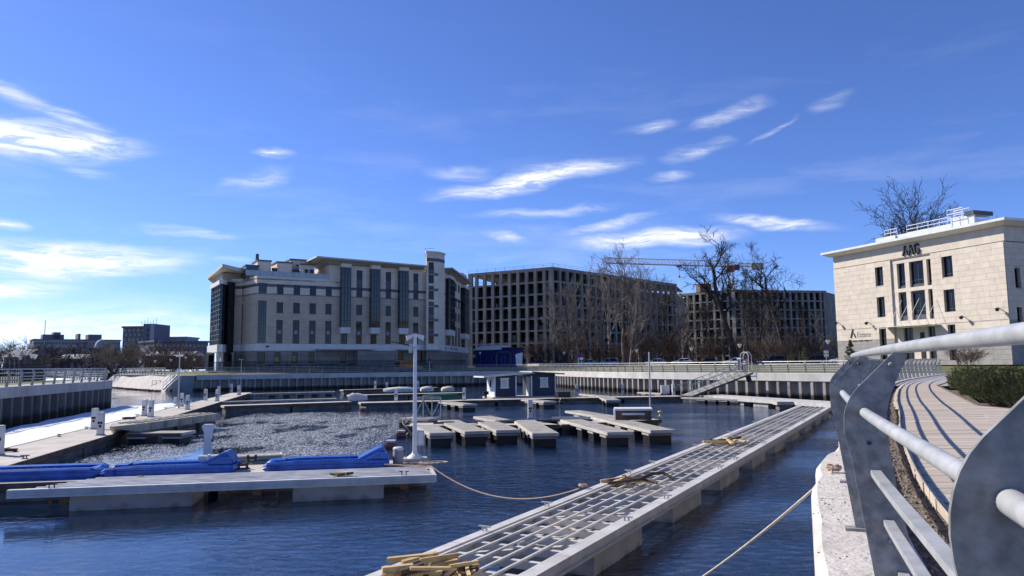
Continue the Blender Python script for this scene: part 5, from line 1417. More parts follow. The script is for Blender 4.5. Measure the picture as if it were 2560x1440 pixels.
# ------------------------------------------------------------------ pale office building on the right
def office():
    X = lambda zx: 2040 + zx / 2.881
    Yp = lambda zy: 440 + zy / 2.881
    A, B = v2(V(2091, 800, 97), 0), v2(V(2524, 800, 75), 0)
    zg = 3.1
    t = thing('office_building', 'pale limestone office building with dark logo and flat white eaves', 'building', v2(A, zg), math.atan2((B - A).y, (B - A).x))
    f = Fac(t, A, B)
    zz = lambda zx, zy: f.uz(X(zx), Yp(zy))[1]
    uu = lambda zx, zy: f.uz(X(zx), Yp(zy))[0]
    z_eave = (zz(140, 578) + zz(1370, 372)) / 2
    z_gr = (zz(140, 655) + zz(1370, 490)) / 2
    z_g1 = (zz(165, 1105) + zz(1405, 1042)) / 2
    z_pl = zz(300, 1160) - .42
    def R4(x0, x1, y0, y1):
        xm = (x0 + x1) / 2; return (uu(x0, (y0 + y1) / 2), uu(x1, (y0 + y1) / 2), zz(xm, y1), zz(xm, y0))
    r_up = R4(430, 483, 640, 785); r_lo = R4(440, 497, 868, 1015); s_up = R4(908, 977, 570, 735); s_lo = R4(925, 995, 820, 982)
    zu0, zu1 = (r_up[2] + s_up[2]) / 2, (r_up[3] + s_up[3]) / 2
    zl0, zl1 = (r_lo[2] + s_lo[2]) / 2, (r_lo[3] + s_lo[3]) / 2
    cu0, cu1 = uu(545, 800), uu(838, 800)
    wl = (uu(428, 720), uu(484, 720)); wr = (uu(908, 660), uu(985, 660)); wr2 = (uu(925, 900), uu(1000, 900))
    holes = [(*wl, zu0, zu1), (*wl, zl0, zl1), (*wr, zu0, zu1), (*wr, zl0, zl1), (cu0, cu1, z_pl - 2.4, z_gr - .02)]
    gdoor = [(uu(458, 1150), uu(508, 1150), zg + .5, z_g1 - .15), (uu(952, 1110), uu(1006, 1110), zg + .5, z_g1 - .15)]
    holes += gdoor
    th = .45
    f.wall('main_wall', m_aagback, 0, f.L, zg, z_gr, holes, th)
    f.wall('frieze', m_aagstone, -.06, f.L + .06, z_gr + .10, z_eave + .3, th=th, y0=.06)
    f.box('groove', m_aagdark, 0, f.L, .12, .4, z_gr + .001, z_gr + .099)
    f.box('string_course', m_aagdark, 0, f.L, -.052, -.04, z_g1 - .06, z_g1 + .06) if False else None
    # limestone blocks, running bond, clipped at the openings
    def clad(fc, u0, u1, z0, z1, hs, row, bl, M, seed, y=-.035):
        rr = random.Random(seed); n = max(1, round((z1 - z0) / row)); h = (z1 - z0) / n
        for j in range(n):
            a, c = z0 + j * h, z0 + (j + 1) * h; cuts = [u0, u1]
            segs = [(u0, u1)]
            for (p, q, e, g) in hs:
                if e < (a + c) / 2 < g:
                    segs = [s2 for s1 in segs for s2 in ((s1[0], min(s1[1], p)), (max(s1[0], q), s1[1])) if s2[1] - s2[0] > .05]
            for (p, q) in segs:
                x = p; off = bl * (.5 if j % 2 else 1.0)
                while x < q - .02:
                    nx = min(q, x + off); off = bl * rr.uniform(.85, 1.2)
                    if q - nx < .3: nx = q
                    w = nx - x
                    ctr = fc.P((x + nx) / 2, y + .02, (a + c) / 2)
                    o = link('stone_block', unit('stone_block', M), t, WM[t.name].inverted() @ ctr, fc.rz - WM[t.name].to_euler().z, scale=(w - .018, .04 + rr.uniform(0, .008), h - .018))
                    x = nx
    clad(f, 0, f.L, z_g1 + .05, z_gr, holes, .62, 1.35, m_aagstone, 1)
    clad(f, 0, f.L, z_pl, z_g1 - .05, holes, .8, 1.9, m_aagstone, 2)
    clad(f, 0, f.L, zg, z_pl - .02, holes, .55, 2.6, m_aagdark, 3)
    f.wall('plinth_backing', m_band, .01, f.L - .01, zg, z_pl - .01, holes, th=.012, y0=-.016)
    # windows
    for (a, c), z0, z1 in ((wl, zu0, zu1), (wl, zl0, zl1), (wr, zu0, zu1), (wr, zl0, zl1)):
        f.win(a, c, z0, z1, y=.3, nv=1, tr=[.15], fw=.08)
    for h in gdoor: f.win(*h, y=.3, nv=0, tr=[.7], name='door_window')
    # recessed centre bay with pale pillars
    f.box('bay_wall', m_aagback, cu0 - .1, cu1 + .1, .75, 1.0, zg, z_gr)
    f.box('bay_lintel', m_aagstone, cu0, cu1, .16, .74, z_gr - .55, z_gr - .02)
    cols = [(575, 632), (664, 766), (790, 845)]
    ucols = [(uu(a, 700), uu(c, 700)) for a, c in cols]
    us = [cu0] + [x for p in ucols for x in p] + [cu1]
    for k in range(0, len(us), 2): f.box('pillar', m_aagstone, us[k], us[k + 1], .18, .74, z_g1 - .2, z_gr - .553)
    zm0, zm1 = zz(715, 815), zz(715, 785)
    f.box('bay_beam', m_aagstone, cu0 + .003, cu1 - .003, .165, .735, zm0 - .15, zm1 - .2)
    for k, (a, c) in enumerate(ucols):
        z1 = z_gr - .57; z0 = zm1 + .1
        f.win(a, c, z0, z1, y=.5, nv=1 if k == 1 else 0, tr=[.2], fw=.08); f.box('spandrel', m_spandrel, a, c, .42, .6, zm1 - .197, z0 - .003)
        zb = zz(715, 1020); f.win(a, c, zb + .3, zm0 - .35, y=.5, nv=1 if k == 1 else 0, tr=[.2], fw=.08); f.box('spandrel', m_spandrel, a, c, .42, .6, zb - .25, zb + .297); f.box('spandrel', m_spandrel, a, c, .42, .6, zm0 - .347, zm0 - .153)
    f.box('bay_beam', m_aagstone, cu0 + .003, cu1 - .003, .165, .735, z_g1 - .2, zz(715, 1020) - .253)
    dl = [(uu(512, 1130), uu(568, 1130)), (uu(622, 1130), uu(690, 1130)), (uu(797, 1120), uu(868, 1120))]
    for a, c in ((cu0, dl[1][0]), (dl[1][1], dl[2][0]), (dl[2][1] - .3, cu1)): f.box('pier', m_aagstone, a, c, .2, .74, zg, z_g1 - .203)
    for a, c in dl[1:]: f.win(a, min(c, cu1 - .05), zg, z_g1 - .21, y=.45, nv=1, tr=[.72], name='door', fw=.09)
    f.box('notice_board', m_black, uu(745, 1150), uu(772, 1150), .10, .19, zg + .3, z_pl + .6)
    # glass canopy on tie rods
    b = MB(); q0, q1 = uu(515, 1090), uu(900, 1060)
    f.box('canopy', mat('canopy_glass', (.52, .58, .55), .12, var=.08), q0, q1, -2.1, .1, z_g1 - .12, z_g1 - .06)
    for k in range(6):
        x = q0 + (q1 - q0) * (k + .5) / 6
        MB().tube(f.P(x, -1.8, z_g1 - .05), f.P(x + .3, .15, z_g1 + 3.1), .025, n=5).build('tie_rod', m_white, t)
    # logo: two open chevrons and a G
    zl = zz(690, 530); ul = uu(625, 530); hgt = 1.15
    def stroke(pts, name='logo_letter'):
        b = MB()
        for a, c in zip(pts, pts[1:]): b.bar(f.P(ul + a[0], -.02, zl - hgt / 2 + a[1]), f.P(ul + c[0], -.02, zl - hgt / 2 + c[1]), .16, .26, up=f.n)
        b.build(name, m_black, t)
    k = (uu(745, 530) - ul) / 3.6
    stroke([(0, 0), (.62 * k, hgt)]); stroke([(.78 * k, .62), (1.05 * k, 0)])
    stroke([(1.28 * k, 0), (1.85 * k, hgt)]); stroke([(1.92 * k, .80), (2.25 * k, 0)])
    stroke([(3.55 * k, .95), (3.25 * k, 1.15), (2.85 * k, 1.08), (2.62 * k, .75), (2.62 * k, .4), (2.85 * k, .08), (3.25 * k, 0), (3.5 * k, .2), (3.5 * k, .55), (3.15 * k, .55)])
    # lettering by the entrance
    ue, ze = uu(252, 1135), zz(290, 1145)
    b = MB().bar(f.P(ue, -.07, ze - .35), f.P(ue + .42, -.07, ze + .75), .03, .2, up=f.n).bar(f.P(ue + .55, -.07, ze + .25), f.P(ue + .8, -.07, ze - .35), .03, .2, up=f.n); b.build('sign_mark', m_black, t)
    def text(body, size, pos, M):
        cu = bpy.data.curves.new('sign_text', 'FONT'); cu.body = body; cu.size = size; cu.extrude = .01
        o = bpy.data.objects.new('tmp', cu); COL.objects.link(o)
        me = bpy.data.meshes.new_from_object(o.evaluated_get(bpy.context.evaluated_depsgraph_get())); bpy.data.objects.remove(o); me.materials.clear(); me.materials.append(M)
        me.name = 'sign_text'
        link('sign_text', me, t, WM[t.name].inverted() @ pos, rot=(R(90), 0, 0))
    text('Estate', .92, f.P(ue + 1.0, -.05, ze - .30), mat('sign_grey', (.22, .2, .19), .6, var=.1))
    b = MB()
    for i in range(16):
        if i % 5 == 4: continue
        f.boxm(b, ue + .3 + i * .19, ue + .3 + i * .19 + .15, -.075, -.045, ze - .83, ze - .68)
    b.build('sign_small_print', m_black, t); f.box('sign_dot', mat('sign_red', (.45, .05, .04), .6, var=.1), ue, ue + .14, -.075, -.045, ze - .83, ze - .68)
    # facade lamps
    for zx, zy in ((170, 1060), (390, 1060), (1075, 1018), (1335, 960)):
        u_, z_ = f.uz(X(zx), Yp(zy)); b = MB().bar(f.P(u_, -.02, z_), f.P(u_, -.55, z_ + .12), .06, .06); b.tube(f.P(u_, -.45, z_ + .08), f.P(u_ + .12, -.78, z_ - .06), .14, .2, 8); b.build('facade_lamp', m_steel_dark, t)
    # right side wall
    g = Fac(t, B + f.d * .003, B + f.n * 17)
    gu = lambda zx, zy: g.uz(X(zx), Yp(zy))
    hs = []
    for zx0, zx1, zy0, zy1 in ((1425, 1478, 662, 806), (1442, 1492, 928, 1072)):
        a, z1 = gu(zx0, zy0); c, z0 = gu(zx1, zy1); hs.append((a, c, z0, z1))
    for k in (1, 2): hs += [(h[0] + 4 * k, h[1] + 4 * k, h[2], h[3]) for h in hs[:2]]
    g.wall('side_wall', m_aagback, .004, g.L, zg, z_gr, hs, th)
    clad(g, .05, g.L, z_g1 + .05, z_gr, hs, .62, 1.35, m_aagstone, 5); clad(g, .05, g.L, zg, z_g1 - .05, hs, .8, 2.2, m_aagdark, 6)
    for h in hs: g.win(*h, y=.3, nv=0, tr=[.2])
    g.wall('frieze', m_aagstone, .5, g.L, z_gr + .10, z_eave + .3, th=th, y0=.06)
    f.box('rear_block', m_aagback, .5, f.L - .5, 1.1, 16, zg, z_eave + .2)
    f.box('left_end_wall', m_aagstone, .002, .48, .46, 16, zg, z_eave + .2)
    # eaves slab, thin pale edge
    b = MB(); e0, e1 = -1.45, f.L + 1.25
    def ring(o, z): return [f.P(-o, -o, z), f.P(f.L + o, -o, z), f.P(f.L + o, 18, z), f.P(-o, 18, z)]
    MB().hexa(ring(.30, z_eave + .12), ring(1.02, z_eave + .48)).build('eaves', m_fascia, t)
    MB().hexa(ring(1.04, z_eave + .483), ring(1.07, z_eave + .74)).build('eaves_edge', m_white, t)
    # roof plant room and ladders
    m_panel = mat('roof_panel', (.58, .60, .62), .55, var=.08)
    pa, pb = uu(332, 470), uu(1040, 380)
    zr = z_eave + .74
    seg = [(pa, uu(472, 450), 1.0), (uu(472, 450) + .01, uu(560, 440), .2), (uu(560, 440) + .01, uu(872, 400), 1.0), (uu(872, 400) + .01, pb, 1.0)]
    for k, (a, c, q) in enumerate(seg):
        n = max(1, round((c - a) / 1.6))
        for i in range(n): f.box('plant_panel', m_panel, a + (c - a) * i / n + .01, a + (c - a) * (i + 1) / n - .01, 2.2 + (1.2 if k == 1 else 0), 2.35 + (1.2 if k == 1 else 0), zr + .003, zr + (1.1 if k < 3 else 1.6) * (q if q > .5 else .5))
    f.box('plant_room', m_panel, pa + .05, pb - .05, 2.4, 8, zr + .003, zr + 1.08)
    f.box('plant_hood', m_steel_dark, uu(978, 340), pb + .1, 2.0, 5, zr + 1.605, zr + 2.05)
    b = MB()
    for a, c, z0 in ((uu(380, 400), uu(470, 400), zr + 1.1), (uu(540, 390), uu(855, 350), zr + 1.1)):
        n = max(2, int((c - a) / 1.3))
        for i in range(n + 1): x = a + (c - a) * i / n; b.tube(f.P(x, 2.5, z0), f.P(x, 2.5, z0 + .85), .03, n=5)
        for h in (.42, .85): b.tube(f.P(a, 2.5, z0 + h), f.P(c, 2.5, z0 + h), .04, n=5)
    a, c = uu(858, 320), uu(972, 320)
    for x in (a, (a + c) / 2, c):
        for y in (1.9, 2.9): b.tube(f.P(x, y, zr + 1.0), f.P(x, y, zr + 2.6), .04, n=5)
    for h in (1.6, 2.1, 2.6):
        for y in (1.9, 2.9): b.tube(f.P(a, y, zr + h), f.P(c, y, zr + h), .045, n=5)
    b.build('roof_guardrail', m_white, t)
office()

# ------------------------------------------------------------------ far city on the left
m_far1 = mat('far_wall_slate', (.16, .165, .20), .8, var=.12); m_far2 = mat('far_wall_pale', (.36, .36, .38), .8, var=.12); m_far3 = mat('far_wall_brick', (.24, .12, .09), .85, var=.2)
m_faryel = mat('far_window_panel', (.40, .38, .31), .6, var=.25); m_farroof = mat('far_snow_roof', (.62, .63, .64), .8, var=.15)
def far_block(name, label, px0, px1, pyt, D, D2=None, wall=None, storeys=5, nb=10, wmat=None, roof=None, zb=3.0, depth=25, checker=False, ww=.6, wh=.55):
    A, B = v2(V(px0, 880, D), 0), v2(V(px1, 880, D2 or D), 0)
    t = thing(name, label, 'building', v2(A, zb), 0)
    f = Fac(t, A, B); zt = ZA(px0, pyt, D)
    f.box('wall', wall, 0, f.L, 0, depth, zb, zt); f.box('roof', roof or wall, -.6, f.L + .6, -.6, depth + .6, zt + .003, zt + 1.0)
    st = (zt - zb) / storeys; s = f.L / nb
    for j in range(storeys):
        for i in range(nb):
            if checker and (i + j) % 2 and j < storeys - 1: pass
            off = (s * .25 if (checker and j % 2) else 0)
            u0 = s * (i + .5 - ww / 2) + off
            if u0 + s * ww > f.L: continue
            w = f.box('window', wmat or m_pane, u0, u0 + s * ww, -.12, -.003, zb + st * (j + .5 - wh / 2), zb + st * (j + .5 + wh / 2))
    return t, f, zt
tb, fb, zt = far_block('dark_tower_block', 'dark slab block with staggered pale window panels on the far shore', 305, 360, 820, 430, wall=m_far1, storeys=9, nb=5, wmat=m_faryel, checker=True, depth=20, ww=.5, wh=.62)
u0 = fb.L
fb.box('wing', m_far1, u0 + .05, u0 + 6.3, -2, 18, 3, zt + 2.2); fb.box('light_side', m_far2, u0 + 4.2, u0 + 6.35, -2.2, -2.02, 12, zt + 2)
for i in range(6): fb.box('antenna', m_steel_dark, u0 - 3 + i * 1.7, u0 - 2.85 + i * 1.7, 2, 2.15, zt + 1 if i < 2 else zt + 2.2, zt + 3.6 + (i % 3))
for j in range(7): fb.box('window', m_pane, u0 + 2.2, u0 + 3.2, -2.1, -2.003, 8 + j * 2.8, 9.6 + j * 2.8)
tb, fb, zt = far_block('office_block', 'long low grey office block on the far left skyline', 83, 300, 850, 620, 660, wall=m_far2, storeys=5, nb=26, depth=30, wmat=m_far1, roof=m_far1, ww=.72, wh=.42)
for a, c, h in ((.10, .34, 4), (.22, .30, 6), (.5, .53, 5), (.62, .78, 4.5)): fb.box('roof_plant', m_far1, fb.L * a, fb.L * c, 4, 20, zt + 1, zt + 1 + h)
fb.box('mast', m_far2, fb.L * .12, fb.L * .12 + .5, 6, 6.5, zt, zt + 17)
far_block('dark_apartment_block', 'dark apartment block with light stair strips right of the slab block', 386, 520, 855, 400, 420, wall=m_far1, storeys=4, nb=13, depth=25, wmat=m_faryel, ww=.4, wh=.4, roof=m_far1)
far_block('pale_penthouse', 'pale flat roofed hall on top of the skyline right of the slab block', 412, 464, 846, 460, wall=m_far2, storeys=1, nb=6, depth=18, zb=14)
t, f, zt = far_block('domed_brick_house', 'red brick house with a grey dome on the far shore', 225, 251, 876, 330, wall=m_far3, storeys=2, nb=3, depth=9, roof=m_far1)
c = f.P(f.L / 2, 4.5, zt + 1); MB().lathe(c, [(2.6, 0), (2.6, .8), (2.3, 2.2), (1.5, 3.4), (.3, 4.1)], 14).build('dome', m_far2, t, smooth=True)
def far_shed(label, px0, px1, py_e, py_r, D, roofM, wallM):
    A, B = v2(V(px0, 900, D), 0), v2(V(px1, 900, D), 0); t = thing('low_shed', label, 'shed', v2(A, 3.0), group='low sheds on the far shore'); f = Fac(t, A, B); ze, zr = ZA(px0, py_e, D), ZA(px0, py_r, D)
    f.box('wall', wallM, 0, f.L, 0, 12, 3, ze)
    MB().hexa([f.P(-.5, -.6, ze + .01), f.P(f.L + .5, -.6, ze + .01), f.P(f.L + .5, 12.6, ze + .01), f.P(-.5, 12.6, ze + .01)], [f.P(-.2, 5.5, zr), f.P(f.L + .2, 5.5, zr), f.P(f.L + .2, 6.5, zr), f.P(-.2, 6.5, zr)]).build('roof', roofM, t)
    for i in range(4): f.box('window', m_pane, f.L * (.12 + .22 * i), f.L * (.12 + .22 * i) + f.L * .1, -.1, -.003, 3.9, ze - .5)
far_shed('low shed with pale sunlit roof below the long grey office block', 140, 222, 897, 885, 260, m_farroof, m_far2)
far_shed('long pale roofed shed below the dark apartment block', 362, 478, 890, 879, 300, m_farroof, m_far3)
far_shed('grey roofed house between trees on the far left', 10, 62, 893, 872, 210, m_far1, m_far2)
# ------------------------------------------------------------------ trees
m_bark = mat('bark', (.085, .07, .058), .95, col2=(.045, .036, .03), scale=3, bump=.4, var=.3)
m_bark_grey = mat('grey_bark', (.34, .31, .265), .95, col2=(.20, .18, .15), scale=2, var=.3)
m_twig = mat('twigs', (.26, .22, .175), .95, col2=(.165, .14, .11), scale=.4, var=.35)
m_twig_dark = mat('dark_twigs', (.055, .045, .04), .95, var=.3)
m_twig_red = mat('reddish_twigs', (.16, .105, .08), .95, col2=(.10, .065, .052), scale=.5, var=.35)
class Tree:
    def __init__(s, seed): s.r = random.Random(seed); s.trunk = MB(); s.crown = MB()
    def seg(s, p, q, r0, r1, lvl):
        b = s.trunk if lvl == 0 else s.crown
        b.tube(p, q, r0, r1, 7 if lvl == 0 else (4 if lvl < 3 else 3))
    def grow(s, p, d, L, r, lvl, P):
        rr = s.r; n = P['n'][min(lvl, len(P['n']) - 1)]
        pts = [p]; q = p.copy(); dd = d.copy()
        w = P['wig'][min(lvl, len(P['wig']) - 1)]
        for i in range(n):
            dd = (dd + Vector((rr.gauss(0, w), rr.gauss(0, w), rr.gauss(0, w * .6) + P['up'])) ).normalized()
            nq = q + dd * (L / n); ra = r * (1 - .55 * i / n); rb = r * (1 - .55 * (i + 1) / n)
            s.seg(q, nq, max(ra, P['rmin']), max(rb, P['rmin']), lvl)
            q = nq; pts.append(q)
            if lvl < P['depth']:
                kk = P['kids'][min(lvl, len(P['kids']) - 1)]
                t0 = P['bare'] if lvl == 0 else .25
                if (i + 1) / n > t0:
                    for _ in range(kk if rr.random() < .85 else max(1, kk - 1)):
                        a = rr.uniform(0, 6.28); o = dd.orthogonal().normalized(); o.rotate(Matrix.Rotation(a, 3, dd))
                        sp = P['spread'][min(lvl, len(P['spread']) - 1)] * rr.uniform(.75, 1.25)
                        nd = (dd * math.cos(sp) + o * math.sin(sp)).normalized()
                        s.grow(q.copy(), nd, L * P['ratio'][min(lvl, len(P['ratio']) - 1)] * rr.uniform(.7, 1.15) * (1.15 - .45 * (i + 1) / n if lvl == 0 else 1), rb * .62, lvl + 1, P)
        return q
OAK = dict(n=[8, 6, 4, 3, 2], wig=[.10, .30, .36, .4, .4], up=.09, depth=4, kids=[2, 1, 2, 2], bare=.48, spread=[.78, .7, .75, .7], ratio=[.40, .52, .55, .55], rmin=.028)
POP = dict(n=[12, 4, 3, 2], wig=[.05, .14, .2, .25], up=.09, depth=3, kids=[2, 2, 1], bare=.14, spread=[.48, .45, .5], ratio=[.26, .5, .5], rmin=.026)
BIR = dict(n=[10, 5, 4, 3, 2], wig=[.07, .18, .25, .3, .3], up=.07, depth=4, kids=[2, 1, 2, 1], bare=.22, spread=[.6, .55, .6, .6], ratio=[.38, .52, .5, .5], rmin=.022)
OKW = dict(n=[6, 5, 4, 3, 3], wig=[.10, .22, .28, .32, .35], up=.07, depth=4, kids=[2, 2, 2, 1], bare=.36, spread=[.75, .6, .6, .6], ratio=[.55, .58, .56, .5], rmin=.024)
SHR = dict(n=[4, 4, 3, 2], wig=[.16, .2, .25, .3], up=.06, depth=3, kids=[2, 2, 2], bare=.1, spread=[.5, .5, .5], ratio=[.6, .55, .5], rmin=.022)
def make_tree(kind, seed, H, r):
    t = Tree(seed)
    if kind == 'oak': t.grow(Vector((0, 0, -.2)), Vector((.04, 0, 1)), H * .74, r, 0, OAK)
    elif kind == 'wide': t.grow(Vector((0, 0, -.2)), Vector((.03, 0, 1)), H * .66, r, 0, OKW)
    elif kind == 'poplar': t.grow(Vector((0, 0, -.2)), Vector((0, 0, 1)), H * .93, r, 0, POP)
    elif kind == 'birch': t.grow(Vector((0, 0, -.2)), Vector((.03, 0, 1)), H * .86, r, 0, BIR)
    elif kind == 'shrub':
        for i in range(9):
            a = t.r.uniform(0, 6.28); k = t.r.uniform(.05, .55)
            t.grow(Vector((math.cos(a) * .25, math.sin(a) * .25, -.1)), Vector((math.cos(a) * k, math.sin(a) * k, 1)).normalized(), H * t.r.uniform(.6, .95), r, 0 if i < 2 else 1, SHR)
    return t
TREES = {}
def tree_mesh(key, kind, seed, H, r, Mb, Mt):
    t = make_tree(kind, seed, H, r); out = []
    for b, n, M in ((t.trunk, 'trunk', Mb), (t.crown, 'crown', Mt)):
        me = bpy.data.meshes.new(n); me.from_pydata(b.v, [], b.f); me.materials.append(M); me.update(); out.append(me)
    TREES[key] = (out, H)
def put_tree(name, key, label, loc, group=None, height=None, rz=0.0, cat='tree', sx=1.0):
    (mt, mc), H = TREES[key]; k = (height / H) if height else 1.0
    t = thing(name, label, cat, loc, rz, group, scale=(k * sx, k * sx, k))
    link('trunk', mt, t); link('crown', mc, t)
    return t
tree_mesh('oak1', 'oak', 12, 26, .62, m_bark, m_twig_dark)
tree_mesh('oak2', 'oak', 31, 24, .5, m_bark, m_twig_dark)
tree_mesh('oak3', 'oak', 47, 24, .5, m_bark, m_twig_dark)
tree_mesh('oak4', 'wide', 53, 26, .5, m_bark, m_twig_dark)
tree_mesh('pop1', 'poplar', 3, 17, .2, m_bark_grey, m_twig)
tree_mesh('pop2', 'poplar', 5, 17, .2, m_bark_grey, m_twig)
tree_mesh('pop3', 'poplar', 8, 17, .2, m_bark, m_twig)
tree_mesh('bir1', 'birch', 9, 22, .28, m_bark_grey, m_twig)
tree_mesh('bir2', 'birch', 14, 22, .28, m_bark_grey, m_twig)
tree_mesh('bir3', 'birch', 22, 13, .16, m_bark, m_twig_dark)
tree_mesh('shr1', 'shrub', 2, 6, .06, m_twig_dark, m_twig_red)
tree_mesh('shr2', 'shrub', 6, 6, .06, m_twig_dark, m_twig_red)
tree_mesh('shr3', 'shrub', 7, 6, .06, m_twig_dark, m_twig_dark)
ZR = 3.08
def at(px, D, z=ZR): return v2(V(px, 880, D), z)
def th(px, pyt, D, z=ZR): return ZA(px, pyt, D) - z
put_tree('oak_tree', 'oak1', 'tallest bare dark tree with crooked limbs in front of the crane', at(1838, 168), None, th(1838, 578, 168), .6)
put_tree('oak_tree', 'oak2', 'second tall bare dark tree, right of the tallest one', at(1962, 178), None, th(1962, 606, 178), 2.0, sx=.85)
put_tree('oak_tree', 'oak3', 'slender bare dark tree leaning beside the tallest one', at(1868, 172), None, th(1868, 690, 172), 3.3, sx=.7)
for k, (px, top, D, key, rz, lab) in enumerate([(2255, 505, 128, 'oak4', .4, 'bare crown rising behind the left part of the office roof'), (2318, 470, 132, 'oak4', 2.6, 'bare crown rising behind the middle of the office roof'), (2372, 490, 134, 'oak4', 4.2, 'bare crown rising behind the office roof ladder')]):
    put_tree('oak_tree', key, lab, at(px, D), 'trees behind the office building', th(px, top, D), rz)
rr = random.Random(17)
for k, (px, top, D, lab) in enumerate([(1384, 742, 160, 'leftmost slim poplar of the grey row before the unfinished block'), (1400, 722, 163, 'second slim poplar of the grey row'), (1416, 735, 158, 'third slim poplar of the grey row'), (1432, 718, 164, 'fourth slim poplar of the grey row'), (1447, 726, 159, 'fifth slim poplar of the grey row'), (1462, 724, 163, 'sixth slim poplar of the grey row'), (1475, 745, 160, 'rightmost slim poplar of the grey row')]):
    put_tree('poplar_tree', 'pop%d' % (k % 3 + 1), lab, at(px, D), 'grey poplars before the unfinished block', th(px, top, D), rr.uniform(0, 6))
for k, (px, top, D, key, lab) in enumerate([(1524, 668, 166, 'bir1', 'tall pale birch at the left of the birch group'), (1556, 655, 170, 'bir2', 'tall pale birch in the middle of the birch group'), (1598, 652, 168, 'bir1', 'tall pale birch with a wide crown, right of the middle'), (1640, 672, 165, 'bir2', 'tall pale birch at the right of the birch group'), (1574, 735, 150, 'pop2', 'slim pale tree in front of the birch group'), (1508, 760, 160, 'pop3', 'short slim tree left of the birch group'),
    (1672, 740, 172, 'bir3', 'bare tree filling the gap right of the birches'), (1705, 745, 168, 'pop1', 'slim tree by the corner of the second unfinished block'), (1738, 752, 175, 'pop2', 'slim tree left of the tallest dark tree'), (1775, 770, 170, 'bir3', 'low bare tree left of the tallest dark tree'), (1898, 735, 172, 'bir3', 'bare tree between the two tall dark trees'), (1925, 770, 176, 'pop3', 'slim tree just left of the second tall dark tree'), (2005, 770, 178, 'bir3', 'bare tree right of the second tall dark tree'), (2050, 790, 180, 'pop1', 'slim bare tree left of the office building')]):
    put_tree('birch_tree' if key.startswith('bir') else 'poplar_tree', key, lab, at(px, D), 'bare trees before the unfinished blocks', th(px, top, D), rr.uniform(0, 6))
# undergrowth
for i in range(50):
    px = 1340 + i * 15 + rr.uniform(-5, 5); D = rr.uniform(160, 196)
    put_tree('bare_shrub', 'shr%d' % (i % 3 + 1), 'bare brown shrub in the thicket below the trees', at(px, D), 'thicket below the trees', th(px, rr.uniform(832, 874), D), rr.uniform(0, 6), 'shrub')
for i in range(6):
    px = 1500 + i * 90 + rr.uniform(-8, 8); D = rr.uniform(172, 198)
    put_tree('bare_sapling', 'bir3' if i % 2 else 'pop%d' % (i % 3 + 1), 'thin bare sapling in the wood before the unfinished blocks', at(px, D), 'saplings in the wood', th(px, rr.uniform(740, 830), D), rr.uniform(0, 6), 'tree')
# dark wood behind the shrubs and on the far left shore
# pines
m_pine = mat('pine_needles', (.07, .10, .028), .8, col2=(.13, .13, .042), scale=1.2, var=.3)
m_pine_dk = mat('dark_pine_needles', (.02, .034, .014), .85, var=.3)
def pine_mesh(seed, H, w):
    r = random.Random(seed); b = MB(); tr = MB().tube((0, 0, 0), (0, 0, H * .95), .12, .02, 6)
    for i in range(70):
        z = H * (.12 + .86 * r.random() ** .8); L = w * (1.02 - z / H) * r.uniform(.7, 1.15); a = r.uniform(0, 6.28)
        d = Vector((math.cos(a), math.sin(a), r.uniform(.05, .45))); tr.tube((0, 0, z), Vector((0, 0, z)) + d * L, .03, .012, 3)
        for k in range(10):
            p = Vector((0, 0, z)) + d * L * r.uniform(.35, 1.05)
            for q in range(5):
                e = Vector((r.gauss(0, 1), r.gauss(0, 1), r.gauss(.4, .8))).normalized() * r.uniform(.15, .3); s = e.orthogonal().normalized() * .03
                b.poly([p + s, p - s, p + e])
    out = []
    for bb_, n, M in ((tr, 'trunk', m_bark), (b, 'crown', m_pine)):
        me = bpy.data.meshes.new(n); me.from_pydata(bb_.v, [], bb_.f); me.materials.append(M); out.append(me)
    return out
TREES['pine1'] = (pine_mesh(1, 4, 1.5), 4); TREES['pine2'] = (pine_mesh(4, 4, 1.7), 4)
for px, top, D, key, lab, h in [(1978, 872, 118, 'pine1', 'young green pine left of the office, leftmost of the pair', None), (2012, 868, 116, 'pine2', 'young green pine left of the office, right of the pair', None), (2127, 850, 84, 'pine1', 'small pine in front of the office lettering', None), (2258, 872, 72, 'pine2', 'small pine by the office entrance steps', None)]:
    put_tree('pine_tree', key, lab, at(px, D, 2.9), 'young pines', th(px, top, D, 2.9), rr.uniform(0, 6))
# dry bush beside the office
put_tree('bare_shrub', 'shr2', 'dense reddish dry bush in front of the office plinth', at(2392, 66, 2.9), None, th(2392, 884, 66, 2.9) + .3, .5, 'shrub', sx=2.0)
put_tree('bare_shrub', 'shr2', 'second reddish dry bush right of the dense one', at(2425, 67, 2.9), None, th(2425, 890, 67, 2.9) + .2, 2.5, 'shrub', sx=1.8)
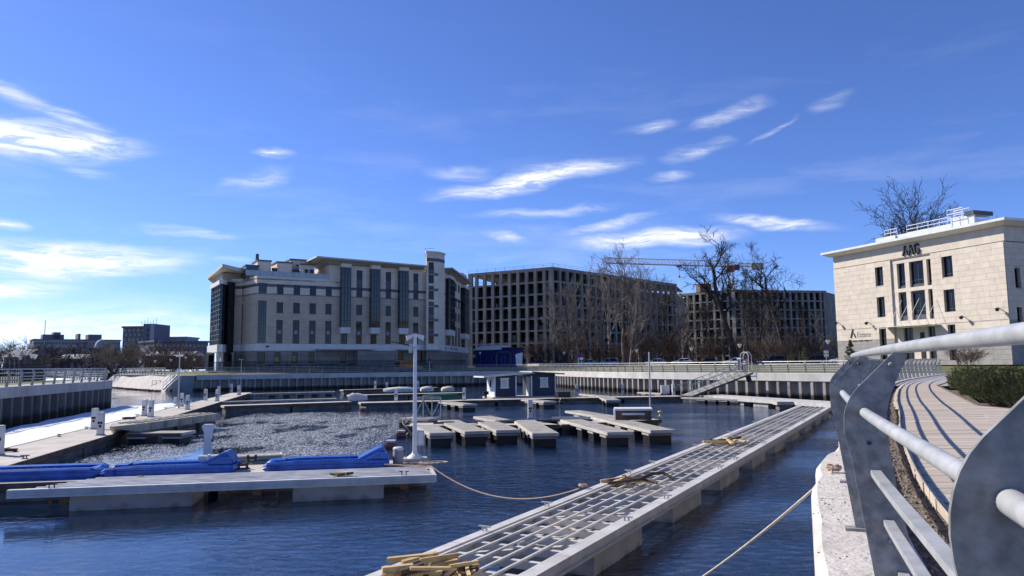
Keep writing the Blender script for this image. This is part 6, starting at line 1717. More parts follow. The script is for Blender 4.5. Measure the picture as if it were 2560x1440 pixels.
# willow on the embankment
def willow():
    t = Tree(77); P = dict(n=[5, 5, 4, 3, 3], wig=[.1, .2, .25, .3, .3], up=.05, depth=3, kids=[2, 2, 2], bare=.2, spread=[.55, .6, .6], ratio=[.55, .5, .5], rmin=.022)
    for i in range(8):
        a = i * .8; t.grow(Vector((math.cos(a) * .2, math.sin(a) * .2, -.1)), Vector((math.cos(a) * .75, math.sin(a) * .75, 1)).normalized(), 4.2 * t.r.uniform(.8, 1.1), .16, 0, P)
    lf = MB(); rr = t.r
    vs = t.crown.v
    for i in range(9000):
        v = Vector(vs[rr.randrange(len(vs))]) + Vector((rr.gauss(0, .12), rr.gauss(0, .12), rr.gauss(0, .12)))
        if v.z < 1.6: continue
        s = .05; lf.poly([v + Vector((rr.uniform(-s, s), rr.uniform(-s, s), rr.uniform(-s, s))) for _ in range(3)])
    p = v2(V(286, 900, 152), 2.6)
    t_ = thing('willow_tree', 'round olive willow on the embankment at the river mouth', 'tree', p, 0, scale=1.12)
    t.trunk.build('trunk', m_bark, t_, local=True); t.crown.build('crown', m_twig, t_, local=True)
    lf.build('young_leaves', mat('young_leaves', (.20, .19, .08), .8, col2=(.13, .12, .05), scale=.8, var=.3), t_, local=True)
willow()
# bare trees on the far left shore
for i in range(44):
    px = -10 + i * 12.2 + rr.uniform(-6, 6); D = rr.uniform(175, 300)
    if 240 < px < 330 and D < 190: D += 60
    top = rr.uniform(868, 900) if i > 8 else rr.uniform(856, 884)
    put_tree('bare_shore_tree', ['bir3', 'shr1', 'shr2', 'pop3', 'shr3'][i % 5], 'bare brown tree in the belt along the far left shore', at(px, D, 2.6), 'bare trees along the far left shore', th(px, top, D, 2.6), rr.uniform(0, 6), sx=1.5)

# ------------------------------------------------------------------ dwarf pine bed
def dwarf_pine(seed):
    r = random.Random(seed); b = MB(); st = MB()
    for i in range(120):
        a = r.uniform(0, 6.28); k = r.random() ** .5; base = Vector((math.cos(a) * k * .75, math.sin(a) * k * .75, .1)); h = (.78 - .42 * k * k) * r.uniform(.8, 1.15)
        tip = base + Vector((math.cos(a) * .16, math.sin(a) * .16, h)); st.tube(base * .5, tip, .012, .006, 3)
        for c in range(4):
            p = lerp(base, tip, .45 + .19 * c)
            for q in range(15):
                e = Vector((r.gauss(0, 1), r.gauss(0, 1), r.gauss(.7, .5))).normalized() * r.uniform(.07, .12); s = e.orthogonal().normalized() * .007
                b.poly([p + s, p - s, p + e])
    out = []
    for bb_, n, M in ((st, 'stems', m_bark), (b, 'needles', m_pine)):
        me = bpy.data.meshes.new(n); me.from_pydata(bb_.v, [], bb_.f); me.materials.append(M); out.append(me)
    return out
DP = [dwarf_pine(s) for s in (1, 2, 3)]
BED = [(12.2, 17.4), (12.6, 19.4), (20.4, 34.0), (30, 34), (30, 14), (13.5, 14.5)]
k = 0
for gy in range(15, 35):
    for gx in range(12, 27):
        x, y_ = gx + rr.uniform(-.35, .35), gy + rr.uniform(-.35, .35)
        if not in_poly(x, y_, BED) or x / y_ > .76: continue
        if min(abs(x - (at_y(BEDE, y_) or 0)), 9) < .55: continue
        t = thing('dwarf_pine', 'low dense dwarf pine in the planting bed beside the boardwalk', 'shrub', (x, y_, 2.28), rr.uniform(0, 6), 'dwarf pines in the planting bed', scale=rr.uniform(.85, 1.15))
        link('stems', DP[k % 3][0], t); link('needles', DP[k % 3][1], t); k += 1
bed_edge = [(x, y_) for x, y_ in BEDE if y_ > 3]
tag(MB().path([(x + .04, y_, 2.36) for x, y_ in bed_edge], 0, sec=[(-.03, -.12), (.03, -.12), (.03, .11), (-.03, .11)]).build('bed_edging', m_fender), 'dark timber edging along the dwarf pine bed', 'edging')
# ------------------------------------------------------------------ floating house
m_navy = mat('navy_siding', (.035, .05, .075), .6, var=.14)
def floating_house():
    p = G(1237, 994.5, .5); q = G(1389, 990.5, .5)
    rz, L = frame(p, q)
    t = thing('floating_house', 'navy clapboard floating house of two cabins with white trim', 'floating house', v2(p, .5) + Vector((0, .35, 0)), rz)
    s = L / 152.0
    cab = [(0, 52 * s), (91 * s, L)]
    dp = 2.3; h = 2.0
    for ci, (a, c) in enumerate(cab):
        MB().box(a + .02, c - .02, .02, dp, .06, h).build('cabin_wall', m_navy, t, local=True)
        n = 11
        for i in range(n):
            z0 = .06 + i * (h - .06) / n
            MB().hexa([(a, -.035, z0), (c, -.035, z0), (c, .018, z0), (a, .018, z0)], [(a, -.008, z0 + .165), (c, -.008, z0 + .165), (c, .018, z0 + .165), (a, .018, z0 + .165)]).build('clapboard', m_navy, t, local=True)
            MB().hexa([(a - .035, 0, z0), (a + .018, 0, z0), (a + .018, dp, z0), (a - .035, dp, z0)], [(a - .008, 0, z0 + .165), (a + .018, 0, z0 + .165), (a + .018, dp, z0 + .165), (a - .008, dp, z0 + .165)]).build('clapboard', m_navy if ci == 1 else m_white, t, local=True)
        for x in (a, c): MB().box(x - .06, x + .06, -.06, .06, 0, h + .02).build('corner_trim', m_white, t, local=True)
        cx = (a + c) / 2 - (.1 if ci == 0 else -.05); ww, wz0, wz1 = .40, .95, 1.75
        w = MB()
        for x0, x1, z0, z1 in ((cx - ww, cx - ww + .1, wz0, wz1), (cx + ww - .1, cx + ww, wz0, wz1), (cx - ww - .06, cx + ww + .06, wz1, wz1 + .1), (cx - ww - .06, cx + ww + .06, wz0 - .1, wz0)): w.box(x0, x1, -.09, -.037, z0, z1)
        w = w.build('window', m_white, t, local=True)
        MB().box(cx - ww + .1, cx + ww - .1, -.06, -.04, wz0, wz1).build('blind', mat('window_blind', (.62, .66, .64), .5, var=.1), w, local=True)
        if ci == 0:
            w = MB().box(a - .10, a - .037, .7, 1.3, .95, 1.75).build('window', m_white, t, local=True); MB().box(a - .115, a - .101, .78, 1.22, 1.03, 1.67).build('pane', m_pane, w, local=True)
        else:
            MB().box(a - .09, a - .037, .3, 1.2, .06, 1.9).build('door', m_white, t, local=True)
    zr0, zr1, zr2 = h + .05, h + .33, h + .12
    mid = 91 * s
    for (x0, x1, z0, z1, nm) in ((-1.25, mid + .1, zr0 - .05, zr1, 'l'), (mid - .15, L + .75, zr1 + .06, zr2 + .05, 'r')):
        MB().hexa([(x0, -.6, z0), (x1, -.6, z1), (x1, dp + .4, z1 + .02), (x0, dp + .4, z0 + .02)], [(x0, -.6, z0 + .05), (x1, -.6, z1 + .05), (x1, dp + .4, z1 + .07), (x0, dp + .4, z0 + .07)]).build('roof', m_steel_dark, t, local=True)
        MB().hexa([(x0, -.64, z0 - .07), (x1, -.64, z1 - .07), (x1, -.602, z1 - .07), (x0, -.602, z0 - .07)], [(x0, -.64, z0 + .052), (x1, -.64, z1 + .052), (x1, -.602, z1 + .052), (x0, -.602, z0 + .052)]).build('fascia_board', m_ped if nm == 'l' else m_steel_dark, t, local=True)
        MB().box(x0 - .03, x0 - .002, -.6, dp + .4, z0 - .09, z0 + .055).build('barge_board', m_white, t, local=True)
    for ci, (a, c) in enumerate(cab):
        zt = h + .05
        MB().hexa([(a, .0, h), (c, 0, h), (c, dp, h), (a, dp, h)], [(a, 0, zr0 - .04 + (zr1 - zr0) * (a + 1.25) / (mid + 1.35) if ci == 0 else zr1 + .04), (c, 0, zr0 - .03 + (zr1 - zr0) * (c + 1.25) / (mid + 1.35) if ci == 0 else zr2 + .1), (c, dp, zr0 - .03 + (zr1 - zr0) * (c + 1.25) / (mid + 1.35) if ci == 0 else zr2 + .1), (a, dp, zr0 - .04 + (zr1 - zr0) * (a + 1.25) / (mid + 1.35) if ci == 0 else zr1 + .04)]).build('gable_fill', m_navy, t, local=True)
    MB().box(-.4, L + .3, -.5, dp + .3, -.12, .055).build('platform', m_deckconc, t, local=True)
    p2 = WM[t.name] @ Vector((-1.0, -.25, 0))
    mo = thing('outboard_motor', 'small black outboard motor left of the floating house', 'motor', p2, rz)
    MB().box(-.25, .25, -.15, .15, .32, .62).build('cowl', m_black, mo, local=True); MB().box(-.10, .10, -.08, .08, .0, .319).build('leg', m_steel_dark, mo, local=True); MB().tube((-.25, 0, .5), (-.6, 0, .6), .03, n=6).build('tiller', m_steel_dark, mo, local=True)
    tk = thing('water_tank', 'black rectangular tank right of the floating house', 'tank', G(1408, 994, .5) + Vector((0, .3, 0)), rz)
    MB().box(-.65, .65, -.35, .35, 0, .5).build('body', m_black, tk, local=True); MB().box(-.67, .67, -.37, .37, .503, .55).build('rim', m_steel_dark, tk, local=True)
floating_house()
# more pedestals on the cross pontoon and far bars
PM = 'service pedestals on the cross pontoon'
for px, py, lab in [(990, 1003, 'pedestal at the left part of the cross pontoon, left of the green boat'), (1160, 1000, 'pedestal right of the upturned green boat'), (1443, 989, 'pedestal right of the black tank'), (1557, 987, 'pedestal left of the thin pole on the cross pontoon'), (1684, 988, 'pedestal right of the electric box by the gangway'),
                    (938, 972, 'pedestal on the farthest pontoon bar'), (967, 978, 'pedestal on the second far pontoon bar, left'), (1045, 974, 'pedestal on the second far pontoon bar behind the white pole')]:
    dup(ped0, G(px, py, .5), rnd.uniform(-.2, .2), lab, PM)
e = thing('electric_box', 'pale grey electric cabinet on legs beside the gangway foot', 'cabinet', G(1663, 987.5, .5))
MB().box(-.40, .40, -.2, .2, .18, .95).build('cabinet', m_ped, e, local=True)
MB().box(-.36, .36, -.212, -.2005, .22, .91).build('door', m_ped, e, local=True)
for s in (-1, 1): MB().box(s * .3 - .04, s * .3 + .04, -.1, .1, 0, .179).build('leg', m_steel_dark, e, local=True)
# boats
def hull(st, n=9):                 # stations: x, half beam, keel z, gunwale z  -> closed loft
    b = MB()
    for (x, hb, zk, zg_) in st:
        for j in range(n):
            a = math.pi * j / (n - 1); b.v.append((x, -math.cos(a) * hb, zg_ + (zk - zg_) * math.sin(a) ** .7))
    for i in range(len(st) - 1):
        for j in range(n - 1): a = i * n + j; b.f.append((a, a + 1, a + n + 1, a + n))
    b.f.append(tuple(range(n - 1, -1, -1))); b.f.append(tuple(range((len(st) - 1) * n, len(st) * n)))
    for i in range(len(st) - 1): b.f.append((i * n, i * n + n, i * n + 2 * n - 1, i * n + n - 1))
    return b
gb_ = thing('upturned_boat', 'dark green boat lying keel up on the cross pontoon', 'boat', G(1055, 1001.5, .5) + Vector((0, .6, 0)), frame(CP[0], CP[1])[0])
hull([(0, .50, .42, .0), (.25, .62, .52, 0), (1.2, .72, .58, 0), (2.4, .66, .56, 0), (3.2, .40, .42, 0), (3.65, .06, .14, 0)]).build('hull', mat('green_hull', (.02, .10, .065), .45, var=.2), gb_, local=True, smooth=True)
MB().box(.1, 3.3, -.02, .02, .5, .585).build('keel', MATS['green_hull'], gb_, local=True)
MB().path([(0, -.52, .02), (1.2, -.74, .02), (2.4, -.68, .02), (3.2, -.42, .02), (3.62, -.08, .02)], .035, 5).build('gunwale', MATS['green_hull'], gb_, local=True)
m_cover = mat('boat_cover', (.62, .60, .55), .8, var=.12); m_cover2 = mat('cream_cover', (.62, .57, .44), .8, var=.12)
for px0, px1, py, M, lab in [(955, 1033, 981, m_cover, 'long dinghy under a grey white cover on the second far bar'), (1048, 1082, 979, m_cover, 'short white covered dinghy on the second far bar'), (1101, 1134, 979, m_cover2, 'short cream covered dinghy near the right end of the bar')]:
    a = G(px0, py, .5); L = (px1 - px0) * a.y / FOC
    t = thing('covered_dinghy', lab, 'boat', a + Vector((0, .8, 0)), .02, 'covered dinghies')
    hull([(0, .1, .35, .1), (L * .12, .5, .5, .0), (L * .5, .7, .62, .0), (L * .85, .6, .55, 0), (L, .35, .4, .05)]).build('cover', M, t, local=True, smooth=True)
    MB().tube((L * .05, 0, .5), (L * .9, 0, .66), .03, n=5).build('ridge_pole', M, t, local=True)
t = thing('jet_ski', 'white covered jet ski at the right end of the wide grey pontoon', 'jet ski', G(866, 1003, .55) + Vector((0, .6, 0)), .1)
hull([(0, .12, .5, .15), (.4, .38, .7, .0), (1.0, .42, .65, 0), (1.7, .3, .45, .05)]).build('hull', m_cover, t, local=True, smooth=True); MB().tube((.5, -.3, .75), (.5, .3, .75), .04, n=6).build('handlebar', m_black, t, local=True)
t = thing('tyre_fender', 'black tyre fender at the left end of the cross pontoon', 'fender', G(902, 1008, .2))
b = MB(); ring = [Vector((0, math.cos(i * .524) * .3, math.sin(i * .524) * .3)) for i in range(13)]; MB().path([r_ + Vector((-.1, .6, .35)) for r_ in ring], .1, 6, up=(1, 0, 0)).build('tyre', m_black, t, local=True, smooth=True)

# ------------------------------------------------------------------ gangway and gate
def gangway():
    a = G(1720, 990, .62); b_ = V(1868, 929, 76.5); b_.z = 2.56
    a, b_ = Vector((a.x, a.y + .5, .62)), Vector(b_)
    t = thing('gangway', 'steel gangway with truss railings sloping from the quay to the pontoon', 'gangway', v2(a, .5))
    d = (b_ - a); hd = Vector((d.x, d.y, 0)).normalized(); n = Vector((-hd.y, hd.x, 0)); w = .62
    ln = d.length
    nb = 26
    for i in range(nb):
        p, q = lerp(a, b_, (i + .06) / nb), lerp(a, b_, (i + .94) / nb)
        MB().bar(p, q, w * 2, .04).build('tread_board', m_deckwood, t)
    for s in (-1, 1):
        off = n * w * s
        MB().bar(a + off + Vector((0, 0, -.06)), b_ + off + Vector((0, 0, -.06)), .06, .16).build('stringer', m_zinc if s > 0 else m_steel_dark, t)
        top = Vector((0, 0, 1.05)); midz = Vector((0, 0, .0))
        MB().tube(a + off + top - d.normalized() * .5, b_ + off + top, .03, n=6).build('handrail', m_zinc, t)
        MB().tube(a + off + Vector((0, 0, .55)), b_ + off + Vector((0, 0, .55)), .02, n=5).build('middle_rail', m_zinc, t)
        m_ = 9
        for i in range(m_ + 1):
            p = lerp(a, b_, i / m_) + off
            MB().tube(p, p + top, .025, n=5).build('baluster', m_zinc, t)
            if i < m_: MB().tube(p + top, lerp(a, b_, (i + 1) / m_) + off, .02, n=4).build('diagonal', m_steel_dark, t)
    # hinge bracket under the quay edge
    MB().bar(b_ + Vector((0, 0, -.12)), b_ + Vector((.5, 1.0, -.9)), .5, .12).build('hinge_bracket', m_steel_dark, t)
    g = thing('gate', 'arched white steel gate at the head of the gangway', 'gate', v2(GATE, ZC), math.atan2((fpts[gi] - fpts[gi - 1]).y, (fpts[gi] - fpts[gi - 1]).x) + math.pi)
    arc = [(-.52, 0)] + [(-math.cos(i * math.pi / 10) * .52, 1.75 + math.sin(i * math.pi / 10) * .45) for i in range(11)] + [(.52, 0)]
    for y in (-.25, .25): MB().path([(x, y, z) for x, z in arc], .03, 6, up=(0, 1, 0)).build('arch', m_white, g, local=True, smooth=True)
    for i in range(1, 10):
        x = -math.cos(i * math.pi / 10) * .52; z = 1.75 + math.sin(i * math.pi / 10) * .45
        MB().bar((x, -.25, z), (x, .25, z), .16, .02).build('arch_panel', m_white, g, local=True)
    for i in range(7): MB().tube((-.45 + i * .15, -.2, .05), (-.45 + i * .15, -.2, 1.8), .012, n=5).build('bar', m_steel_dark, g, local=True)
    for z in (.1, .95, 1.7): MB().box(-.5, .5, -.22, -.18, z, z + .05).build('crossbar', m_white if z == .95 else m_steel_dark, g, local=True)
    MB().box(-.95, -.58, -.2, .2, .3, 1.45).build('intercom_post', m_steel_dark, g, local=True); MB().box(-1.0, -.56, -.25, .25, 1.453, 1.55).build('post_cap', m_white, g, local=True)
    MB().box(.16, .46, -.25, -.21, 1.0, 1.5).build('notice', mat('sign_maroon', (.20, .04, .035), .6, var=.1), g, local=True)
gangway()

# ------------------------------------------------------------------ cars
def make_car(label, loc, rz, col, suv=False, group='cars parked beyond the lawn'):
    M = mat('car_paint_%s' % col[0], col[1], .3, .1, var=.05, spec=.6)
    t = thing('parked_car', label, 'car', loc, rz, group)
    h = 1.72 if suv else 1.45
    prof = [(-2.2, .35), (-2.25, .62), (-2.18, .88), (-1.75 if not suv else -2.1, .98), (1.05, .93), (1.95, .80), (2.22, .62), (2.2, .35)]
    w = .88
    b = MB()
    n = len(prof)
    for y in (-w, -w * .9, w * .9, w): 
        k = .05 if abs(y) == w else 0
        b.v += [(x, y, z - (k if z > .5 else -k * 0)) for x, z in prof]
    for i in range(3):
        for j in range(n): a, c = i * n + j, i * n + (j + 1) % n; b.f.append((a, c, c + n, a + n))
    b.f.append(tuple(range(n - 1, -1, -1))); b.f.append(tuple(range(3 * n, 4 * n)))
    b.build('body', M, t, local=True, smooth=True)
    x0, x1, x2, x3 = (-2.1, -1.95, .15, .95) if suv else (-1.75, -1.15, .1, 1.0)
    zr = h; zb = .93
    MB().hexa([(x0, -.80, zb), (x3, -.80, zb - .02), (x3, .80, zb - .02), (x0, .80, zb)], [(x1, -.62, zr - .05), (x2, -.62, zr - .05), (x2, .62, zr - .05), (x1, .62, zr - .05)]).build('glasshouse', m_pane, t, local=True)
    MB().hexa([(x1 - .06, -.65, zr - .06), (x2 + .06, -.65, zr - .06), (x2 + .06, .65, zr - .06), (x1 - .06, .65, zr - .06)], [(x1 + .05, -.55, zr), (x2 - .05, -.55, zr), (x2 - .05, .55, zr), (x1 + .05, .55, zr)]).build('roof', M, t, local=True)
    for s in (-1, 1):
        for (xa, xb) in ((x0, x1), (-.45, -.42), (x3, x2)): MB().bar((xa, s * .815, zb), (xb, s * .64, zr - .04), .07, .05).build('pillar', M, t, local=True)
        for x in (-1.38, 1.38):
            wh = MB().tube((x, s * .72, .32), (x, s * .90, .32), .33, n=14).build('wheel', m_black, t, local=True); MB().tube((x, s * .901, .32), (x, s * .915, .32), .2, n=10).build('rim', m_zinc, wh, local=True)
        MB().box(2.05, 2.2, s * .62 - .16, s * .62 + .16, .62, .74).build('headlight', m_white, t, local=True); MB().box(-2.27, -2.2, s * .66 - .12, s * .66 + .12, .66, .84).build('tail_light', mat('tail_red', (.35, .02, .02), .4, var=.1), t, local=True)
        MB().box(.55, .75, s * .9 - .02, s * .9 + .1 * s + .02, .95, 1.07).build('mirror', M, t, local=True)
WHITE, SILV, DARK, NAVY, GRN = ('white', (.78, .78, .77)), ('silver', (.42, .43, .45)), ('black', (.025, .025, .03)), ('navy', (.02, .03, .07)), ('pale_green', (.42, .50, .47))
for px, D, rz, col, suv, lab in [(1402, 160, 3.0, DARK, False, 'dark car behind the rail right of the blue hut'), (1352, 158, .2, NAVY, False, 'dark blue car partly hidden beside the blue hut'), (1466, 158, 3.0, GRN, False, 'pale green car behind the long railing'), (1519, 156, 2.9, SILV, True, 'silver estate car with roof bars behind the long railing'), (1638, 152, 2.95, WHITE, False, 'white car right of the thin pole'),
                                 (1704, 148, 2.9, WHITE, False, 'white car left of the gangway lamp'), (1768, 146, 2.9, NAVY, False, 'dark blue car left of the gate'), (1836, 144, 2.9, WHITE, False, 'white car just left of the arched gate'), (1930, 138, 2.85, NAVY, True, 'dark blue car right of the arched gate'), (2030, 132, 2.8, DARK, True, 'black car near the no parking sign'), (2108, 118, 2.7, WHITE, False, 'white car half hidden by the near railing')]:
    make_car(lab, at(px, D, 3.092), rz, col, suv)

# ------------------------------------------------------------------ street lamps and signs
def street_lamp(label, p, h, group):
    t = thing('street_lamp', label, 'street lamp', p, 0, group)
    MB().tube((0, 0, 0), (0, 0, h - .5), .06, .045, 8).build('post', m_steel_dark, t, local=True)
    MB().lathe((0, 0, h - .52), [(.09, 0), (.30, .48), (.33, .52)], 12).build('shade', m_white, t, local=True)
    MB().lathe((0, 0, h), [(.34, 0), (.20, .06), (.03, .12)], 12).build('cap', m_steel_dark, t, local=True)
for px, top, D, lab, z in [(1410, 880, 148, 'street lamp left of the paired round signs', 3.0), (1592, 874, 135, 'street lamp behind the thin pole', 3.0), (1729, 869, 118, 'street lamp behind the gangway', 2.9), (1850, 860, 104, 'street lamp beside the arched gate', 2.8), (2071, 850, 98, 'street lamp left of the office building', 2.9), (1200, 880, 165, 'street lamp before the blue hut', 3.0)]:
    street_lamp(lab, at(px, D, z), ZA(px, top, D) - z, 'street lamps along the far promenade')
for px, top, D, lab in [(88, 887, 92, 'street lamp on the left quay, right of its pair'), (80, 886, 100, 'street lamp on the left quay, left of its pair'), (67, 877, 85, 'tallest street lamp on the left quay'), (352, 902, 165, 'lamp on the embankment, leftmost'), (389, 901, 165, 'lamp on the embankment, second from the left'), (428, 898, 165, 'lamp on the embankment, third from the left'), (465, 892, 160, 'lamp on the embankment left of the apartment house'), (487, 897, 175, 'lamp close to the apartment house corner'), (52, 892, 120, 'small street lamp in the trees at the far left')]:
    z = 2.45; street_lamp(lab, at(px, D, z), ZA(px, top, D) - z, 'street lamps on the left shore')
m_viol = mat('sign_violet', (.14, .05, .20), .5, var=.1)
def road_sign(label, px, D, top, z=3.0, plates=1, col=None):
    p = at(px, D, z); h = ZA(px, top, D) - z
    t = thing('road_sign', label, 'road sign', p, 0, 'round road signs')
    MB().tube((0, 0, 0), (0, 0, h), .04, n=6).build('post', m_zinc, t, local=True)
    MB().tube((0, -.06, h - .35), (0, -.045, h - .35), .36, n=18).build('disc', col or m_viol, t, local=True)
    MB().tube((0, -.07, h - .35), (0, -.061, h - .35), .24, n=18).build('disc_face', mat('sign_blue', (.03, .05, .22), .5, var=.1), t, local=True)
    MB().bar((-.2, -.075, h - .15), (.2, -.075, h - .55), .02, .07, up=(0, 1, 0)).build('disc_bar', mat('sign_red2', (.35, .05, .08), .5, var=.1), t, local=True)
    for i in range(plates): MB().box(-.3, .3, -.06, -.045, h - 1.1 - i * .45, h - .75 - i * .45).build('plate', m_white, t, local=True)
road_sign('round no stopping sign with white plate, left of its pair', 1446, 128, 884, plates=0)
road_sign('round no stopping sign with white plate, right of its pair', 1453, 128, 883, plates=1)
road_sign('round no stopping sign with two white plates left of the office', 2065, 96, 862, plates=2)
road_sign('red round sign before the apartment house', 1074, 128, 894, z=2.6, plates=0, col=mat('sign_red3', (.40, .06, .07), .5, var=.1))

# ------------------------------------------------------------------ blue site hut and machines
def site_hut():
    A, B = at(1188, 172, 3.05), at(1246, 168, 3.05)
    t = thing('site_hut', 'blue site hut with a pale gabled roof beside the apartment house', 'hut', A); f = Fac(t, A, B)
    m_hut = mat('hut_blue', (.018, .03, .17), .6, var=.12); z0 = 3.05; ze = ZA(1188, 876, 172); zr = ZA(1215, 864, 172)
    f.box('wall', m_hut, 0, f.L, 0, 5, z0, ze)
    MB().hexa([f.P(-.4, -.5, ze + .01), f.P(f.L + .6, -.5, ze + .01), f.P(f.L + .6, 5.5, ze + .01), f.P(-.4, 5.5, ze + .01)], [f.P(-.4, 2.3, zr), f.P(f.L + .6, 2.3, zr), f.P(f.L + .6, 2.7, zr), f.P(-.4, 2.7, zr)]).build('roof', m_fascia, t)
    for i in range(4): f.win(f.L * (.14 + .21 * i), f.L * (.14 + .21 * i) + .75, z0 + 1.5, z0 + 2.6, y=-.05, nv=0, M=m_blue)
    f.box('annex', m_hut, f.L + .02, f.L + 3.4, .6, 5, z0, ze + .3); f.box('annex_roof', m_hut, f.L + .62, f.L + 3.8, .2, 5.3, ze + .303, ze + .5)
    g = thing('pipe_arch', 'dark steel pipe arch in front of the blue hut', 'pipe', at(1242, 150, 2.9)); w = 34 * 150 / FOC; hh = ZA(1242, 881, 150) - 2.9
    MB().path([(0, 0, 0), (0, 0, hh - .3), (.3, 0, hh), (w - .3, 0, hh), (w, 0, hh - .3), (w, 0, 0)], .16, 8, up=(0, 1, 0)).build('pipe', m_steel_dark, g, local=True, smooth=True)
    for x in (.9, 1.6): MB().tube((x, 0, 0), (x, 0, hh * .8), .09, n=6).build('upright', m_steel_dark, g, local=True)
    sh = thing('covered_bale', 'white sheeted bale right of the blue hut', 'bale', at(1297, 150, 3.0)); rr = random.Random(2)
    MB().hexa([(-.5, -.4, 0), (.6, -.4, 0), (.6, .5, 0), (-.5, .5, 0)], [(-.7, -.3, 2.6), (.75, -.45, 3.1), (.5, .4, 3.0), (-.45, .4, 2.8)]).build('sheet', m_white, sh, local=True)
    MB().box(-.9, 1.1, -.6, .7, -.02, .5).build('pallet', m_fender, sh, local=True)
site_hut()
def machine():
    p = at(986, 131, 2.6); s = 131 / FOC
    t = thing('compressor', 'orange trailer compressor parked before the apartment house', 'machine', p)
    m_or = mat('orange_paint', (.42, .15, .025), .5, var=.15); m_ye = mat('ochre_paint', (.45, .33, .05), .5, var=.15)
    MB().hexa([(0, 0, .6), (3.6, 0, .6), (3.6, 1.6, .6), (0, 1.6, .6)], [(.1, .1, 2.0), (3.2, .1, 1.9), (3.2, 1.5, 1.9), (.1, 1.5, 2.0)]).build('hood', m_or, t, local=True)
    MB().box(.15, 1.0, -.03, -.002, .85, 1.75).build('grille', m_black, t, local=True)
    for k, x in enumerate((1.5, 1.85, 2.2, 2.55)): MB().box(x, x + .25, -.02, -.002, 1.45, 1.7).build('lettering_mark', m_fender, t, local=True)
    MB().hexa([(3.62, .3, .6), (5.0, .5, .45), (5.0, 1.1, .45), (3.62, 1.3, .6)], [(3.62, .3, 1.15), (4.9, .5, .75), (4.9, 1.1, .75), (3.62, 1.3, 1.15)]).build('nose', m_ye, t, local=True)
    for x in (1.0, 2.4): MB().tube((x, -.05, .33), (x, .2, .33), .33, n=12).build('wheel', m_black, t, local=True); MB().tube((x, 1.4, .33), (x, 1.65, .33), .33, n=12).build('wheel', m_black, t, local=True)
machine()
# iron fences
def iron_fence(label, line, h, step, z):
    t = thing('iron_fence', label, 'fence', v2(line[0], z)); inv = WM[t.name].inverted()
    pts = resample(line, step); b = MB()
    pk = MB().box(-.03, .03, -.03, .03, 0, 1); me = bpy.data.meshes.new('picket'); me.from_pydata(pk.v, [], pk.f); me.materials.append(m_black)
    for p, d in pts: link('picket', me, t, inv @ v2(p, z), math.atan2(d.y, d.x), scale=(1, 1, h))
    for hh in (.2, h - .2): MB().path([v2(p, z + hh) for p in line], 0, sec=[(-.025, -.025), (.025, -.025), (.025, .025), (-.025, .025)]).build('rail', m_black, t)
iron_fence('black iron fence in front of the apartment house', [at(522, 132, 0), at(640, 130, 0), at(900, 138, 0), at(1165, 148, 0)], 2.1, .22, 2.6)
iron_fence('black iron fence behind the left quay walkway', [at(-20, 66, 0), at(60, 70, 0), at(118, 80, 0)], 1.7, .3, 2.45)

# ------------------------------------------------------------------ left shore: snow path, embankment and stairs
tag(sheet('snow_patch', [(p.x, p.y) for p in [G(112, 952, 2.46), G(252, 949, 2.46), G(258, 944, 2.46), G(120, 944, 2.46)]], 2.47, m_snow), None, None); bpy.data.objects['snow_patch']['kind'] = 'structure'
struct(strip('left_path', offset_line(LEFT[2:], .4), 2.435, offset_line(LEFT[2:], 3.4), 2.436, m_paving)) if False else strip('left_path', offset_line(LEFT[2:], .4), 2.435, offset_line(LEFT[2:], 3.4), 2.436, m_paving)
def embankment():
    t = thing('embankment', 'sloping pale concrete slab embankment at the river mouth', 'embankment', (-70, 135, 0))
    top = [Vector((-53.3, 118.6, 2.4)), Vector((-63, 129.5, 2.4)), Vector((-72, 141, 2.4)), Vector((-80.5, 150, 2.4)), Vector((-93, 176, 2.4)), Vector((-110, 258, 2.4))]
    bot = [p + Vector((-1.6, -1.4, -2.6)) for p in top]
    for i in range(len(top) - 1):
        n = max(2, int((top[i + 1] - top[i]).length / 1.25)) if i < 4 else 12
        for k in range(n):
            a0, a1 = lerp(top[i], top[i + 1], (k + .03) / n), lerp(top[i], top[i + 1], (k + .97) / n); b0, b1 = lerp(bot[i], bot[i + 1], (k + .03) / n), lerp(bot[i], bot[i + 1], (k + .97) / n)
            th_ = Vector((.5, .4, -.12))
            MB().hexa([b0, b1, b1 + th_, b0 + th_], [a0, a1, a1 + th_, a0 + th_]).build('slab', m_concrete_white, t)
    for i in range(4):
        MB().bar(top[i] + Vector((.6, .5, -.05)), top[i + 1] + Vector((.6, .5, -.05)), .9, .25).build('coping', m_concrete_pale, t)
    # rubble along the foot
    rr = random.Random(8); b = MB()
    for i in range(260):
        q = lerp(bot[0], bot[3], rr.random()) if rr.random() < .5 else lerp(bot[rr.randrange(3)], bot[rr.randrange(1, 4)], rr.random())
        k = rr.randrange(4); q = lerp(bot[k], bot[k + 1], rr.random()) + Vector((rr.uniform(-.8, .2), rr.uniform(-.8, .2), .25)); s = rr.uniform(.12, .3)
        b.hexa([q + Vector((math.cos(j * 1.57) * s, math.sin(j * 1.57) * s, -.3)) for j in range(4)], [q + Vector((math.cos(j * 1.57 + .3) * s * .7, math.sin(j * 1.57 + .3) * s * .7, rr.uniform(.0, .2))) for j in range(4)])
    tag(b.build('rubble', mat('dark_rubble', (.13, .10, .085), .9, var=.3)), 'dark stones along the foot of the pale embankment', 'stones', kind='stuff')
embankment()
railing('silver railing on top of the pale embankment', [Vector((-82, 153, 0)), Vector((-72.5, 142, 0)), Vector((-63.4, 130.6, 0)), Vector((-58.5, 125, 0))][::-1], 2.05, False)
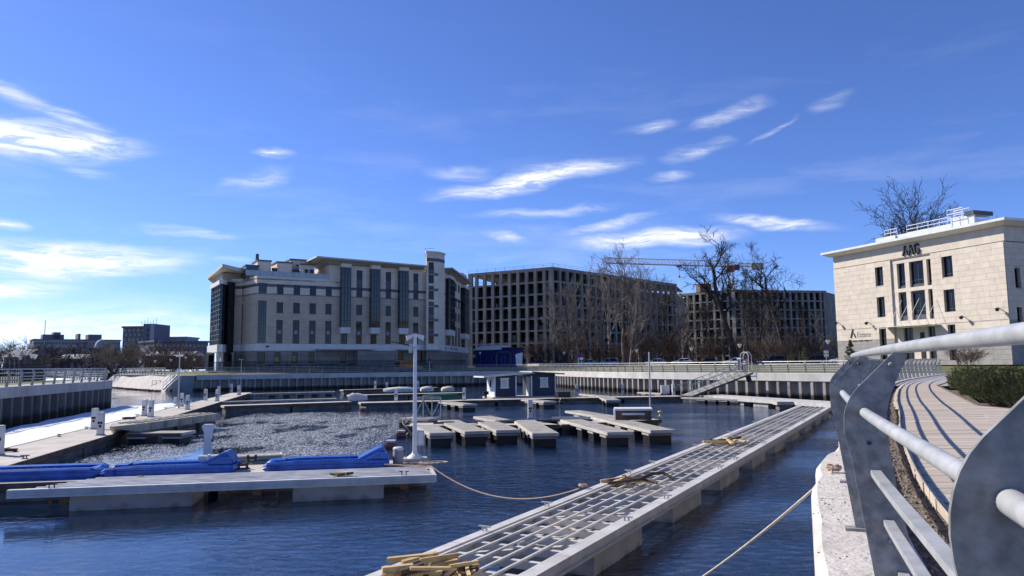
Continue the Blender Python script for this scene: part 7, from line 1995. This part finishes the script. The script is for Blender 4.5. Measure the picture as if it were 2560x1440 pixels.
# end wall of the far quay with stairs
tag(MB().hexa([(-53.6, 117.3, -.5), (-50.3, 116.9, -.5), (-50.3, 119, -.5), (-53.6, 121, -.5)], [(-53.6, 117.3, 2.45), (-50.3, 116.9, 2.45), (-50.3, 119, 2.45), (-53.6, 121, 2.45)]).build('end_wall', m_concrete_grey), 'plain grey concrete end wall beside the river stairs', 'wall')
def stairs():
    a = V(449, 924, 116.2); b_ = V(412, 964, 114.5)
    a = Vector((a.x, a.y, 2.5)); b_ = Vector((b_.x, b_.y, .35))
    t = thing('river_stairs', 'white railed steel stairs going down to the river', 'stairs', v2(b_, .3)); d = b_ - a; n = Vector((0, -1, 0)) * .55
    for i in range(11):
        p = lerp(a, b_, (i + .5) / 11); MB().box(p.x - .16, p.x + .16, p.y - .55, p.y + .55, p.z - .03, p.z + .03).build('tread', m_zinc, t)
    for s in (-1, 1):
        MB().bar(a + n * s, b_ + n * s, .06, .22).build('stringer', m_zinc, t); MB().tube(a + n * s + Vector((0, 0, 1.05)), b_ + n * s + Vector((0, 0, 1.05)), .045, n=6).build('handrail', m_white, t); MB().tube(a + n * s + Vector((0, 0, .55)), b_ + n * s + Vector((0, 0, .55)), .035, n=6).build('middle_rail', m_white, t)
        for i in range(5): p = lerp(a, b_, i / 4) + n * s; MB().tube(p, p + Vector((0, 0, 1.05)), .035, n=5).build('baluster', m_white, t)
    p = G(376, 971, .3); q = G(470, 973, .3); rz, L = frame(p, q)
    f = thing('dark_float', 'dark floating stage at the foot of the river stairs', 'float', v2(p, 0), rz)
    MB().box(0, L, 0, 2.0, -.3, .32).build('body', m_fender, f, local=True); MB().box(.02, L, .05, 1.95, .323, .36).build('deck', m_timber_old, f, local=True)
    for x in (.3, 1.6, 3.0): MB().tube((x, .1, .36), (x, .1, 1.6), .04, n=5).build('rail_post', m_steel_dark, f, local=True)
    for z in (1.0, 1.6): MB().tube((.3, .1, z), (3.0, .1, z), .035, n=5).build('rail', m_steel_dark, f, local=True)
stairs()

# ------------------------------------------------------------------ added dark hedge standing in for building shade before the apartment house
def hedges():
    line = [at(565, 131.5, 0), at(640, 131, 0), at(900, 139, 0), at(1165, 149, 0)]
    pts = resample(line, 8.0); rr = random.Random(33); M = mat('shade_hedge_leaf', (.028, .036, .018), .85, col2=(.015, .02, .011), scale=.9, var=.3)
    words = ['first', 'second', 'third', 'fourth', 'fifth', 'sixth', 'seventh', 'eighth', 'ninth', 'tenth']
    for k, (p, d) in enumerate(pts[:-1]):
        t = thing('shade_hedge', 'added dark hedge standing in for shade behind the iron fence, %s from the left' % words[min(k, 9)], 'hedge', v2(p, 2.6), math.atan2(d.y, d.x), 'added dark hedges before the apartment house')
        b = MB(); h = rr.uniform(1.2, 1.6)
        for i in range(1500):
            x, y_, z = rr.uniform(.1, 7.8), rr.uniform(.2, 1.3), rr.uniform(.05, 1) ** .7 * h
            if rr.random() < .5: y_ = .2 + rr.random() * .15
            q = Vector((x, y_ + 1.2, z + noise.noise(Vector((x, k, z))) * .1)); s_ = .11
            b.poly([q + Vector((rr.uniform(-s_, s_), rr.uniform(-s_, s_), rr.uniform(-s_, s_))) for _ in range(3)])
        b.build('foliage', M, t, local=True)
        st = MB()
        for i in range(9): st.tube((.4 + i * .85, 1.95, -.1), (.4 + i * .85 + rr.uniform(-.2, .2), 1.95, h * .8), .04, .02, 4)
        st.build('stems', m_bark, t, local=True)
hedges()
